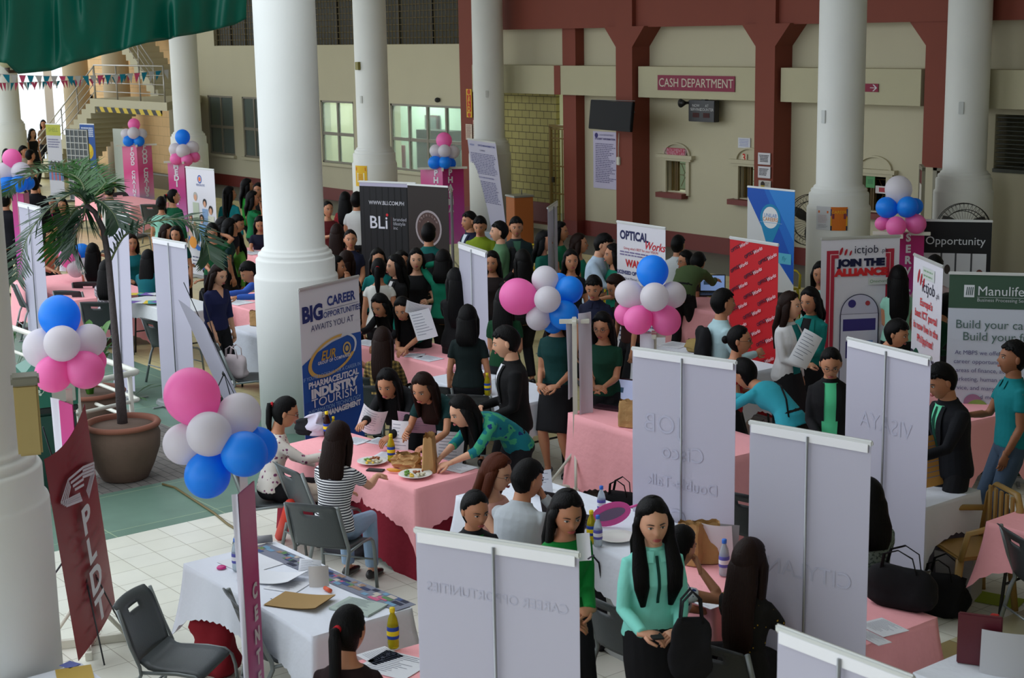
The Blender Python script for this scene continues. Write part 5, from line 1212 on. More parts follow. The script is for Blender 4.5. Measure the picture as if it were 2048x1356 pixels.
def leafy(loc, label, n, hgt, spread, lw, col, name, cat, flower=False, seed=1, droop=.5):
    rnd = random.Random(seed); t = empty(name, loc, 0, label, cat); lm = mat('leaf_' + ctag(col), col, .4, spec=.5, tlc=.2)
    for i in range(n):
        a = rnd.uniform(0, 6.28); L = hgt * rnd.uniform(.6, 1.1); sp = spread * rnd.uniform(.3, 1.); d = Vector((math.cos(a), math.sin(a), 0)); s_ = Vector((-d.y, d.x, 0))
        pts = [d * (.03 + sp * f ** 1.4) + Vector((0, 0, L * (f - droop * f ** 3))) for f in (0, .3, .6, .8, .92, 1.)]; ww = [.004, .005, lw * .8, lw, lw * .6, .002]
        mb = MB(); vs = []; 
        for p, w_ in zip(pts, ww): vs += [p - s_ * w_ + Vector((0, 0, w_ * .25)), p, p + s_ * w_ + Vector((0, 0, w_ * .25))]
        mb.add(vs, [(k * 3 + j, k * 3 + j + 1, k * 3 + j + 4, k * 3 + j + 3) for k in range(5) for j in (0, 1)]); mb.build('leaf', lm, t)
    return t
def pot(loc, r, h, label, name='terracotta_pot', rim=(136, 84, 66), body=(104, 84, 72)):
    t = empty(name, loc, 0, label, 'pot')
    mb = MB(); mb.lathe([(r * .55, 0), (r * .62, .01), (r * .80, h * .25), (r * .97, h * .55), (r * 1.0, h * .78), (r * .93, h * .90), (r * .92, h * .92)], n=48); mb.build('pot_body', mat('weathered_clay', body, .9, var=.18, vscale=6, bump=.4, bscale=20), t)
    mb = MB(); mb.loft([[((R_) * math.cos(6.2832 * k / 48), R_ * math.sin(6.2832 * k / 48), z) for k in range(48)] for R_, z in ((r * .90, h * .90), (r * 1.0, h * .92), (r * 1.03, h * .96), (r * .99, h), (r * .88, h), (r * .84, h * .95), (r * .84, h * .8))], cap=False); mb.build('rim', mat('terracotta_rim', rim, .8, var=.1), t)
    mb = MB(); mb.lathe([(r * .86, h * .82), (r * .85, h * .84)], n=32); mb.build('soil', mat('dark_soil', (44, 36, 30), .95, bump=.6, bscale=30), t)
    return t
pq = P(251, 955, 0); pot(pq, .37, .58, 'large weathered terracotta pot on the grey paving holding the slim palm')
pl = empty('potted_palm', pq + Vector((0, 0, .46)), 0, 'slim dark-trunked palm with arching feathery fronds growing in the large terracotta pot', 'palm')
o0 = pq + Vector((0, 0, .46)); tp = [PD(x, y, pq) - o0 for x, y in ((248, 885), (240, 780), (232, 690), (224, 600), (217, 520), (207, 460), (190, 425), (172, 410))]
mb = MB(); mb.tube(tp, [.055, .048, .036, .034, .032, .03, .028, .03], 12)
mb.build('trunk', mat('palm_trunk_bark', (70, 62, 62), .8, var=.3, vscale=25, bump=.6, bscale=60), pl)
def frond(path, L_leaf, nleaf, col, sag=.35, seed=0):
    rnd = random.Random(seed); pts = [Vector(p) for p in path]
    def at(u):
        u *= len(pts) - 1; i = min(int(u), len(pts) - 2); f = u - i
        p0 = pts[max(i - 1, 0)]; p1 = pts[i]; p2 = pts[i + 1]; p3 = pts[min(i + 2, len(pts) - 1)]
        return .5 * ((2 * p1) + (p2 - p0) * f + (2 * p0 - 5 * p1 + 4 * p2 - p3) * f * f + (3 * p1 - p0 - 3 * p2 + p3) * f ** 3)
    mb = MB(); mb.tube([at(i / 16) for i in range(17)], [.012 * (1 - .75 * i / 16) for i in range(17)], 6, 0)
    o = mb.build('frond', mat('frond_rib', (96, 108, 70), .6), pl); mb = MB()
    for i in range(nleaf):
        u = .06 + .94 * i / nleaf; p = at(u); t_ = (at(min(1, u + .02)) - at(max(0, u - .02))).normalized(); up = Vector((0, 0, 1)); sd = t_.cross(up).normalized() if abs(t_.z) < .98 else Vector((1, 0, 0)); upn = sd.cross(t_).normalized()
        for s_ in (-1, 1):
            ll = L_leaf * (.55 + .6 * math.sin(math.pi * min(1, u * .9 + .08))) * rnd.uniform(.85, 1.12); d = (sd * s_ * .75 + t_ * .62 + upn * rnd.uniform(.0, .45)).normalized()
            a0 = p; a1 = p + d * ll * .5 + Vector((0, 0, -.02)); a2 = p + d * ll * .92 - Vector((0, 0, sag * ll * .55)); wv_ = t_.cross(d).cross(d).normalized() * .012
            mb.add([a0 - wv_ * .5, a0 + wv_ * .5, a1 + wv_, a1 - wv_, a2 + wv_ * .2, a2 - wv_ * .2], [(0, 1, 2, 3), (3, 2, 4, 5)])
    mb.build('leaflets', mat('palm_leaf_' + ctag(col), col, .35, spec=.6, tlc=.15), o)
G1, G2 = (46, 96, 32), (36, 66, 42)
for k, (pp, ll, c) in enumerate([([(172, 410), (160, 360), (105, 342), (45, 358), (10, 392)], .26, G1), ([(172, 410), (150, 385), (95, 420), (52, 480), (34, 560)], .24, G2), ([(172, 410), (175, 365), (140, 330), (95, 330), (50, 345)], .22, G1),
        ([(172, 410), (168, 430), (152, 470), (146, 505)], .34, G2), ([(172, 410), (150, 420), (128, 455), (120, 500)], .30, G1), ([(172, 410), (195, 400), (225, 425), (238, 455)], .26, G2), ([(172, 410), (185, 370), (178, 340), (160, 322)], .26, G1), ([(172, 410), (200, 380), (214, 365), (226, 372)], .20, G1),
        ([(222, 520), (250, 470), (300, 445), (370, 440), (410, 480), (420, 520)], .26, G2)]):
    frond([PD(x, y, pq, (.5, -.4, .8, 0, .3, -.2, .6, .2, -.3)[k] * i / max(1, len(pp) - 1)) - o0 for i, (x, y) in enumerate(pp)], ll * 1.12, 54 if len(pp) > 4 else 42, c, seed=k)
mb = MB(); mb.tube([PD(x, y, pq) - o0 for x, y in ((219, 500), (205, 480), (188, 455))], [.01, .009, .007], 6); mb.build('cut_stem', mat('frond_rib_pale', (150, 150, 130), .6), pl)
pq2 = P(186, 868, 0); pot(pq2, .38, .5, 'broad clay planter behind the white railing, left of the palm pot', body=(66, 54, 46), rim=(78, 52, 42))
leafy(pq2 + Vector((0, 0, .42)), 'broad-leaved green plant with pale flower spathes in the planter behind the railing', 60, 1.0, .38, .055, (74, 128, 44), 'leafy_plant', 'plant', seed=4, droop=.25)
for k, (px, py, hh, lb) in enumerate(((28, 760, 1.1, 'feathery green plant behind the railing at the far left'), (262, 800, .25, 'small low plant on the green floor behind the railing corner'))):
    q = P(px, py, 0); leafy(q, lb, 26 if k == 0 else 8, hh, .5, .018, (64, 104, 60), 'garden_plant', 'plant', seed=9 + k)
# green bin
bq = P(112, 985, 0); t = empty('trash_bin', bq, face_yaw(bq, 10) + math.pi / 2 * 0 + math.pi, 'tall dark green bin with a peaked lid on the paving beside the blurred column', 'bin'); gm_ = plast((12, 66, 56), .4)
mb = MB(); mb.box((0, 0, .42), (.42, .40, .84), bev=.03); mb.build('bin_body', gm_, t)
mb = MB(); mb.box((0, 0, .87), (.46, .44, .06), bev=.01); mb.build('collar', plast((20, 30, 30), .5), t)
mb = MB(); mb.loft([[(-.23, -.22, .9), (.23, -.22, .9), (.23, .22, .9), (-.23, .22, .9)], [(-.25, -.24, 1.24), (.25, -.24, 1.24), (.25, .24, 1.24), (-.25, .24, 1.24)], [(-.06, -.05, 1.38), (.06, -.05, 1.38), (.06, .05, 1.38), (-.06, .05, 1.38)]], smooth=False); hd_ = mb.build('hood', mat('green_plastic_hood', (20, 104, 84), .4), t)
mb = MB(); mb.box((.10, -.235, 1.07), (.22, .012, .26), bev=.004); mb.build('notice_plate', printm((170, 168, 160)), hd_)
p = Print(.5, .3, y=-.24); p.disc(.26, 3.6, .09, (196, 210, 196), ring=.12); p.disc(.24, 3.55, .035, (196, 210, 196)); p.disc(.29, 3.65, .03, (196, 210, 196)); p.disc(.27, 3.45, .025, (196, 210, 196)); p.done(hd_)
mb = MB(); mb.box((-.0, -.22, .62), (.012, .012, .3)); mb.build('latch', metal(), t)
# fittings on the near column
q = PD(56, 836, (-8.5, 2.5, 2)); cb = empty('yellow_box', q, face_yaw(q, 0) + math.pi, 'yellow-brown box fixed to the blurred near column', 'box')
mb = MB(); mb.box((0, 0, 0), (.13, .13, .40), bev=.012); mb.build('box_body', plast((166, 146, 92), .6), cb); mb = MB(); mb.box((0, 0, .22), (.15, .15, .05), bev=.01); mb.build('lid', plast((120, 118, 104), .6), cb)
q = P(50, 975, .2); fe = empty('fire_extinguisher', (q.x, q.y, 0), 0, 'red cylinder standing behind the near column beside the bin', 'extinguisher')
mb = MB(); mb.lathe([(.09, 0), (.10, .03), (.10, .36), (.05, .44), (.03, .46)], n=24); mb.build('cylinder', plast((150, 30, 24), .3), fe); mb = MB(); mb.tube([(0, 0, .46), (0, 0, .52)], [.03, .03]); mb.build('valve', plast((20, 20, 20)), fe)
# cord on the floor
mb = MB(); mb.tube([P(x, y, .012) for x, y in ((325, 968), (350, 975), (385, 998), (428, 1026), (455, 1048), (478, 1062), (505, 1080), (520, 1083))], [.011] * 8, 6); tag(mb.build('extension_cord', plast((110, 96, 60), .6), None), 'brown power cord lying across the green and cream floor', 'cord')
# drinking fountain and yellow chairs at the back
q = P(1032, 446, 0) ; q = PD(1040, 455, (-25.2, 18.9, .6)); q.z = 0
t = empty('drinking_fountain', q, face_yaw(q, 25) + math.pi, 'orange-brown drinking fountain cabinet in front of the column', 'fountain')
mb = MB(); mb.box((0, 0, .5), (.42, .42, 1.0), bev=.01); mb.build('cabinet', mat('orange_veneer', (170, 96, 44), .5), t)
mb = MB(); mb.box((0, 0, 1.02), (.45, .45, .04), bev=.01); mb.build('steel_top', metal((170, 172, 172), .3), t); mb = MB(); mb.tube([(.05, 0, 1.04), (.05, 0, 1.12), (.02, -.06, 1.14)], [.012] * 3, 8); mb.build('tap', metal(), t)
# industrial fans
def fan(px, py, ref, ang, label, r=.38):
    q = PD(px, py, ref); t = empty('pedestal_fan', (q.x, q.y, 0), face_yaw(q, ang) + math.pi, label, 'fan'); m = mat('black_fan_wire', (24, 24, 24), .4); z = q.z
    mb = MB(); mb.lathe([(.25, 0), (.25, .03), (.06, .06)], n=28); mb.build('base', m, t); mb = MB(); mb.tube([(0, 0, .04), (0, 0, z - .05)], [.022] * 2, 8); mb.build('pole', m, t)
    mb = MB()
    for yy, rr in ((-.09, r * .8), (-.03, r), (.05, r), (.09, r * .7)): mb.tube([(rr * math.cos(a), yy, z + rr * math.sin(a)) for a in [i * math.pi / 18 for i in range(37)]], [.006] * 37, 5)
    for i in range(40): a = i * math.pi / 20; c, s = math.cos(a), math.sin(a); mb.tube([(.06 * c, -.115, z + .06 * s), (r * .8 * c, -.09, z + r * .8 * s), (r * c, -.0, z + r * s), (r * .7 * c, .09, z + r * .7 * s)], [.0028] * 4, 4)
    mb.lathe([(.07, 0), (.06, .02)], (0, 0, 0), 16) if False else None
    mb.build('wire_cage', m, t); mb = MB(); mb.ell((0, .04, z), (.07, .1, .07)); mb.ell((0, -.115, z), (.06, .01, .06)); mb.build('motor', m, t)
    for k in range(3):
        a = k * 2.094 + .5; mb = MB(); d = Vector((math.cos(a), 0, math.sin(a))); s_ = Vector((-d.z, 0, d.x)); pts = [d * (.05 + (r - .09) * i / 5) for i in range(6)]
        vs = []
        for yy in (0, .006):
            for i, p_ in enumerate(pts): w_ = .03 + .05 * math.sin(math.pi * (i + .6) / 6); vs += [p_ + s_ * w_ + Vector((0, yy - .025, z)), p_ - s_ * w_ + Vector((0, yy + .02, z))]
        mb.add(vs, [(i * 2, i * 2 + 1, i * 2 + 3, i * 2 + 2) for i in range(5)] + [(12 + i * 2, 12 + i * 2 + 2, 12 + i * 2 + 3, 12 + i * 2 + 1) for i in range(5)]); mb.build('blade', mat('grey_fan_blade', (60, 60, 58), .4), t)
fan(1926, 461, (-13.6, 19.3, 1), 12, 'large black pedestal fan behind the Opportunity banner', .40)
fan(1621, 440, (-15.9, 18.6, 1), 25, 'black pedestal fan half hidden behind the flyer column', .40)
# ---------------------------------------------------------------- banners, seen from behind
NV, BL, W_ = (38, 48, 110), (34, 84, 170), (222, 220, 232)
banner((831, 1060), (1158, 1110), 'white roll-up banner back at the bottom centre, below the woman with the orange strap', back=True, hint=[('CAREER OPPORTUNITIES', .5, .86, .066, 0)])
banner((1500, 845), (1743, 887), 'white roll-up banner back with faint CITYLAND, right of the mint blouse', back=True, hint=[('CITYLAND', .45, .56, .14, 0)])
banner((1695, 677), (1862, 717), 'white roll-up banner back with faint VISAYA, left of the dark-suited man', back=True, hint=[('VISAYA', .5, .70, .17, 0)])
banner((1265, 697), (1472, 725), 'white roll-up banner back with faint Double-Talk, before the long pink cloth', back=True, hint=[('JOB', .3, .72, .2, 0), ('Cisco', .5, .62, .16, 0), ('Double-Talk', .5, .50, .12, 0), ('Co', .4, .36, .2, 0)])
banner((1556, 1256), (1826, 1358), 'lavender white roll-up banner whose top edge shows along the bottom right of the photo', back=True)
banner((912, 484), (980, 507), 'white back of the banner standing behind the boy in the black suit', back=True, wl_=.86)
banner((216, 453), (258, 467), 'white back of the leaning banner just right of the palm trunk', back=True, pb=(281, 798))
banner((305, 476), (373, 488), 'white back of the banner behind the curled white one, left of the tall near column', back=True)
banner((32, 404), (86, 417), 'white back of the banner farthest left, behind the palm fronds', back=True, wl_=.95)
xbanner((360, 578), (399, 600), 1.85, .15, 'curled white back of an x-frame banner beside the large pink balloon', back=True, w=.72, curl=.06, pb=(415, 800))
banner((1093, 418), (1116, 402), 'grey banner seen edge-on in front of the bronze gate', back=True, wl_=.8)
banner((898, 388), (905, 374), 'grey banner seen nearly edge-on right of the brown medallion banner', back=True, wl_=.5)
# ---------------------------------------------------------------- banners, printed fronts
def f_big(p):
    p.vm = lambda v: v if v > .85 or v <= 0 else .85 - (.85 - v) * .64
    p.poly([(0, 0), (1, 0), (1, .64), (.8, .645), (.5, .62), (.2, .56), (0, .50)], BL); p.poly([(0, .0), (1, 0), (1, .25), (0, .2)], (30, 74, 160))
    p.text('BIG', .20, .868, .20, NV, bold=.010, sx=1.0); p.text('CAREER', .68, .91, .125, (44, 60, 130), bold=.004, sx=.96); p.rect(.40, .872, .97, .874, NV); p.text('OPPORTUNITIES', .69, .845, .078, (44, 60, 130), bold=.001)
    p.text('AWAITS YOU AT', .52, .765, .085, (60, 60, 110))
    p.disc(.5, .515, .19, (214, 170, 90), sx=2.2, ring=.14, a0=60, a1=330, rot=.2); p.disc(.5, .515, .19, (220, 222, 232), sx=2.2, ring=.08, a0=-30, a1=60, rot=.2)
    p.text('EUR', .42, .53, .12, (196, 150, 60), shear=.3, bold=.003); p.disc(.74, .54, .07, (206, 176, 110), ring=.3); p.disc(.74, .54, .03, (206, 176, 110)); p.text('GROUP OF COMPANIES', .52, .482, .042, W_, bold=.001, spacing=1.15)
    p.text("IF YOU'RE LOOKING FOR A CAREER IN", .48, .385, .050, (150, 180, 226)); p.text('PHARMACEUTICAL', .5, .328, .080, W_, bold=.003, sx=1.12); p.text('INDUSTRY', .5, .255, .115, W_, bold=.007, sx=1.28); p.text('TOURISM', .5, .178, .120, W_, sx=1.4)
    p.text('INFORMATION TECHNOLOGY', .5, .118, .058, (150, 184, 226)); p.text('HOTEL MANAGEMENT', .5, .072, .070, W_, bold=.004, sx=1.1)
banner((597, 581), (717, 553), 'printed roll-up banner reading BIG CAREER OPPORTUNITIES leaning against the near column drum', f_big, zb=.1)
def f_opt(p):
    p.text('OPTICAL', .36, .92, .145, (30, 34, 80), bold=.006, sx=.92); p.text('Works', .78, .875, .135, (190, 30, 50), shear=.35, bold=.002); p.text("Giving what's BEST for your VISION", .5, .84, .044, (190, 60, 70))
    p.lines(.03, .97, .79, .825, 2, (120, 110, 150), th=.5, cen=True); p.text('WANTED:', .5, .745, .125, (190, 30, 40), bold=.004); p.text('LICENSED OPTOMETRISTS', .4, .685, .062, NV, bold=.002)
    for i, s in enumerate(('Single or Married, male or female', 'Willing to undergo training', 'Willing to be assigned anywhere')): p.text(s, .42, .65 - .035 * i, .042, (70, 70, 110))
    p.text('CUSTOMER SERVICE', .35, .53, .058, NV, bold=.002); p.lines(.05, .9, .1, .48, 12, (90, 90, 130))
banner((1234, 443), (1331, 457), 'white roll-up banner reading OPTICAL Works WANTED behind the blue-topped balloon bunch', f_opt)
def f_red(p):
    for j in range(9):
        for i in range(3):
            u, v = .20 + i * .29, .96 - j * .118 - i * .022; p.text('OPTICAL', u - .06, v - .014, .050, (56, 16, 40), rot=.5, bold=.002); p.text('Works', u + .10, v + .012, .056, (222, 190, 196), shear=.3, rot=.5, bold=.001)
banner((1460, 475), (1557, 490), 'red roll-up banner patterned with OPTICAL Works beside the blue pin banner', f_red, canvas=(192, 26, 36))
def f_uni(p):
    p.poly([(0, 1), (0, .93), (.32, .72), (.5, .55), (1, .30), (1, 1)], (24, 104, 196)); p.poly([(0, 1), (.35, 1), (1, .45), (1, .3), (.5, .58), (.0, .93)], (20, 82, 180)); p.poly([(.45, 1), (1, 1), (1, .62)], (44, 130, 210))
    p.poly([(.29, .74), (.71, .74), (.47, .53)], (20, 130, 180)); p.disc(.5, .78, .22, (20, 130, 180), sx=.98); p.disc(.5, .785, .165, (224, 226, 228)); p.text('UNILAB', .5, .80, .075, (40, 110, 180)); p.text('CAREERS', .5, .77, .075, (190, 120, 50), bold=.001)
    p.rect(.25, .745, .75, .749, (120, 160, 200)); p.poly([(0, .5), (.42, .55), (.5, .30), (.3, .1), (0, .1)], (206, 210, 210)); p.rect(.68, .45, .95, .53, (90, 180, 206)); p.text('fly', .8, .49, .09, (30, 120, 150), shear=.2)
banner((1492, 373), (1594, 383), 'blue and white UNILAB CAREERS banner with a map-pin emblem', f_uni, canvas=(214, 216, 218), wl_=.95)
def f_ict(p):
    r_ = (176, 44, 64)
    for (a, b, c) in ((.0, .045, r_), (.045, .055, (226, 190, 190)), (.055, .10, r_)):
        p.rect(.07 + a, .0, .07 + b, .93 - a * .45, c); p.rect(.93 - b, 0, .93 - a, .93 - a * .45, c)
        p.rect(.07 + a, .93 - b * .45, .22, .93 - a * .45, c); p.rect(.82, .93 - b * .45, .93 - a, .93 - a * .45, c)
    for i in range(3): p.disc(.25 + i * .06, .925 - i * .006, .050 - i * .008, (170, 36, 50), sx=.35, rot=-.35)
    p.text('ictjob', .57, .93, .125, (40, 40, 60)); p.text('.ph', .80, .922, .07, (40, 40, 60)); p.text('JOIN THE', .51, .855, .105, (22, 26, 60), bold=.008, sx=1.2); p.text('ALLIANCE', .51, .800, .105, (206, 44, 48), bold=.009, sx=1.25)
    p.rect(.60, .725, .95, .765, (206, 210, 206)); p.text('nextvantage', .79, .745, .046, (90, 130, 90)); p.disc(.645, .745, .02, (110, 150, 110), ring=.3)
    # a plain rounded machine drawing, generic
    g, n = (196, 194, 214), (60, 52, 120)
    p.disc(.5, .56, .245, (40, 40, 70), a0=0, a1=180); p.disc(.5, .56, .235, g, a0=0, a1=180); p.rect(.25, .1, .75, .56, (40, 40, 70)); p.rect(.262, .1, .738, .558, (206, 204, 222)); p.rect(.29, .46, .71, .53, n); p.rect(.33, .30, .50, .40, n); p.rect(.56, .30, .68, .40, (120, 150, 210)); p.disc(.40, .62, .05, n); p.disc(.60, .62, .03, (170, 60, 70))
banner((1643, 478), (1800, 472), 'white roll-up banner reading ictjob.ph JOIN THE ALLIANCE in a red frame', f_ict)
def f_ict2(p):
    for i in range(3): p.disc(.2 + i * .09, .90 - i * .012, .09 - i * .012, (170, 36, 50), sx=.35, rot=-.35)
    p.text('ictjob', .55, .855, .17, (40, 40, 60)); p.text('.ph', .86, .84, .08, (40, 40, 60)); p.rect(.35, .90, .75, .96, (200, 206, 202)); p.lines(.38, .72, .905, .955, 2, (130, 160, 130))
    for i, s in enumerate(("Europe's", 'best ICT portal', 'is now live in the', 'Philippines!')): p.text(s, .5, .77 - i * .065, .105, (200, 60, 66), bold=.003)
    p.text('SIGN UP NOW!', .5, .47, .135, (30, 30, 56), bold=.006, sx=.9); p.lines(.1, .9, .1, .4, 10, (110, 110, 150))
banner((1826, 508), (1889, 535), 'narrow-looking ictjob.ph banner reading SIGN UP NOW, left of the green and white banner', f_ict2, wl_=.86)
def f_man(p):
    G = (56, 82, 66); p.rect(0, .83, 1, 1, G); p.rect(0, 0, 1, .30, (44, 60, 46)); p.rect(.16, .885, .27, .945, (210, 214, 220))
    for i in range(4): p.poly([(.18 + i * .02, .895), (.19 + i * .02, .895), (.20 + i * .02, .935), (.19 + i * .02, .935)], (60, 80, 80))
    p.text('Manulife', .30, .915, .125, (206, 210, 216), align='L'); p.rect(.30, .885, .86, .887, (180, 186, 190)); p.text('Business Processing Services', .30, .872, .045, (180, 186, 190), align='L')
    p.text('Build your career.', .08, .75, .115, (80, 104, 100), align='L'); p.text('Build your future.', .16, .69, .115, (80, 104, 100), align='L')
    for i, s in enumerate(('At MBPS we offer exciting', 'career opportunities in the', 'areas of finance, actuarial', 'marketing, human resources', 'service, and many other areas', 'and more.')): p.text(s, .45, .61 - i * .044, .058, (90, 90, 130))
    p.disc(.3, .36, .1, (150, 110, 140)); p.disc(.35, .32, .13, (130, 160, 80)); p.disc(.55, .31, .12, (120, 150, 70)); p.rect(0, .0, 1, .28, (44, 60, 46))
    for u in (.16, .45, .74):
        for v in (.235, .10): p.disc(u, v, .075, (196, 200, 206))
    p.text('f', .165, .10, .12, (44, 60, 46), bold=.004); p.rect(.12, .225, .20, .245, (44, 60, 46)); p.text('ManulifeBusiness', .5, .04, .05, (120, 130, 126)); p.text('PS_ABMManulife', .4, .175, .05, (120, 130, 126))
banner((1927, 547), (2062, 550), 'tall green and white Manulife banner behind the man in the teal polo', f_man, canvas=(200, 206, 220), wl_=.85)
def f_opp(p):
    p.rect(0, 0, 1, 1, (16, 17, 20)); p.text('Opportunity', .5, .875, .135, (196, 200, 204), sx=1.0); p.rect(.06, .42, .94, .80, (190, 192, 196))
    for u in (.3, .5, .72): p.rect(u, .42, u + .025, .80, (60, 62, 66))
    p.disc(.40, .7, .07, (60, 50, 46), sx=.6); p.disc(.85, .66, .10, (96, 50, 40), sx=.6); p.rect(.78, .42, .95, .58, (26, 26, 30)); p.rect(.3, .42, .46, .56, (130, 112, 80)); p.rect(0, .93, .06, .97, (200, 200, 200))
banner((1850, 441), (1975, 443), 'black banner reading Opportunity in front of the rightmost column', f_opp, canvas=(16, 17, 20), wl_=.82)
def f_bli(p):
    p.rect(0, .0, 1, 1, (26, 26, 30)); p.rect(0, .965, 1, 1, (176, 172, 196))
    for i in range(9): p.rect(.06 + i * .11, 0, .075 + i * .11, .96, (20, 20, 23))
    p.text('WWW.BLI.COM.PH', .48, .83, .085, (196, 196, 206), sx=.9, bold=.001); p.text('BLi', .33, .665, .28, (210, 210, 222), bold=.003); p.disc(.485, .735, .022, (200, 40, 50)); p.rect(.56, .62, .563, .72, (110, 40, 50))
    for i, s in enumerate(('branded', 'lifestyle', 'inc')): p.text(s, .59, .70 - i * .035, .075, (170, 170, 182), align='L')
banner((718, 363), (832, 367), 'black banner reading WWW.BLI.COM.PH and BLi branded lifestyle inc', f_bli, canvas=(26, 26, 30), wl_=1.05)
def f_brown(p):
    p.rect(0, 0, 1, 1, (38, 30, 28)); p.disc(.5, .66, .34, (150, 140, 144), sx=.95, ring=.12); p.disc(.5, .66, .295, (74, 52, 48), sx=.95); p.disc(.5, .66, .22, (60, 44, 42), ring=.06, sx=.95)
    for i, ch in enumerate('AMERICAN'): a = math.radians(150 - i * 17); p.text(ch, .5 + .245 * math.cos(a), .66 + .245 * math.sin(a) * p.w / p.h, .05, (150, 130, 130))
    p.poly([(.38, .62), (.5, .72), (.62, .62)], (190, 186, 180)); p.rect(.42, .56, .58, .62, (190, 186, 180))
banner((815, 369), (896, 374), 'dark brown banner with a round medallion right of the black BLi banner', f_brown, canvas=(38, 30, 28))
def f_long(p):
    p.text('vision', .14, .945, .08, (50, 90, 170), shear=.3); p.text('OFFICE MANAGEMENT INC', .66, .945, .055, (60, 70, 150), bold=.001); p.text('COMPANY', .5, .89, .045, (60, 60, 120)); p.lines(.06, .94, .62, .86, 13, (110, 110, 150), th=.5, jit=.1)
    p.text('JOIN US & BE OUR PARTNER', .5, .585, .05, (60, 60, 150)); p.lines(.06, .94, .30, .55, 13, (110, 110, 150), th=.5, jit=.15)
banner((935, 280), (991, 285), 'pale lavender banner of dense small print leaning before the column and fountain', f_long, canvas=(206, 204, 226), pb=(978, 458))
def f_vis(p):
    p.disc(.48, .90, .075, (60, 84, 160), ring=.3); p.disc(.48, .90, .04, (226, 110, 60)); p.text('VISION EYE', .5, .845, .06, (70, 90, 150))
    for (u, v, r, hc, bc) in ((.30, .73, .07, (170, 166, 160), (180, 190, 170)), (.62, .68, .065, (30, 26, 26), (130, 160, 200)), (.82, .62, .07, (40, 30, 26), (206, 206, 190)), (.10, .52, .06, (110, 50, 30), (200, 170, 160)), (.24, .46, .055, (170, 150, 110), (200, 206, 206)), (.50, .53, .07, (30, 26, 26), (120, 170, 220))):
        p.poly([(u - r * 1.6, .32), (u + r * 1.6, .32), (u + r * 1.5, v - .05), (u - r * 1.5, v - .05)], bc); p.disc(u, v + .008, r * 1.1, hc, sx=.9); p.disc(u, v - .005, r * .85, (204, 150, 120), sx=.8)
    p.poly([(0, .36), (.35, .27), (.7, .24), (1, .28), (1, .24), (.6, .2), (.3, .23), (0, .31)], (40, 110, 196)); p.disc(.15, .30, .11, (226, 150, 60), sx=1.2); p.rect(0, 0, 1, .23, (214, 214, 222)); p.lines(.1, .6, .08, .18, 3, (80, 80, 120))
banner((371, 334), (428, 340), 'white clinic banner with a group of smiling people, left of the tall near column', f_vis)
def f_mango(p):
    p.rect(0, 0, 1, 1, (40, 84, 160)); p.lines(.08, .92, .82, .96, 5, (206, 214, 226), th=.6, jit=.1, cen=True); p.disc(.52, .62, .34, (214, 176, 30), sx=.95, rot=.3); p.disc(.6, .66, .16, (230, 200, 50)); p.lines(.1, .9, .28, .42, 4, (200, 206, 226), th=.5, cen=True)
banner((159, 248), (188, 249), 'blue banner with a large yellow fruit beside the grey grid partition', f_mango, canvas=(40, 84, 160))
def f_yel(p):
    p.rect(0, .84, 1, 1, (170, 172, 60)); p.text('SHELL', .5, .92, .16, (110, 130, 50)); p.lines(.08, .92, .66, .80, 4, (120, 120, 150), th=.5); p.rect(0, .2, 1, .45, (110, 110, 140))
    for i in range(7): p.disc(.1 + i * .13, .44 + .02 * (i % 2), .06, (60, 44, 60)); p.rect(.05 + i * .13, .2, .15 + i * .13, .40, ((90, 130, 180), (170, 90, 100))[i % 2])
banner((91, 248), (120, 249), 'white banner with an olive heading and a crowd picture at the far left', f_yel, canvas=(196, 196, 206))
a = P(122, 258, 1.95); t = empty('grid_partition', (a.x + .45, a.y + .25, 0), math.radians(14), 'grey display partition with a white square grid between the two far banners', 'partition')
mb = MB(); mb.box((0, 0, 1.0), (.9, .04, 1.9)); o = mb.build('panel', plast((70, 76, 80), .6), t)
mb = MB()
for i in range(6): mb.box((-.45 + .18 * i, -.025, 1.0), (.025, .02, 1.9))
for i in range(12): mb.box((0, -.025, .06 + .17 * i), (.9, .02, .022))
mb.build('grid_bars', plast((170, 172, 170)), t); mb = MB(); mb.box((-.4, 0, .03), (.05, .4, .06)); mb.box((.4, 0, .03), (.05, .4, .06)); mb.build('foot', plast((120, 120, 120)), t)
a = P(200, 260, 1.95); t = empty('blank_partition', (a.x, a.y + .6, 0), math.radians(14), 'plain pale partition panel right of the blue fruit banner', 'partition')
mb = MB(); mb.box((0, 0, 1.0), (.7, .04, 1.9)); mb.build('panel', plast((176, 182, 172), .6), t); mb = MB(); mb.box((0, 0, .03), (.7, .4, .06)); mb.build('foot', plast((120, 120, 120)), t)
def f_pldt(p):
    for j in range(26): p.text('oPROJECT', random.uniform(.1, .9), j / 26, .045, (150, 44, 62))
    for k in range(4):
        e = .020 * k; c = (206, 196, 206)
        for (a_, b_) in (((.30, .86), (.10 + e, .80)), ((.10 + e, .80), (.48, .74)), ((.62 - e, .83), (.92 - e, .77)), ((.92 - e, .77), (.62, .71)), ((.30 + e, .86 - e * .6), (.62 - e, .83 - e * .6))):
            d = Vector((b_[0] - a_[0], b_[1] - a_[1])); nn = Vector((-d.y, d.x)).normalized() * .006; p.poly([(a_[0] + nn.x, a_[1] + nn.y - e * .5), (b_[0] + nn.x, b_[1] + nn.y - e * .5), (b_[0] - nn.x, b_[1] - nn.y - e * .5), (a_[0] - nn.x, a_[1] - nn.y - e * .5)], c)
    for i, ch in enumerate('PLDT'): p.text(ch, .5, .60 - i * .155, .30, (212, 208, 214), bold=.010, sx=.8)
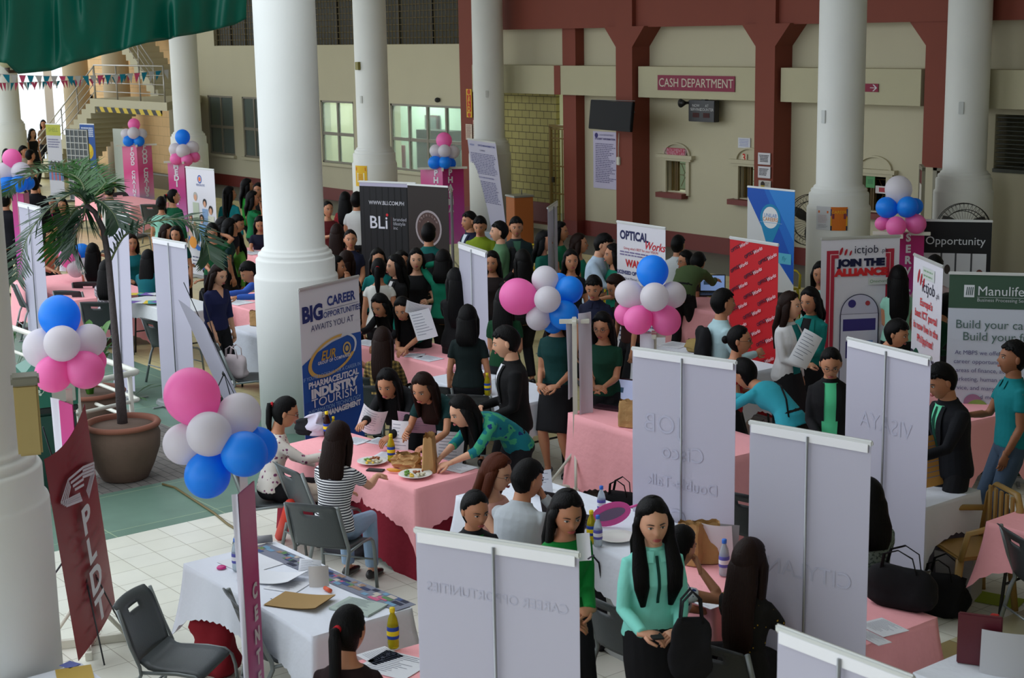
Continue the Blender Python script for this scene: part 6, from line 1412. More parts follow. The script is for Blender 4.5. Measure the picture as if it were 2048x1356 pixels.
xbanner((109, 862), (156, 836), 1.85, .16, 'dark red x-frame banner with white letters PLDT and a zigzag emblem', f_pldt, canvas=(140, 20, 36), curl=.02, w=.62, pb=(200, 1262))
# ---------------------------------------------------------------- signposts and balloons
def cam_yaw(q, a=0): return face_yaw(q, a) + math.pi
R1 = P(487, 955, 1.9); R1f = Vector((R1.x, R1.y, 0))
signpost(R1f, 'pink signpost reading CENTERS down its strip, in front of the near white table', [(-.032, -.26, .055, 0, 1.88, .35, ('CENTERS', .60, .085, .115, 0, .62), 'pink'), (-.062, -.24, -.032, -.262, 1.88, .35, None, 'white')], h=1.95, yaw=cam_yaw(R1f))
bunch(R1, 'over the CENTERS sign', [(384, 792, 56, 'pink', 0, 'upper left and largest'), (478, 830, 44, 'white', .05, 'upper right'), (418, 868, 45, 'white', -.17, 'front middle'), (369, 888, 42, 'white', .02, 'far left'), (489, 908, 46, 'blue', -.16, 'front right'), (514, 893, 40, 'blue', .12, 'right, mostly hidden'), (415, 950, 46, 'blue', -.05, 'lowest')], (435, 880))
R2f = P(176, 1290, 0); R2 = R2f + Vector((0, 0, 1.85))
signpost(R2f, 'magenta signpost on a white crossed foot behind the dark red PLDT banner', [(-.07, -.02, .02, -.20, 1.83, .35, None, 'magenta'), (-.12, .10, -.07, -.02, 1.83, .35, None, 'white')], h=1.9, yaw=cam_yaw(R2f))
bunch(R2, 'over the magenta sign behind PLDT', [(119, 632, 41, 'blue', 0, 'topmost'), (88, 697, 41, 'white', .05, 'left'), (178, 682, 34, 'white', .06, 'right'), (124, 687, 36, 'white', -.18, 'front middle'), (107, 748, 37, 'pink', -.08, 'lower left'), (170, 740, 38, 'pink', -.06, 'lower right'), (184, 722, 28, 'pink', .14, 'behind on the right')], (140, 710))
R3f = P(1152, 982, 0); R3 = PD(1140, 628, R3f)
signpost(R3f, 'bare white signpost with white cloth strips, right of the woman in black heels', [(-.07, -.02, -.02, .08, 1.66, .9, None, 'white'), (.04, -.03, .16, .06, 1.72, .55, None, 'white')], h=R3.z + .02, arm=.28, yaw=cam_yaw(R3f))
bunch(R3, 'over the bare white post', [(1036, 593, 37, 'pink', -.05, 'far left and largest'), (1090, 559, 27, 'white', 0, 'topmost'), (1095, 599, 27, 'white', -.22, 'front middle'), (1077, 636, 25, 'white', -.05, 'lower left'), (1138, 580, 28, 'blue', -.02, 'upper right'), (1128, 630, 30, 'blue', -.08, 'lower right'), (1118, 566, 20, 'blue', .2, 'behind on the upper right'), (1106, 645, 22, 'blue', .1, 'behind at the bottom')], (1098, 605))
R4 = P(1308, 665, 1.75); R4f = Vector((R4.x, R4.y, 0))
signpost(R4f, 'white signpost with a crumpled cloth strip behind the faint Double-Talk banner', [(-.12, -.03, .0, -.05, 1.75, .5, None, 'white')], h=1.76, arm=.2, yaw=cam_yaw(R4f))
bunch(R4, 'in front of the OPTICAL Works banner', [(1305, 543, 32, 'blue', 0, 'topmost'), (1258, 588, 28, 'white', .03, 'left'), (1309, 594, 29, 'white', -.22, 'front middle'), (1345, 590, 27, 'white', .04, 'right'), (1253, 628, 24, 'pink', .1, 'lower left, behind'), (1276, 640, 29, 'pink', -.08, 'lower middle'), (1332, 641, 30, 'pink', -.05, 'lower right')], (1303, 605))
R5 = P(1803, 465, 1.9); R5f = Vector((R5.x, R5.y, 0))
signpost(R5f, 'magenta signpost reading SERVICES between the two ictjob banners', [(-.26, .05, -.02, -.06, 1.9, .4, None, 'pink'), (-.02, -.06, .26, .05, 1.9, .4, ('SERVICES', .96, .088, .125, 0, .35), 'magenta')], h=1.92, arm=.66, yaw=cam_yaw(R5f))
bunch(R5, 'over the SERVICES sign', [(1797, 379, 27, 'white', 0, 'topmost'), (1773, 415, 21, 'blue', -.02, 'left'), (1815, 414, 21, 'blue', -.12, 'front right'), (1829, 413, 17, 'blue', .1, 'right, behind'), (1764, 447, 14, 'pink', .05, 'lower left'), (1792, 453, 20, 'pink', -.16, 'lower middle'), (1832, 448, 20, 'pink', -.05, 'lower right')], (1800, 425))
R6 = P(885, 335, 1.9); R6f = Vector((R6.x, R6.y, 0))
signpost(R6f, 'pink signpost reading PHARMA behind the brown medallion banner', [(-.40, .15, 0, -.08, 1.9, .5, ('PHARMA', .93, .095, .15, 0, .7), 'pink'), (0, -.08, .38, .15, 1.9, .5, ('PHARMA', .93, .095, .15, 0, .35), 'magenta')], h=1.92, arm=.9, yaw=cam_yaw(R6f))
bunch(R6, 'over the PHARMA sign', [(888, 281, 16, 'pink', 0, 'topmost'), (872, 302, 13, 'white', 0, 'left'), (889, 302, 13, 'white', -.15, 'front middle'), (906, 304, 13, 'white', 0, 'right'), (869, 325, 13, 'blue', -.05, 'lower left'), (890, 325, 13, 'blue', -.1, 'lower middle'), (900, 327, 12, 'blue', .15, 'lower right, behind')], (888, 308))
R7 = P(273, 291, 1.9); R7f = Vector((R7.x, R7.y, 0))
signpost(R7f, 'pink and blue signpost reading FOOD CHAINS on both faces at the back left', [(-.32, .1, 0, -.08, 1.9, .66, ('FOOD CHAINS', .93, .085, .12, 0, .68), 'food'), (0, -.08, .33, .1, 1.92, .66, ('FOOD CHAINS', .95, .085, .16, 0, .5), 'food')], h=1.94, arm=.9, yaw=cam_yaw(R7f))
bunch(R7, 'over the FOOD CHAINS sign', [(268, 249, 12, 'pink', 0, 'topmost'), (253, 268, 11, 'white', 0, 'left'), (267, 266, 12, 'white', -.15, 'front middle'), (283, 268, 11, 'white', 0, 'right'), (257, 282, 11, 'blue', -.05, 'lower left'), (278, 282, 11, 'blue', -.05, 'lower right')], (268, 268))
R8 = P(366, 322, 1.9); R8f = Vector((R8.x, R8.y, 0))
signpost(R8f, 'pink signpost reading MEDI FI behind the smiling people banner', [(-.30, .1, .02, -.06, 1.9, .5, ('MEDI FI', .93, .085, .15, 0, .5), 'pink'), (.02, -.06, .12, .1, 1.9, .5, None, 'magenta')], h=1.92, arm=.75, yaw=cam_yaw(R8f))
bunch(R8, 'over the MEDI FI sign', [(365, 274, 15, 'blue', 0, 'topmost'), (351, 299, 13, 'white', -.02, 'left'), (384, 296, 14, 'white', .05, 'right'), (366, 302, 14, 'white', -.14, 'front middle'), (352, 318, 12, 'pink', -.05, 'lower left'), (374, 320, 12, 'pink', -.12, 'lower middle'), (389, 314, 11, 'pink', .05, 'lower right')], (367, 300))
R9 = P(36, 386, 1.9); R9f = Vector((R9.x, R9.y, 0))
signpost(R9f, 'pink signpost at the left edge behind the palm fronds', [(-.10, .1, .08, -.14, 1.9, .3, None, 'magenta'), (.08, -.14, .16, .05, 1.9, .3, None, 'pink')], h=1.92, yaw=cam_yaw(R9f))
bunch(R9, 'at the left edge above the palm', [(24, 317, 19, 'pink', 0, 'topmost'), (8, 345, 20, 'white', 0, 'left'), (42, 343, 19, 'white', -.05, 'right'), (12, 368, 18, 'blue', -.02, 'lower left'), (38, 368, 17, 'blue', -.15, 'lower middle'), (55, 366, 14, 'blue', .05, 'lower right')], (28, 348))
# ---------------------------------------------------------------- tables
PK, WC, MR = (255, 178, 184), (228, 232, 242), (130, 26, 44)
def tb(px, py, deg, L, W, c, tl, cl, **k): return table(P(px, py, .75), math.radians(deg), L, W, c, tl, cl, **k)
tb(367, 1128, 0, 1.72, .72, WC, 'folding table under the near white scalloped cloth at lower left', 'near white cloth with a scalloped hem at lower left, holding the brown envelope', drop=.28)
tb(557, 893, 5, 1.89, .72, PK, 'folding table under the pink cloth with plates of food', 'pink scalloped cloth carrying the plates of food and brown bags', drop=.27, under=(MR, .66, 'maroon cloth hanging under the pink cloth with the plates'))
tb(912, 992, 1, 1.95, .78, WC, 'folding table under the white cloth with the open laptop', 'white scalloped cloth under the open laptop and the pink fan', drop=.27, under=((170, 172, 170), .6, 'grey white cloth hanging under the laptop table cloth'))
tb(1136, 826, -3, 2.1, .75, PK, 'folding table under the long pink cloth behind the white signpost', 'long pink cloth reaching the floor behind the white signpost', drop=.62)
tb(848, 757, 0, 1.6, .7, WC, 'folding table under the white cloth with the mint basket', 'white cloth under the mint basket, in front of the boy in the black suit', drop=.27)
tb(716, 690, 0, 1.75, .7, PK, 'folding table under the pink cloth behind the woman in plaid', 'pink cloth in front of the woman in plaid', drop=.27)
tb(462, 655, 0, 1.5, .72, WC, 'folding table under the white cloth left of the near column', 'white cloth hanging beside the near column, behind the chair with the patterned bag', drop=.5)
tb(412, 597, 0, 2.3, .8, PK, 'folding table under the pink cloth near the blue-shirted man', 'pink cloth under the hands of the blue-shirted man', drop=.27, under=(MR, .66, 'maroon cloth hanging under the pink cloth near the blue-shirted man'))
tb(22, 560, -2, 2.5, 1.2, PK, 'table under the pink cloth at the left behind the white banners', 'pink cloth with balloons lying on it, left behind the white banners', drop=.55)
tb(250, 598, 0, 1.6, .7, (214, 216, 218), 'white-topped table with scattered papers between the two leaning banners', 'white cover with scattered coloured papers between the two leaning banners', drop=.2)
table(Vector((-8.15, 9.22, .75)), 0, 1.28, .70, WC, 'folding table under the white cloth in front of the man in the suit', 'white scalloped cloth below the hand of the man in the suit', drop=.24, under=((96, 92, 104), .6, 'dark grey cloth hanging under the white cloth by the beige chair'))
table(Vector((-6.38, 9.3, .75)), 0, 1.5, .72, PK, 'folding table under the pink cloth at the right edge', 'pink cloth at the right edge beside the beige plastic chair', drop=.27)
table(Vector((-6.5, 6.82, .75)), 0, 1.04, .68, PK, 'folding table under the pink cloth with the black shoulder bag', 'pink cloth under the black shoulder bag, behind the CITYLAND banner', drop=.28, under=(MR, .36, 'maroon scalloped cloth edge under the black bag table'))
tb(1826, 1346, 0, 1.7, .85, WC, 'folding table under the white cloth in the bottom right corner', 'white cloth in the bottom right corner with the dark red folder', drop=.25)
table(Vector((-8.22, 2.45, .75)), 0, 1.5, .75, WC, 'folding table in the bottom left corner under a white cloth', 'white cloth in the bottom left corner with the yellow envelope', drop=.25)
tb(668, 1336, -3, 1.5, .7, PK, 'folding table under the pink cloth at the bottom centre', 'pink cloth at the bottom centre behind the woman with the red hair tie', drop=.25)
tb(1284, 1156, 0, .66, 1.1, PK, 'folding table under the pink cloth behind the woman in the mint blouse', 'pink cloth under the brown bags behind the woman in the mint blouse', drop=.25, under=(MR, .62, 'maroon cloth hanging under the brown bags table'))
tb(1326, 606, 0, 1.6, .75, PK, 'folding table under the pink cloth behind the backpack man', 'pink cloth with a laptop behind the backpack man', drop=.5)
tb(150, 392, 0, 3.0, .9, PK, 'table under the pink cloth in front of the far partitions', 'pink cloth in front of the far partitions', drop=.5)
tb(455, 500, 0, 2.4, .8, PK, 'table under the pink cloth left of the tall near column', 'pink cloth with papers left of the tall near column', drop=.5)
tb(1262, 706, 0, 1.6, .7, WC, 'table under the papers left of the backpack man', 'white cloth with papers and a straw bag left of the backpack man', drop=.4)
tb(1672, 776, -6, 1.7, .7, PK, 'table under the pink cloth right of the blazer woman with glasses', 'pink cloth with leaflets just behind the VISAYA banner', drop=.4)
# ---------------------------------------------------------------- chairs
DK = (40, 44, 46)
def ch(px, py, ang, label, col=(70, 76, 78), z=.85, **k):
    q = P(px, py, z); yw = face_yaw(q, ang); f = Vector((-math.sin(yw), math.cos(yw), 0)); return chair(0, 0, 0, 0, label, col=col, loc=q + f * .31, yaw=yw, **k)
ch(272, 1190, 62, 'empty dark grey folding chair in front at lower left')
ch(480, 1192, 105, 'dark grey folding chair holding a patterned bag against the near white table')
ch(580, 930, 118, 'grey folding chair with a cream bag, beside the rolled red poster')
ch(938, 787, 165, 'black folding chair against the white table with the mint basket', DK)
ch(862, 770, 160, 'black folding chair draped with a black jacket', DK)
ch(716, 752, 160, 'black folding chair right of the BIG CAREER banner', DK)
ch(136, 580, 150, 'black folding chair at the pink table, left of the seated floral tops', DK)
ch(304, 637, 120, 'black folding chair between the two tall white banners', DK)
ch(440, 690, 95, 'grey folding chair holding the silver patterned bag', DK)
ch(1213, 1195, 130, 'grey folding chair just left of the woman in the mint blouse')
ch(2038, 1062, 120, 'black folding chair at the right edge below the pink cloth', DK)
ch(1495, 985, 150, 'black folding chair between the Double-Talk and CITYLAND banners', DK)
ch(28, 562, 100, 'black folding chair at the left edge', DK)
for i, (px, py, a, lb) in enumerate(((236, 430, 60, 'black folding chair beside the man in the white shirt'), (255, 452, -40, 'black folding chair under the FOOD CHAINS post'), (300, 408, 150, 'black folding chair right of the FOOD CHAINS post'), (240, 385, 20, 'black folding chair behind the pink far table'), (1545, 588, 30, 'black folding chair behind the red patterned banner'))): ch(px, py, a, lb, DK)
YL = (206, 186, 24)
for px, py, a, lb in ((1068, 487, 170, 'yellow plastic chair behind the smiling man'), (1428, 563, 150, 'yellow plastic chair behind the bending man in olive'), (1380, 545, 30, 'yellow plastic chair left of the bending man in olive'), (1560, 520, 20, 'yellow plastic chair behind the blue pin banner'), (1245, 520, 160, 'yellow plastic chair behind the white coat')):
    q = P(px, py, .85); plastic_chair((q.x, q.y, 0), face_yaw(q, a), lb, YL)['group'] = 'yellow plastic chairs'
q = P(1985, 990, .85); plastic_chair((q.x - .1, q.y - .1, 0), face_yaw(q, -60), 'beige plastic armchair between the white and pink tables on the right', (160, 126, 66))
# ---------------------------------------------------------------- the crowd
BLK, DKG, GRN, TL_, MINT, KEL, NVY = (22, 22, 25), (14, 56, 48), (24, 112, 66), (18, 118, 112), (130, 206, 188), (18, 124, 52), (26, 30, 54)
def pp(px, py, ang, h, label, pose='stand', lean=0, dz=0., **k):
    return put(px, py, head_top(h, lean, pose == 'sit') + dz, ang, h, label, pose=pose, lean=lean, **k)
SK, PT = lambda c=BLK, L=.95: ('skirt', c, L), lambda c=BLK: ('pants', c)
def sit_chair(rt, label, col=(70, 76, 78)):
    o = rt[0]; yw = o.rotation_euler.z; f = Vector((-math.sin(yw), math.cos(yw), 0)); return chair(0, 0, 0, 0, label, col=col, loc=o.location - f * .015, yaw=yw)
r_mint = pp(1306, 992, 16, 1.63, 'woman with very long black hair in a mint blouse, standing and holding a phone', lean=2, top=('shirt', (136, 224, 208)), bottom=SK(), hair=('longfront', 'k', .22), arms=(((-.06, .24, -.33), (.4, -.9, -.5), (-1, .45, -.1), (0, .4, 1), .8), ((-.02, .25, -.32), (.35, -.9, -.5), (-1, .5, -.1), (0, .4, 1), .9)), skin='l', head=(8, -4, 3), extras=(('tie', DKG),))
r_grn = pp(1130, 973, 24, 1.60, 'woman with loose black hair in a bright green top and beaded necklace', lean=4, top=('long', KEL), hair=('long', 'k', .34), arms=('front', 'belly'), head=(16, -6, 0), extras=(('necklace', (190, 150, 60)),))
r_org = pp(944, 957, 18, 1.58, 'woman with tied-back hair in a dark blazer with an orange strap', 'sit', 4, dz=.06, top=('jacket', (28, 28, 32), KEL), hair=('bun', 'k'), arms=('table', 'table'), skin='m', head=(12, 8, 0), extras=(('necklace', (196, 176, 120)), ('shoulder_bag', (186, 96, 44))))
sit_chair(r_org, 'grey folding chair at the left end of the laptop table', (70, 76, 78))
r_gry = pp(1050, 920, 158, 1.68, 'man seen from behind in a pale grey shirt, leaning on the laptop table', 'sit', 20, male=True, top=('shirt', (176, 182, 188)), hair=('short', 'k'), arms=('write', 'face'), head=(4, -25, 0), twist=-10)
pp(986, 905, 58, 1.60, 'woman with reddish-brown hair and glasses in a peach sleeveless top, reading at the laptop table', 'sit', 4, top=('sleeveless', (226, 170, 156)), hair=('long', 'r', .24), arms=('table', 'write'), skin='l', head=(12, 0, 0), glasses=True)
pp(1358, 1050, 125, 1.58, 'woman with a raised bare arm and printed top, half hidden by the mint blouse', 'sit', 10, top=('cap', 'whiteblue'), hair=('bun', 'k'), arms=('table', 'face'), head=(10, 15, 0))
sit_chair(pp(1498, 1080, 150, 1.60, 'woman with long brown hair and a black and yellow dress, beside CITYLAND', 'sit', 4, top=('tee', 'yellowdots'), bottom=SK((20, 18, 16)), hair=('long', 'b', .46), arms=('table', 'table')), 'black folding chair under the woman in the black and yellow dress', DK)
pp(690, 1213, 170, 1.60, 'woman seen from behind with a low ponytail and red hair tie at the bottom centre', 'sit', 4, top=('long', (34, 18, 20)), hair=('pony', 'k', .42), arms=('table', 'table'), head=(4, -20, 0))
sit_chair(pp(676, 845, 152, 1.62, 'woman in a navy and white striped top and pale jeans, seated with plates', 'sit', 12, top=('tee', 'stripe'), bottom=('jeans', (140, 164, 190)), hair=('long', 'b', .24), arms=('table', 'reach'), skin='l'), 'grey folding chair under the woman in the striped top', (70, 76, 78))
sit_chair(pp(562, 790, 94, 1.58, 'seated woman in a purple floral blouse with glasses and a ponytail', 'sit', 10, top=('long', 'floral'), hair=('pony', 'k', .22), arms=('table', 'reach'), glasses=True, head=(14, -2, 0)), 'grey folding chair under the woman in the floral blouse', (70, 76, 78))
pp(768, 752, -22, 1.60, 'woman bending down to write in a black jacket over green, hair falling forward', 'stand', 58, top=('jacket', BLK, GRN), hair=('long', 'k', .34), arms=('write', 'reach'), head=(-12, 0, 0))
pp(838, 757, -30, 1.60, 'woman bending over the pink table reading a colourful magazine, dark teal top', 'stand', 52, top=('tee', (14, 50, 50)), hair=('long', 'b', .28), arms=('table', 'hold'), head=(-8, 0, 0))
pp(906, 808, -62, 1.60, 'woman in a blue and green swirled blouse bending low over the pink table', 'stand', 66, top=('half', 'bluegreen'), hair=('long', 'k', .34), arms=('write', 'write'), skin='l', head=(-14, 0, 0))
pp(1020, 653, -62, 1.72, 'young man in a black suit standing with his back half turned, looking left', 'stand', 3, male=True, top=('jacket', (16, 16, 18), (214, 214, 220)), hair=('short', 'k'), arms=('belly', 'front'), skin='l', head=(12, -6, 0), twist=-20)
r = pp(1112, 606, -24, 1.66, 'woman in a dark green top, black skirt and black high heels, face behind the balloons', top=('tee', (14, 58, 56)), bottom=SK(BLK, 1.0), hair=('long', 'b', .28), arms=('belly', 'belly'), shoes=(14, 14, 16), skin='m')
pp(1207, 622, -12, 1.60, 'woman with glasses in a dark green shirt standing just right of the white signpost', lean=3, top=('tee', (18, 62, 46)), hair=('long', 'k', .26), arms=('front', 'front'), glasses=True, head=(12, -6, 0), bottom=PT())
pp(1444, 580, 112, 1.70, 'man in a pale blue shirt with a black backpack looking toward the red banner', lean=3, male=True, top=('shirt', (170, 200, 206)), bottom=PT(NVY), hair=('short', 'k'), arms=('front', 'hold'))
pp(1476, 650, 84, 1.56, 'woman with a low bun, glasses and a red top, in front of the red banner', lean=5, top=('tee', (176, 30, 40)), hair=('bun', 'k'), arms=('front', 'front'), glasses=True)
pp(1478, 724, -128, 1.62, 'person in a bright teal blouse bending away beside the Double-Talk banner', 'stand', 62, top=('long', (50, 158, 176)), bottom=PT((30, 22, 20)), hair=('short', 'k'), arms=('reach', 'reach'), extras=(('shoulder_bag', BLK),))
pp(1580, 585, 56, 1.64, 'woman in a white puffed-sleeve blazer over a teal top holding folders', top=('jacket', (214, 214, 216), (16, 118, 118)), bottom=SK(), hair=('long', 'b', .34), arms=('down', 'front'), skin='l', head=(0, 10, 0), group=None)
pp(1622, 574, -30, 1.62, 'woman in dark teal facing the white blazer, just left of the JOIN THE ALLIANCE banner', top=('jacket', TL_, BLK), bottom=SK(), hair=('bob', 'k'), arms=('front', 'belly'), head=(10, 0, 0))
pp(1642, 523, -10, 1.60, 'woman in pale mint half hidden at the left edge of the JOIN THE ALLIANCE banner', top=('long', (170, 214, 206)), hair=('long', 'k', .26), head=(8, 0, 0))
pp(1662, 688, 2, 1.62, 'woman with glasses in a black blazer over a mint top, looking down', lean=2, top=('jacket', BLK, (88, 206, 150)), hair=('bun', 'k'), arms=('down', 'belly'), glasses=True, head=(22, 0, 0), bottom=PT())
pp(1892, 724, -58, 1.70, 'man in a dark suit with a mint collar and green tie holding an envelope', lean=8, male=True, top=('jacket', (20, 22, 28), (110, 216, 170)), hair=('short', 'k'), arms=('table', ((.0, .22, -.44), (.6, -.8, -.2), (-.3, .8, -.4), (.3, .2, 1), .6)), head=(18, 0, 0), extras=(('tie', (10, 60, 50)),), skin='m')
pp(2026, 684, -68, 1.70, 'man in a teal polo shirt and jeans in front of the Manulife banner', male=True, top=('polo', (12, 116, 122)), bottom=('jeans', (60, 76, 96)), hair=('short', 'k'), arms=('hang', 'hold'), skin='d', head=(-4, 0, 0))
sit_chair(pp(1738, 958, -150, 1.60, 'woman with black hair in a grey-green knitted top, seated between the CITYLAND and VISAYA banners', 'sit', 6, top=('tee', 'greyheather'), hair=('long', 'k', .22), arms=('table', 'table')), 'black folding chair under the woman in the grey-green knitted top', DK)
pp(1797, 532, -170, 1.62, 'woman with long black hair and a pale mint top between the two ictjob banners', top=('cap', (150, 206, 186)), hair=('long', 'k', .38), arms=('front', 'hold'))
pp(1800, 640, 70, 1.58, 'dark-haired person seated between the two ictjob banners, face turned right', 'stand', 30, top=('tee', BLK), hair=('short', 'k'), arms=('table', 'table'))
pp(1898, 590, 150, 1.64, 'person in dark green bending away between the small ictjob banner and the Manulife banner', 'stand', 40, top=('long', (14, 62, 46)), hair=('short', 'k'), arms=('front', 'hold'))
pp(1400, 512, 160, 1.70, 'person in an olive jacket bending over the laptop behind the red banner', 'stand', 70, male=True, top=('long', (70, 88, 54)), bottom=PT(), hair=('short', 'k'), arms=('reach', 'reach'))
pp(1356, 472, 150, 1.68, 'man in a white shirt with his back turned, far behind the bending olive jacket', 'sit', 4, male=True, top=('shirt', (196, 202, 206)), hair=('short', 'k'))
pp(1372, 502, -60, 1.62, 'person with glasses behind the bending olive jacket', 'sit', 10, top=('tee', (60, 50, 46)), hair=('bob', 'k'), glasses=True)
pp(1203, 467, 72, 1.72, 'young man in a white coat looking down beside the OPTICAL Works banner', lean=10, male=True, top=('jacket', (176, 196, 216), (170, 214, 206)), bottom=PT(), hair=('short', 'k'), arms=('table', 'table'), skin='l', head=(14, 0, 0))
pp(1158, 467, 80, 1.58, 'woman in a green sleeveless top behind the young man in the white coat', top=('sleeveless', (22, 122, 100)), hair=('long', 'b', .24), arms=('down', 'front'))
pp(1120, 444, 70, 1.62, 'woman in a green shirt right of the edge-on grey banner', top=('tee', (20, 110, 76)), hair=('long', 'k', .3), arms=('down', 'belly'))
pp(1088, 462, 70, 1.58, 'person in dark teal half hidden by the edge-on grey banner', top=('tee', (16, 84, 70)), hair=('long', 'k', .2))
pp(1226, 488, -70, 1.58, 'woman with long black hair in teal facing the young man in the white coat', top=('tee', (20, 120, 96)), hair=('long', 'k', .34), arms=('front', 'front'))
pp(1032, 435, 5, 1.70, 'smiling young man in a dark vest, in front of the drinking fountain', male=True, top=('jacket', (30, 44, 46), (60, 100, 80)), hair=('short', 'k'), arms=('belly', 'front'), skin='m', head=(4, 0, 0))
pp(998, 444, -84, 1.70, 'young man in a sage shirt with a black backpack, in profile facing left', male=True, top=('shirt', (84, 122, 88)), hair=('short', 'k'), arms=('front', 'front'), skin='l')
pp(960, 432, -10, 1.68, 'man in olive green holding brown and white papers', male=True, top=('shirt', (120, 140, 30)), hair=('short', 'k'), arms=('hold', 'hold'), head=(14, 0, 0))
pp(938, 424, -60, 1.68, 'man in dark clothes behind the man in olive green', male=True, top=('jacket', NVY, (190, 200, 210)), hair=('short', 'k'))
pp(984, 502, -12, 1.58, 'woman in dark floral black with open mouth, right of the tall white banner back', top=('tee', (34, 26, 26)), hair=('long', 'k', .3), head=(6, 0, 0))
pp(1045, 500, -160, 1.62, 'person with a black hood of hair clasping raised hands, above the largest pink balloon', top=('long', (18, 18, 20)), hair=('long', 'k', .3), arms=('face', 'phone'))
pp(1008, 575, 170, 1.60, 'woman in black and bottle green behind the largest pink balloon', top=('tee', (14, 60, 34)), hair=('long', 'k', .3), arms=('belly', 'belly'))
pp(857, 448, 168, 1.72, 'man with a backpack in a dark teal shirt, back turned before the brown medallion banner', male=True, top=('shirt', (12, 88, 84)), hair=('short', 'k'), arms=('front', 'phone'))
pp(832, 498, 0, 1.62, 'young person in black facing the camera, below the brown medallion banner', top=('tee', (20, 20, 22)), hair=('bob', 'k'), arms=('hold', 'belly'), skin='l')
pp(886, 500, 165, 1.62, 'woman in emerald green with a wristwatch and her hand raised to her hair', top=('long', (14, 116, 88)), hair=('bob', 'k'), arms=('hair', 'front'))
pp(912, 538, 168, 1.64, 'woman with very long black hair in a black jacket holding out white papers', lean=3, top=('jacket', (18, 18, 20), None), hair=('long', 'k', .42), arms=('reach', 'hold'), head=(6, 25, 0))
pp(790, 510, -66, 1.60, 'woman in a black blazer in profile facing left, left of the emerald green blouse', top=('jacket', BLK, (206, 206, 206)), hair=('long', 'k', .3), arms=('front', 'front'), skin='l')
pp(757, 516, 172, 1.60, 'woman with a ponytail in a white sleeveless blouse, back to the camera', top=('cap', (214, 214, 208)), hair=('pony', 'k', .3), arms=('down', 'down'), skin='m')
pp(755, 498, 6, 1.60, 'woman in teal facing the camera behind the white sleeveless blouse', top=('tee', (20, 130, 126)), hair=('long', 'k', .2))
pp(803, 502, 20, 1.58, 'person mostly hidden directly in front of the BLi banner text', top=('tee', BLK), hair=('bob', 'k'))
pp(700, 459, 4, 1.60, 'woman in navy with tied hair facing the camera, left of the BLi banner', top=('polo', NVY), hair=('bun', 'k'), arms=('belly', 'belly'))
pp(674, 448, 165, 1.58, 'woman with long dark brown hair, back turned, left of the woman in navy', top=('tee', (120, 60, 60)), hair=('long', 'b', .4), arms=('hair', 'down'))
pp(693, 502, 150, 1.60, 'woman with long straight brown-black hair close to the right side of the near column', top=('long', (30, 22, 22)), hair=('long', 'b', .42))
pp(672, 512, 70, 1.60, 'person with a hand at the mouth just right of the near column', top=('tee', BLK), hair=('bob', 'k'), arms=('face', 'face'))
pp(690, 384, 165, 1.60, 'woman with long hair in a red and gold patterned dress far behind the near column', top=('tee', 'reddress'), bottom=SK((110, 26, 34)), hair=('long', 'k', .34))
pp(714, 385, 150, 1.70, 'uniformed guard in a white shirt with dark shoulder marks beside the black BLi banner', male=True, top=('polo', (206, 208, 206)), hair=('short', 'k'))
pp(655, 402, 20, 1.58, 'person in dark red beside the tall near column, far back', top=('tee', (90, 26, 30)), hair=('bun', 'k'))
sit_chair(pp(764, 655, 172, 1.60, 'woman in a yellow plaid shirt, seated with her back to the camera', 'sit', 6, top=('long', 'plaid'), hair=('long', 'b', .34), arms=('table', 'table')), 'black folding chair under the woman in the yellow plaid shirt', DK)
pp(752, 598, -35, 1.60, 'woman in black bending to sign papers at the far pink table', 'stand', 60, top=('jacket', BLK, TL_), hair=('long', 'k', .30), arms=('write', 'reach'), head=(-10, 0, 0))
pp(800, 604, -20, 1.58, 'woman in teal bending with long hair hanging down beside the papers', 'stand', 58, top=('tee', (14, 118, 100)), hair=('long', 'k', .44), arms=('write', 'front'), head=(-10, 0, 0))
pp(690, 640, 80, 1.60, 'person in a watch handing over a sheet behind the BIG CAREER banner', 'sit', 8, top=('tee', NVY), hair=('short', 'k'), arms=('reach', 'table'))
pp(433, 524, 38, 1.60, 'woman in a navy v-neck dress reaching to the white table left of the near column', lean=6, top=('half', (30, 34, 72)), bottom=PT((16, 16, 20)), hair=('long', 'b', .22), arms=('down', 'hang'), skin='l', head=(16, 0, 0), extras=(('vneck', 1),))
pp(486, 532, -70, 1.68, 'man in a blue shirt with a dark backpack bending over the pink table', 'stand', 62, male=True, top=('shirt', (60, 100, 190)), bottom=PT(), hair=('short', 'k'), arms=('reach', 'reach'), head=(-6, 0, 0))
pp(470, 460, -70, 1.58, 'woman with glasses in a lime green cardigan, in profile facing left', 'sit', 6, top=('long', (104, 170, 70)), hair=('long', 'k', .24), glasses=True)
pp(441, 474, -95, 1.58, 'woman with a black bob in pale teal beside the lime green cardigan', 'sit', 8, top=('tee', (120, 166, 160)), hair=('bob', 'k'), arms=('face', 'table'))
pp(424, 444, -5, 1.58, 'woman in bottle green with her hand raised to her ear', 'stand', 5, top=('tee', (18, 88, 52)), hair=('long', 'k', .2), arms=('hair', 'front'), head=(16, 0, 0))
pp(446, 435, 60, 1.62, 'person in a slate blue hooded top bending behind the woman in bottle green', 'stand', 20, top=('long', (50, 70, 120)), hair=('bob', 'k'))
pp(458, 437, 100, 1.58, 'woman with glasses, dark hair, beside the slate blue hood', 'stand', 8, top=('tee', (24, 60, 60)), hair=('long', 'k', .18), glasses=True)
pp(476, 430, 60, 1.60, 'person with bowed dark head between the slate blue hood and the tall near column', 'stand', 24, top=('tee', (20, 24, 40)), hair=('short', 'k'))
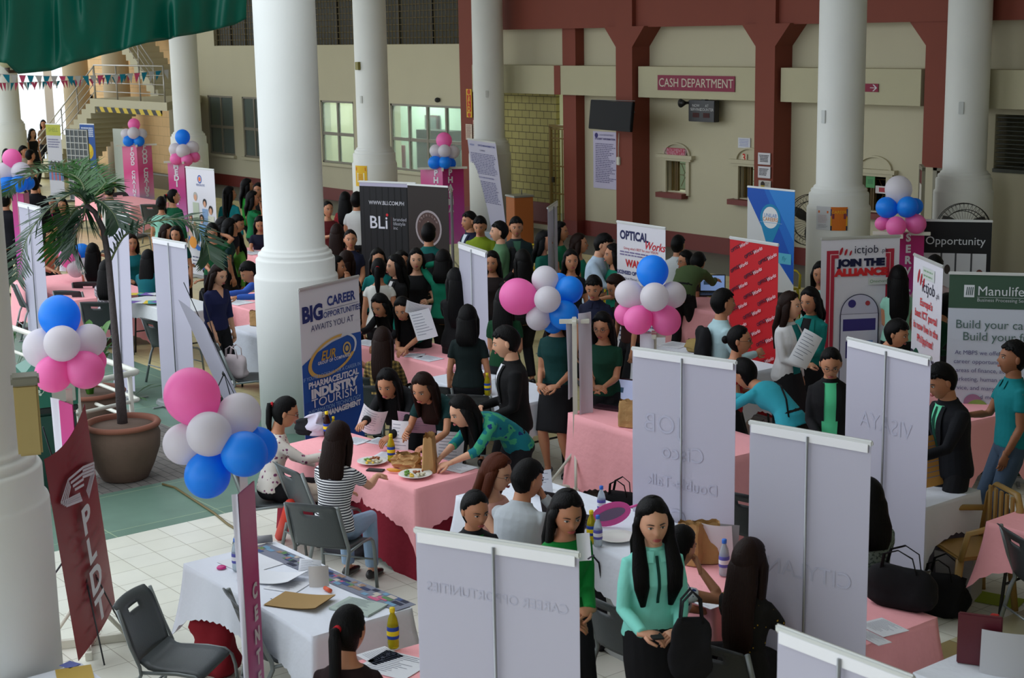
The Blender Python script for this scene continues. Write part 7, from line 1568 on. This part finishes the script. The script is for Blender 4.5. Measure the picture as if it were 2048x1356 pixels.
pp(519, 430, 0, 1.58, 'woman in navy with a yellow pendant writing at the table against the tall near column', 'sit', 10, top=('tee', (24, 26, 46)), hair=('long', 'k', .22), arms=('table', 'write'), head=(16, 0, 0))
pp(457, 373, 160, 1.60, 'woman with long black hair in a turquoise cardigan standing at the back', top=('long', (24, 136, 146)), hair=('long', 'k', .44), head=(0, -60, 0))
pp(494, 358, 90, 1.66, 'tall woman in bright green with long hair standing at the back', top=('tee', (36, 150, 50)), hair=('long', 'k', .3))
pp(505, 382, 80, 1.58, 'woman in emerald green with a thin bag strap and her hand at her mouth', top=('tee', (16, 110, 64)), hair=('long', 'k', .2), arms=('face', 'face'), extras=(('shoulder_bag', (150, 130, 110)),))
pp(516, 366, -20, 1.60, 'woman looking left beside the tall near column at the back', top=('tee', BLK), hair=('bob', 'k'))
pp(345, 378, 150, 1.60, 'woman in a dark green blouse with a ponytail, in front of the MEDI FI sign', top=('long', (14, 84, 56)), hair=('pony', 'k', .3), head=(0, -50, 0))
pp(322, 392, 160, 1.56, 'person in pale mint beside the dark green blouse', top=('tee', (140, 200, 180)), hair=('bun', 'k'))
pp(218, 365, 150, 1.66, 'man in a white t-shirt standing right of the palm crown', male=True, top=('tee', (196, 194, 188)), hair=('short', 'k'), head=(0, 60, 0))
pp(102, 392, 15, 1.58, 'woman in black with a pink lanyard seated behind the palm fronds', 'sit', 4, top=('tee', (22, 22, 30)), hair=('long', 'k', .3), extras=(('lanyard', (206, 40, 120)),))
pp(124, 396, -10, 1.58, 'woman with long hair seated just right of the pink lanyard', 'sit', 4, top=('tee', (40, 30, 40)), hair=('long', 'k', .26))
pp(96, 455, 30, 1.60, 'person in a peach top behind the palm fronds', 'sit', 14, top=('tee', (216, 130, 110)), hair=('bob', 'k'), arms=('table', 'table'))
pp(66, 355, -160, 1.70, 'man in black with his back turned under the left balloon bunch', male=True, top=('shirt', (18, 18, 24)), hair=('short', 'k'))
pp(10, 385, 150, 1.72, 'man in black at the left edge with a yellow badge', male=True, top=('shirt', (20, 20, 28)), hair=('short', 'k'), extras=(('lanyard', (190, 170, 60)),))
sit_chair(pp(184, 487, 165, 1.58, 'woman in a pale teal floral top, seated by the balloons on the pink cloth', 'sit', 4, top=('cap', 'tealfloral'), hair=('long', 'k', .32), arms=('table', 'hair')), 'black folding chair under the woman in the pale teal floral top', DK)
sit_chair(pp(212, 520, 155, 1.58, 'woman in a red and grey floral top, seated left of the palm trunk', 'sit', 6, top=('tee', 'redfloral'), bottom=PT((30, 34, 60)), hair=('long', 'k', .30), arms=('table', 'table')), 'black folding chair under the woman in the red floral top', DK)
pp(296, 500, 160, 1.60, 'woman with long black hair writing at the scattered papers between the white banners', 'sit', 14, top=('tee', (20, 100, 110)), hair=('long', 'k', .42), arms=('write', 'table'))
pp(262, 468, 10, 1.58, 'woman in teal behind the leaning white banner right of the palm trunk', 'sit', 8, top=('tee', (20, 110, 120)), hair=('bob', 'b'), arms=('table', 'table'))
pp(332, 448, 60, 1.58, 'woman with dark hair bowed, under the arching palm frond', 'sit', 10, top=('tee', (40, 26, 22)), hair=('long', 'b', .24), arms=('table', 'table'))
pp(352, 452, -20, 1.58, 'woman in dark teal beside the bowed dark hair under the palm frond', 'sit', 8, top=('tee', (16, 70, 66)), hair=('long', 'k', .2))
pp(46, 292, 60, 1.68, 'young man in white far left below the stairs', male=True, top=('shirt', (186, 176, 160)), hair=('short', 'k'))
pp(12, 298, 170, 1.62, 'woman with long black hair at the far left edge', top=('tee', (20, 20, 24)), hair=('long', 'k', .3))
pp(60, 300, 120, 1.66, 'dark-haired man beside the young man in white, far left', male=True, top=('tee', (90, 60, 50)), hair=('short', 'k'))
pp(64, 258, 30, 1.64, 'woman in black standing far back with bare arms, right of the far left column', top=('sleeveless', (20, 20, 24)), hair=('long', 'k', .2), skin='l')
pp(86, 240, 0, 1.60, 'person in brown standing far back in the bright doorway', top=('tee', (110, 90, 70)), hair=('bob', 'k'))
pp(1870, 512, 170, 1.70, 'person with short dark hair in front of the Opportunity banner picture', male=True, top=('tee', (150, 130, 130)), hair=('short', 'k'))
pp(1312, 700, -150, 1.60, 'person in red and white plaid seated behind the white signpost with the crumpled strip', 'sit', 10, top=('long', 'redplaid'), hair=('bun', 'b'), arms=('table', 'table'))
pp(1188, 548, -10, 1.60, 'young person in navy looking down above the white signpost', lean=8, top=('polo', NVY), hair=('short', 'k'), head=(14, 0, 0))
pp(1236, 545, -60, 1.60, 'person wearing a grey cap, seen from above behind the blue balloons', lean=16, top=('tee', (60, 30, 26)), hair=('long', 'b', .3), head=(20, 0, 0))
pp(1142, 500, 10, 1.62, 'dark-clothed person behind the topmost white balloon of the bare post', top=('tee', (20, 22, 24)), hair=('bob', 'k'))
pp(935, 610, 172, 1.58, 'person in dark clothes behind the long-haired woman with papers', top=('tee', (16, 30, 30)), hair=('bob', 'k'))
# ---------------------------------------------------------------- things held or carried
def at_hand(rt, i, dz=0.): return rt[1][i] + Vector((0, 0, dz))
yr = r_mint[0].rotation_euler.z
h0 = at_hand(r_mint, 1); box_thing(h0 + Vector((0, 0, -.0)), yr, (.07, .14, .01), 'dark phone in the hands of the woman in the mint blouse', 'mobile_phone', 'phone', (20, 20, 22))
q = PD(1382, 1236, r_mint[1][1], -.05); bg = blob_bag((q.x, q.y, q.z - .36), yr, (.26, .08, .36), 'black drawstring bag hanging beside the woman in the mint blouse', (26, 26, 30), name='drawstring_bag', lumps=.03)
h0 = at_hand(r_grn, 0); held_sheet(PD(1166, 1094, h0, .04), .08, .16, yr, .3, 'white paper held close by the woman in the bright green top')
mb = MB(); mb.tube([PD(1176, 1118, h0, -.1), PD(1188, 1110, h0, -.12)], [.005] * 2, 6); tag(mb.build('pen', plast((30, 30, 50)), None), 'dark pen in the hand of the woman in the bright green top', 'pen')
def hs(px, py, ref, dd, w, h, yaw, pitch, lb, **k): return held_sheet(PD(px, py, ref, dd), w, h, math.radians(yaw), math.radians(pitch), lb, **k)
T2 = P(760, 900, .76); TZ = .762
hs(836, 620, P(850, 720, .75), 0, .28, .22, 40, 40, 'white folder held out by the long-haired woman in black', roll=.3)
hs(846, 650, P(850, 720, .75), .02, .24, .34, 45, 8, 'white sheets hanging from the hand of the long-haired woman in black', roll=-.25)
hs(775, 633, P(780, 700, .75), 0, .28, .18, 40, 30, 'grey-white sheet being passed over the far pink table')
hs(742, 845, T2, .1, .22, .30, 40, 30, 'curled white sheet lifted by the woman bending to write', roll=.4, bend=.05)
hs(798, 876, T2, 0, .16, .30, 30, -6, 'upright white leaflet standing near the writing hand')
hs(832, 846, T2, .15, .34, .20, 36, 14, 'colourful magazine page held by the bending woman in dark teal', col=(190, 150, 170), name='magazine', cat='magazine')
hs(900, 896, T2, -.1, .24, .28, 60, -8, 'sheet of small photos held by the woman in the swirled blouse', roll=.12)
hs(1078, 970, P(1080, 1000, .76), .05, .20, .28, 40, 20, 'white sheet held by the man in the pale grey shirt')
hs(1612, 698, P(1600, 960, 0), -.3, .20, .34, 60, -12, 'striped folder carried by the woman in the white blazer', roll=.55)
hs(978, 478, P(980, 470, 1.3), -.1, .22, .22, 40, 0, 'pale blue printed sheet held in front of the man in olive green', col=(190, 204, 214))
hs(962, 478, P(962, 470, 1.3), -.05, .24, .28, 40, 0, 'brown folder held by the man in olive green', col=(150, 124, 80), name='folder', cat='folder', roll=.5)
hs(1692, 832, P(1690, 1000, 0), -.05, .14, .36, 30, 0, 'tan envelope under the arm of the woman in the black blazer', col=(150, 120, 54), name='envelope', cat='envelope', roll=-.12)
hs(1872, 920, P(1885, 975, .76), -.05, .26, .40, 60, -5, 'brown envelope stood on the white table by the man in the suit', col=(176, 126, 54), name='envelope', cat='envelope', roll=-.2)
hs(2026, 812, P(2030, 1000, 0), -.5, .18, .18, 30, 10, 'printed leaflet in the hand of the man in the teal polo', roll=.5)
hs(1130, 722, P(1205, 950, 0), -.1, .14, .30, 30, 0, 'white sheet tucked beside the woman with glasses in dark green') if False else None
# ---------------------------------------------------------------- on the tables
def on(px, py, z=TZ): return P(px, py, z)
bottle(on(783, 922), 'yellow-capped iced tea bottle standing among the plates of food', 'tea', 1.05)
bottle(on(655, 874), 'dark iced tea bottle with a yellow cap beside the plastic bag', 'teadark', 1.05)
bottle(on(975, 790), 'yellow-capped bottle on the white table before the boy in the black suit', 'tea')
bottle(on(806, 701), 'yellow-capped bottle at the far pink table by the woman in plaid', 'tea')
bottle(on(1183, 1085), 'yellow-capped bottle left of the two water bottles on the laptop table', 'tea', 1.05)
bottle(on(1196, 1092), 'blue-capped water bottle in front of the pink fan', 'water'); bottle(on(1203, 1030), 'blue-capped water bottle behind the pink fan', 'water')
bottle(on(1448, 1150), 'blue-capped water bottle behind the woman in the mint blouse', 'water', 1.1)
bottle(on(474, 1140), 'blue-capped water bottle behind the CENTERS signpost', 'water'); bottle(on(787, 1295), 'yellow-capped bottle with a blue label at the bottom centre', 'tea', 1.1)
bottle(on(700, 790) if False else on(1900, 800), 'green and yellow bottle left of the Manulife banner', 'tea'); bottle(on(668, 872), 'second slim bottle behind the seated striped top', 'tea', .8)
plate(on(745, 926), 'plate of rice and vegetables beside the striped top', True, .13); plate(on(831, 952), 'plate of food with yellow banana slices at the corner of the pink table', True, .14); plate(on(1234, 1078), 'upturned white plate on the laptop table', False, .14)
mb = MB(); mb.tube([(-.07, .02, .02), (-.03, 0, .024), (.03, 0, .024), (.08, .02, .02)], [.006, .017, .016, .005], 8); o = mb.build('banana', mat('ripe_banana', (214, 150, 40), .5, var=.2, vscale=30), None); o.location = on(787, 946, .758); o.rotation_euler = (0, 0, .5); tag(o, 'single banana lying between the phone and the plate', 'fruit')
box_thing(on(751, 941, .757), .6, (.15, .075, .01), 'dark phone face down on the pink cloth', 'mobile_phone', 'phone', (40, 34, 34))
paper_bag(on(860, 940, .757), 2.4, .20, .12, .30, 'upright brown paper bag on the plates table', crumple=.004); paper_bag(on(815, 935, .757), .5, .22, .14, .12, 'crumpled brown paper bag beside the yellow-capped bottle', crumple=.05)
paper_bag(on(1380, 1125), .3, .16, .12, .28, 'brown paper bag nearest the woman in the mint blouse', (150, 104, 56)); paper_bag(on(1412, 1122), .9, .18, .12, .28, 'open brown paper bag left of the white tent card', (150, 104, 56))
paper_bag(on(1257, 852), .4, .16, .11, .24, 'brown paper bag beside the dark laptop on the long pink cloth', (150, 104, 56)); paper_bag(on(905 - 388, 650), .4, .2, .14, .18, 'small brown bag on the white table against the near column', (170, 130, 90))
t_ = on(1434, 1130); 
hs(1432, 1090, t_, 0, .22, .30, 30, 14, 'large white tent card standing beside the brown bags', lines=0)
hs(1443, 1092, t_, .12, .22, .30, 30, -14, 'rear leaf of display card standing by the water bottle', col=(150, 150, 156), lines=0)
laptop(on(1145, 1040), face_yaw(on(1145, 1040), 150) + math.pi, 'open laptop with a lit screen on the white table', screen=(150, 158, 200)); laptop(on(1228, 815), face_yaw(on(1228, 815), 150), 'dark maroon laptop open on the long pink cloth', lid=(54, 30, 40), on=False); laptop(on(1425, 590), face_yaw(on(1425, 590), 0) + math.pi, 'open laptop with a bright screen behind the red banner', screen=(140, 170, 226))
t_ = on(1222, 1052); f_ = empty('hand_fan', t_ + Vector((0, 0, .09)), face_yaw(t_, 0) + math.pi, 'pink oval hand fan with a printed figure leaning on the plate', 'fan')
mb = MB(); mb.tube([(0, .003, 0), (0, -.003, 0)], [(.15, .085)] * 2, 28, side=(1, 0, .35), smooth=False); o = mb.build('fan_disc', plast((222, 80, 160)), f_); mb = MB(); mb.tube([(0, -.004, .0), (0, -.006, .0)], [(.11, .04)] * 2, 20, side=(1, 0, .35), smooth=False); mb.build('printed_figure', printm((120, 100, 130)), o); mb = MB(); mb.tube([(.13, 0, .05), (.2, 0, .07)], [.01] * 2, 6); mb.build('handle', plast((222, 80, 160)), f_)
def fs(px, py, w, d, yaw, lb, **k): return flat_sheet(on(px, py, k.pop('z', .757)), w, d, math.radians(yaw), lb, **k)
fs(600, 1205, .38, .26, 28, 'brown envelope lying open on the near white table', name='envelope', col=(160, 128, 76), cat='envelope', lines=0, th=.006, curl=.03)
fs(575, 1172, .24, .20, 28, 'printed certificate sheet on the near white table', group=None); fs(545, 1158, .42, .24, 25, 'curling white sheet behind the certificate on the near white table', curl=.05, lines=0)
fs(505, 1125, .36, .34, 5, 'large blank sheet at the back of the near white table', lines=0)
fs(717, 1215, .30, .22, 22, 'newspaper with a portrait on the near white table', name='newspaper', col=(170, 184, 176), cat='newspaper', th=.012)
# long printed poster strip along the far edge of the near table
a, b = on(515, 1092, .758), on(812, 1216, .758); L_ = (b - a).length; ps_ = flat_sheet((a + b) / 2, L_, .16, math.atan2((b - a).y, (b - a).x), 'long photo poster strip unrolled along the far edge of the near white table', 'poster_strip', (120, 124, 140), 'poster', lines=0)
mb = MB(); rn = random.Random(3); cols = [(40, 50, 90), (60, 80, 130), (150, 120, 100), (30, 34, 60), (190, 180, 170), (90, 130, 80), (200, 90, 130), (110, 150, 180)]
for i in range(70): u = rn.uniform(-.5, .45) * L_; w_ = rn.uniform(.02, .10); v = rn.uniform(-.075, .04); mb.add([(u, v, .0045 + i * 1e-5), (min(u + w_, L_ / 2), v, .0045 + i * 1e-5), (min(u + w_, L_ / 2), v + .035, .0045 + i * 1e-5), (u, v + .035, .0045 + i * 1e-5)], [(0, 1, 2, 3)], i % 8, False)
mb.build('printed_pictures', [printm(c) for c in cols], ps_, fixn=False)
mb = MB(); mb.tube([a + Vector((-.06, -.03, .03)), a + Vector((0, .12, .03))], [.028] * 2, 14); tag(mb.build('rolled_poster', paper((150, 150, 156)), None), 'rolled end of the photo poster at the far left corner of the near table', 'poster')
mb = MB(); mb.lathe([(.001, .018), (.025, .018), (.033, .012), (.033, .004), (.025, 0)], n=24); o = mb.build('powder_compact', plast((206, 40, 130), .3), None); o.location = on(443, 1137, .757); tag(o, 'round pink compact on the near white table', 'compact')
hs(617, 1135, on(617, 1150), 0, .16, .11, 35, -20, 'small white name card standing on the near white table'); hs(638, 1160, on(640, 1172), 0, .13, .18, 60, -18, 'clear picture stand leaning on the near white table', col=(196, 190, 186), lines=0)
mb = MB(); mb.tube([(0, 0, .014), (.07, 0, .014)], [.014] * 2, 12); o = mb.build('orange_roll', plast((220, 90, 50)), None); o.location = on(650, 1180, .757); tag(o, 'small orange roll below the clear picture stand', 'roll')
for (px, py, w, d, yw, lb) in ((770, 884, .30, .2, 20, 'form being written on at the pink plates table'), (712, 882, .22, .18, 10, 'yellow-edged pad near the watch on the plates table'), (780, 912, .26, .2, 30, 'crumpled papers left of the tea bottle'), (912, 935, .30, .22, 12, 'white folder at the right end of the plates table'), (665, 902, .2, .16, 0, 'papers under the arm of the floral blouse'), (1090, 985, .3, .22, 30, 'white papers in front of the pale grey shirt'), (1010, 760, .3, .2, 20, 'loose sheets behind the mint basket'),
        (735, 686, .35, .25, 10, 'papers being signed on the far pink table'), (856, 717, .3, .22, 5, 'clear plastic envelopes on the far pink table'), (830, 711, .2, .2, 40, 'blue-edged papers beside the plaid shirt'), (1765, 1255, .24, .2, -10, 'white sheet below the black shoulder bag'), (1745, 1276, .22, .1, -10, 'second white sheet at the edge of the black bag table'), (790, 1330, .34, .3, 20, 'printed text sheets at the bottom centre'), (760, 1312, .2, .2, 0, 'cream sheet under the printed text sheets'),
        (1350, 690, .3, .3, 10, 'printed sheets on the white table left of the backpack man'), (1405, 1200, .3, .16, 0, 'white sheet under the bare elbow behind the mint blouse'), (505, 505, .5, .3, 0, 'white papers left of the tall near column, under the hands of the woman in navy'), (1765, 776, .3, .2, 0, 'leaflet right of the blazer woman with glasses'), (470, 604, .5, .3, 10, 'papers on the pink cloth by the blue-shirted man')): fs(px, py, w, d, yw, lb)
fs(150, 1352, .26, .20, -18, 'yellow-brown envelope on the white cloth in the bottom left corner', name='envelope', col=(196, 164, 76), cat='envelope', lines=0); fs(140, 1330, .09, .08, 20, 'sheet with a blue shape beside the yellow-brown envelope', col=(110, 120, 190), lines=0)
rn = random.Random(5)
for i in range(12): fs(262 + (i % 6) * 12, 588 + (i // 6) * 16, rn.uniform(.14, .26), rn.uniform(.1, .2), rn.uniform(-60, 60), '%s flyer %s on the table between the leaning banners' % (['white', 'yellow', 'teal', 'violet'][i % 4], ['far left', 'left', 'near left', 'middle', 'right', 'far right'][i % 6] + (' front' if i > 5 else ' back')), name='flyer', col=[(220, 222, 226), (226, 196, 60), (70, 160, 160), (120, 90, 170)][i % 4], lines=3, z=.757 + i * .003, group='flyers on the table between the leaning banners')
# open basket, bags
bt = empty('mint_basket', on(943, 768, .757), .3, 'mint plastic basket on the white table before the boy in the black suit', 'basket'); m_ = mat('mint_plastic', (130, 200, 190), .4)
mb = MB(); mb.box((0, 0, .006), (.30, .2, .012)); mb.build('base', m_, bt); mb = MB()
for z in (.03, .06, .09): mb.tube([(-.15, -.1, z), (.15, -.1, z), (.15, .1, z), (-.15, .1, z), (-.15, -.1, z)], [.006] * 5, 5)
for i in range(20): a_ = i / 20 * 4; k_ = int(a_); f_ = a_ - k_; c4 = [(-.15, -.1), (.15, -.1), (.15, .1), (-.15, .1), (-.15, -.1)]; x = c4[k_][0] + (c4[k_ + 1][0] - c4[k_][0]) * f_; y = c4[k_][1] + (c4[k_ + 1][1] - c4[k_][1]) * f_; mb.tube([(x, y, 0), (x, y, .1)], [.005] * 2, 5)
mb.build('woven_sides', m_, bt)
blob_bag(on(1800, 1212, .757), .25, (.46, .20, .26), 'black shoulder bag on the pink cloth behind the CITYLAND banner', (18, 17, 20)); q = P(1880, 1225, 0); blob_bag((q.x, q.y, 0), .3, (.4, .3, .3), 'black rucksack on the floor behind the black shoulder bag', (16, 16, 18), name='rucksack', lumps=.05)
q = P(1900, 1190, 0); t = empty('archive_box', (q.x, q.y, 0), .35, 'grey-white lidded box with an orange sticker on the floor', 'box'); mb = MB(); mb.box((0, 0, .17), (.40, .32, .34), bev=.004); mb.build('box_body', paper((164, 160, 160)), t); mb = MB(); mb.box((0, 0, .35), (.42, .34, .09), bev=.004); l_ = mb.build('lid', paper((170, 166, 166)), t); mb = MB(); mb.box((-.02, .02, .397), (.14, .09, .003)); mb.build('sticker', printm((226, 90, 30)), l_)
q = P(690, 1105, 0); blob_bag((q.x, q.y, 0), .2, (.5, .3, .24), 'grey woven backpack on the floor under the striped top chair', (60, 60, 66), name='backpack', lumps=.04); q = P(620, 1060, 0); blob_bag((q.x, q.y, 0), .2, (.26, .2, .34), 'blue bag on the floor between the two grey chairs', (30, 60, 150), name='tote_bag')
mb = MB(); mb.tube([P(560, 1072, .03), P(582, 1010, .5)], [.045, .055], 16); tag(mb.build('rolled_poster', printm((214, 60, 44)), None), 'red and white rolled poster leaning against the grey chair', 'poster')
q = P(430, 1345, 0); blob_bag((q.x, q.y, 0), .5, (.36, .25, .42), 'dark red bag with black straps under the near white table', (130, 22, 34), name='rucksack', lumps=.04); q = P(540, 1290, .46); blob_bag((q.x, q.y, .46), .6, (.32, .2, .2), 'black and grey patterned bag on the chair by the CENTERS signpost', (60, 58, 62), lumps=.03, pat=pattern_cloth('greyheather'))
q = P(470, 755, .46); blob_bag((q.x, q.y, .46), .4, (.34, .2, .26), 'silver lattice patterned handbag on the grey chair left of the near column', (190, 176, 180), lumps=.02); q = P(620, 1000, .46); blob_bag((q.x, q.y, .46), .4, (.3, .16, .14), 'cream handbag on the grey chair by the rolled red poster', (196, 180, 164), name='handbag', handles=False)
q = P(1240, 1045, 0); blob_bag((q.x, q.y, 0), .4, (.34, .22, .28), 'black bag with handles at the foot of the long pink cloth', (18, 16, 20), name='handbag'); q = P(1190, 1290, 0); blob_bag((q.x, q.y, 0), .4, (.36, .3, .5), 'black backpack on the floor left of the woman in the mint blouse', (20, 20, 24), name='backpack', lumps=.05)
blob_bag(on(632, 870, .757), .4, (.2, .14, .2), 'clear plastic bag of snacks beside the dark tea bottle', (200, 196, 214), name='plastic_bag', handles=False, lumps=.06); q = on(612, 868, .757); blob_bag(q, .5, (.22, .16, .14), 'black pouch beside the clear plastic bag', (20, 20, 24), name='pouch', handles=False)
blob_bag(on(1388, 702), .2, (.2, .18, .14), 'straw-coloured cap on the white table left of the backpack man', (160, 136, 84), name='straw_cap', cat='cap', handles=False, lumps=.03)
mb = MB(); mb.box((0, 0, .15), (.24, .03, .30), bev=.006); o = mb.build('folder', plast((84, 20, 34), .35), None); o.location = on(1957, 1330, .757); o.rotation_euler = (0, 0, .5); tag(o, 'dark red folder standing on the white cloth in the bottom right corner', 'folder')
mb = MB(); mb.box((0, 0, .12), (.05, .10, .24), bev=.006); o = mb.build('red_glossy_box', plast((170, 24, 30), .2), None); o.location = on(1985, 1312, .757); o.rotation_euler = (0, 0, .5); tag(o, 'glossy red box directly behind the dark red folder', 'box')
hs(2005, 1312, on(2005, 1345), -.05, .24, .26, 28, -8, 'blank white card standing right of the dark red folder', col=(176, 176, 180), lines=0); hs(2046, 1332, on(2046, 1350), .1, .12, .07, 28, -8, 'small bordered name card at the bottom right edge')
fl_ = P(1995, 1200, .004); flat_sheet(fl_, .36, .24, .3, 'lime green sheet lying on the floor at the right', col=(140, 160, 30), lines=0)
# balloons lying on the left pink cloth
R10 = on(150, 545, .9); bunch(R10, 'resting on the left pink cloth', [(140, 515, 22, 'pink', 0, 'front'), (163, 505, 18, 'blue', .1, 'behind'), (152, 537, 18, 'white', -.05, 'lower left'), (168, 532, 17, 'white', .03, 'lower right')], (152, 525))
hs(124, 536, R10, 0, .14, .09, 20, -10, 'small name card on the left pink cloth')
# backpacks worn
for o in list(bpy.data.objects):
    if o.name.startswith('person') and o.get('label') and 'backpack' in o['label']:
        yw = o.rotation_euler.z; ln = .62 if 'bending' in o['label'] else 0
        b_ = blob_bag((0, 0, 0), yw, (.28, .16, .40), 'backpack worn by the ' + o['label'].split(' looking')[0].split(',')[0].split(' bending')[0].replace(' with a black backpack', '').replace(' with a dark backpack', '').replace(' with a backpack', ''), (18, 18, 22), handles=False, name='backpack')
        f = Vector((-math.sin(yw), math.cos(yw), 0)); base = o.location - f * .165 + Vector((0, 0, 1.0)) if not ln else o.location + f * .12 + Vector((0, 0, 1.06)); b_.location = base
        if ln: b_.rotation_euler = (-1.0, 0, yw)
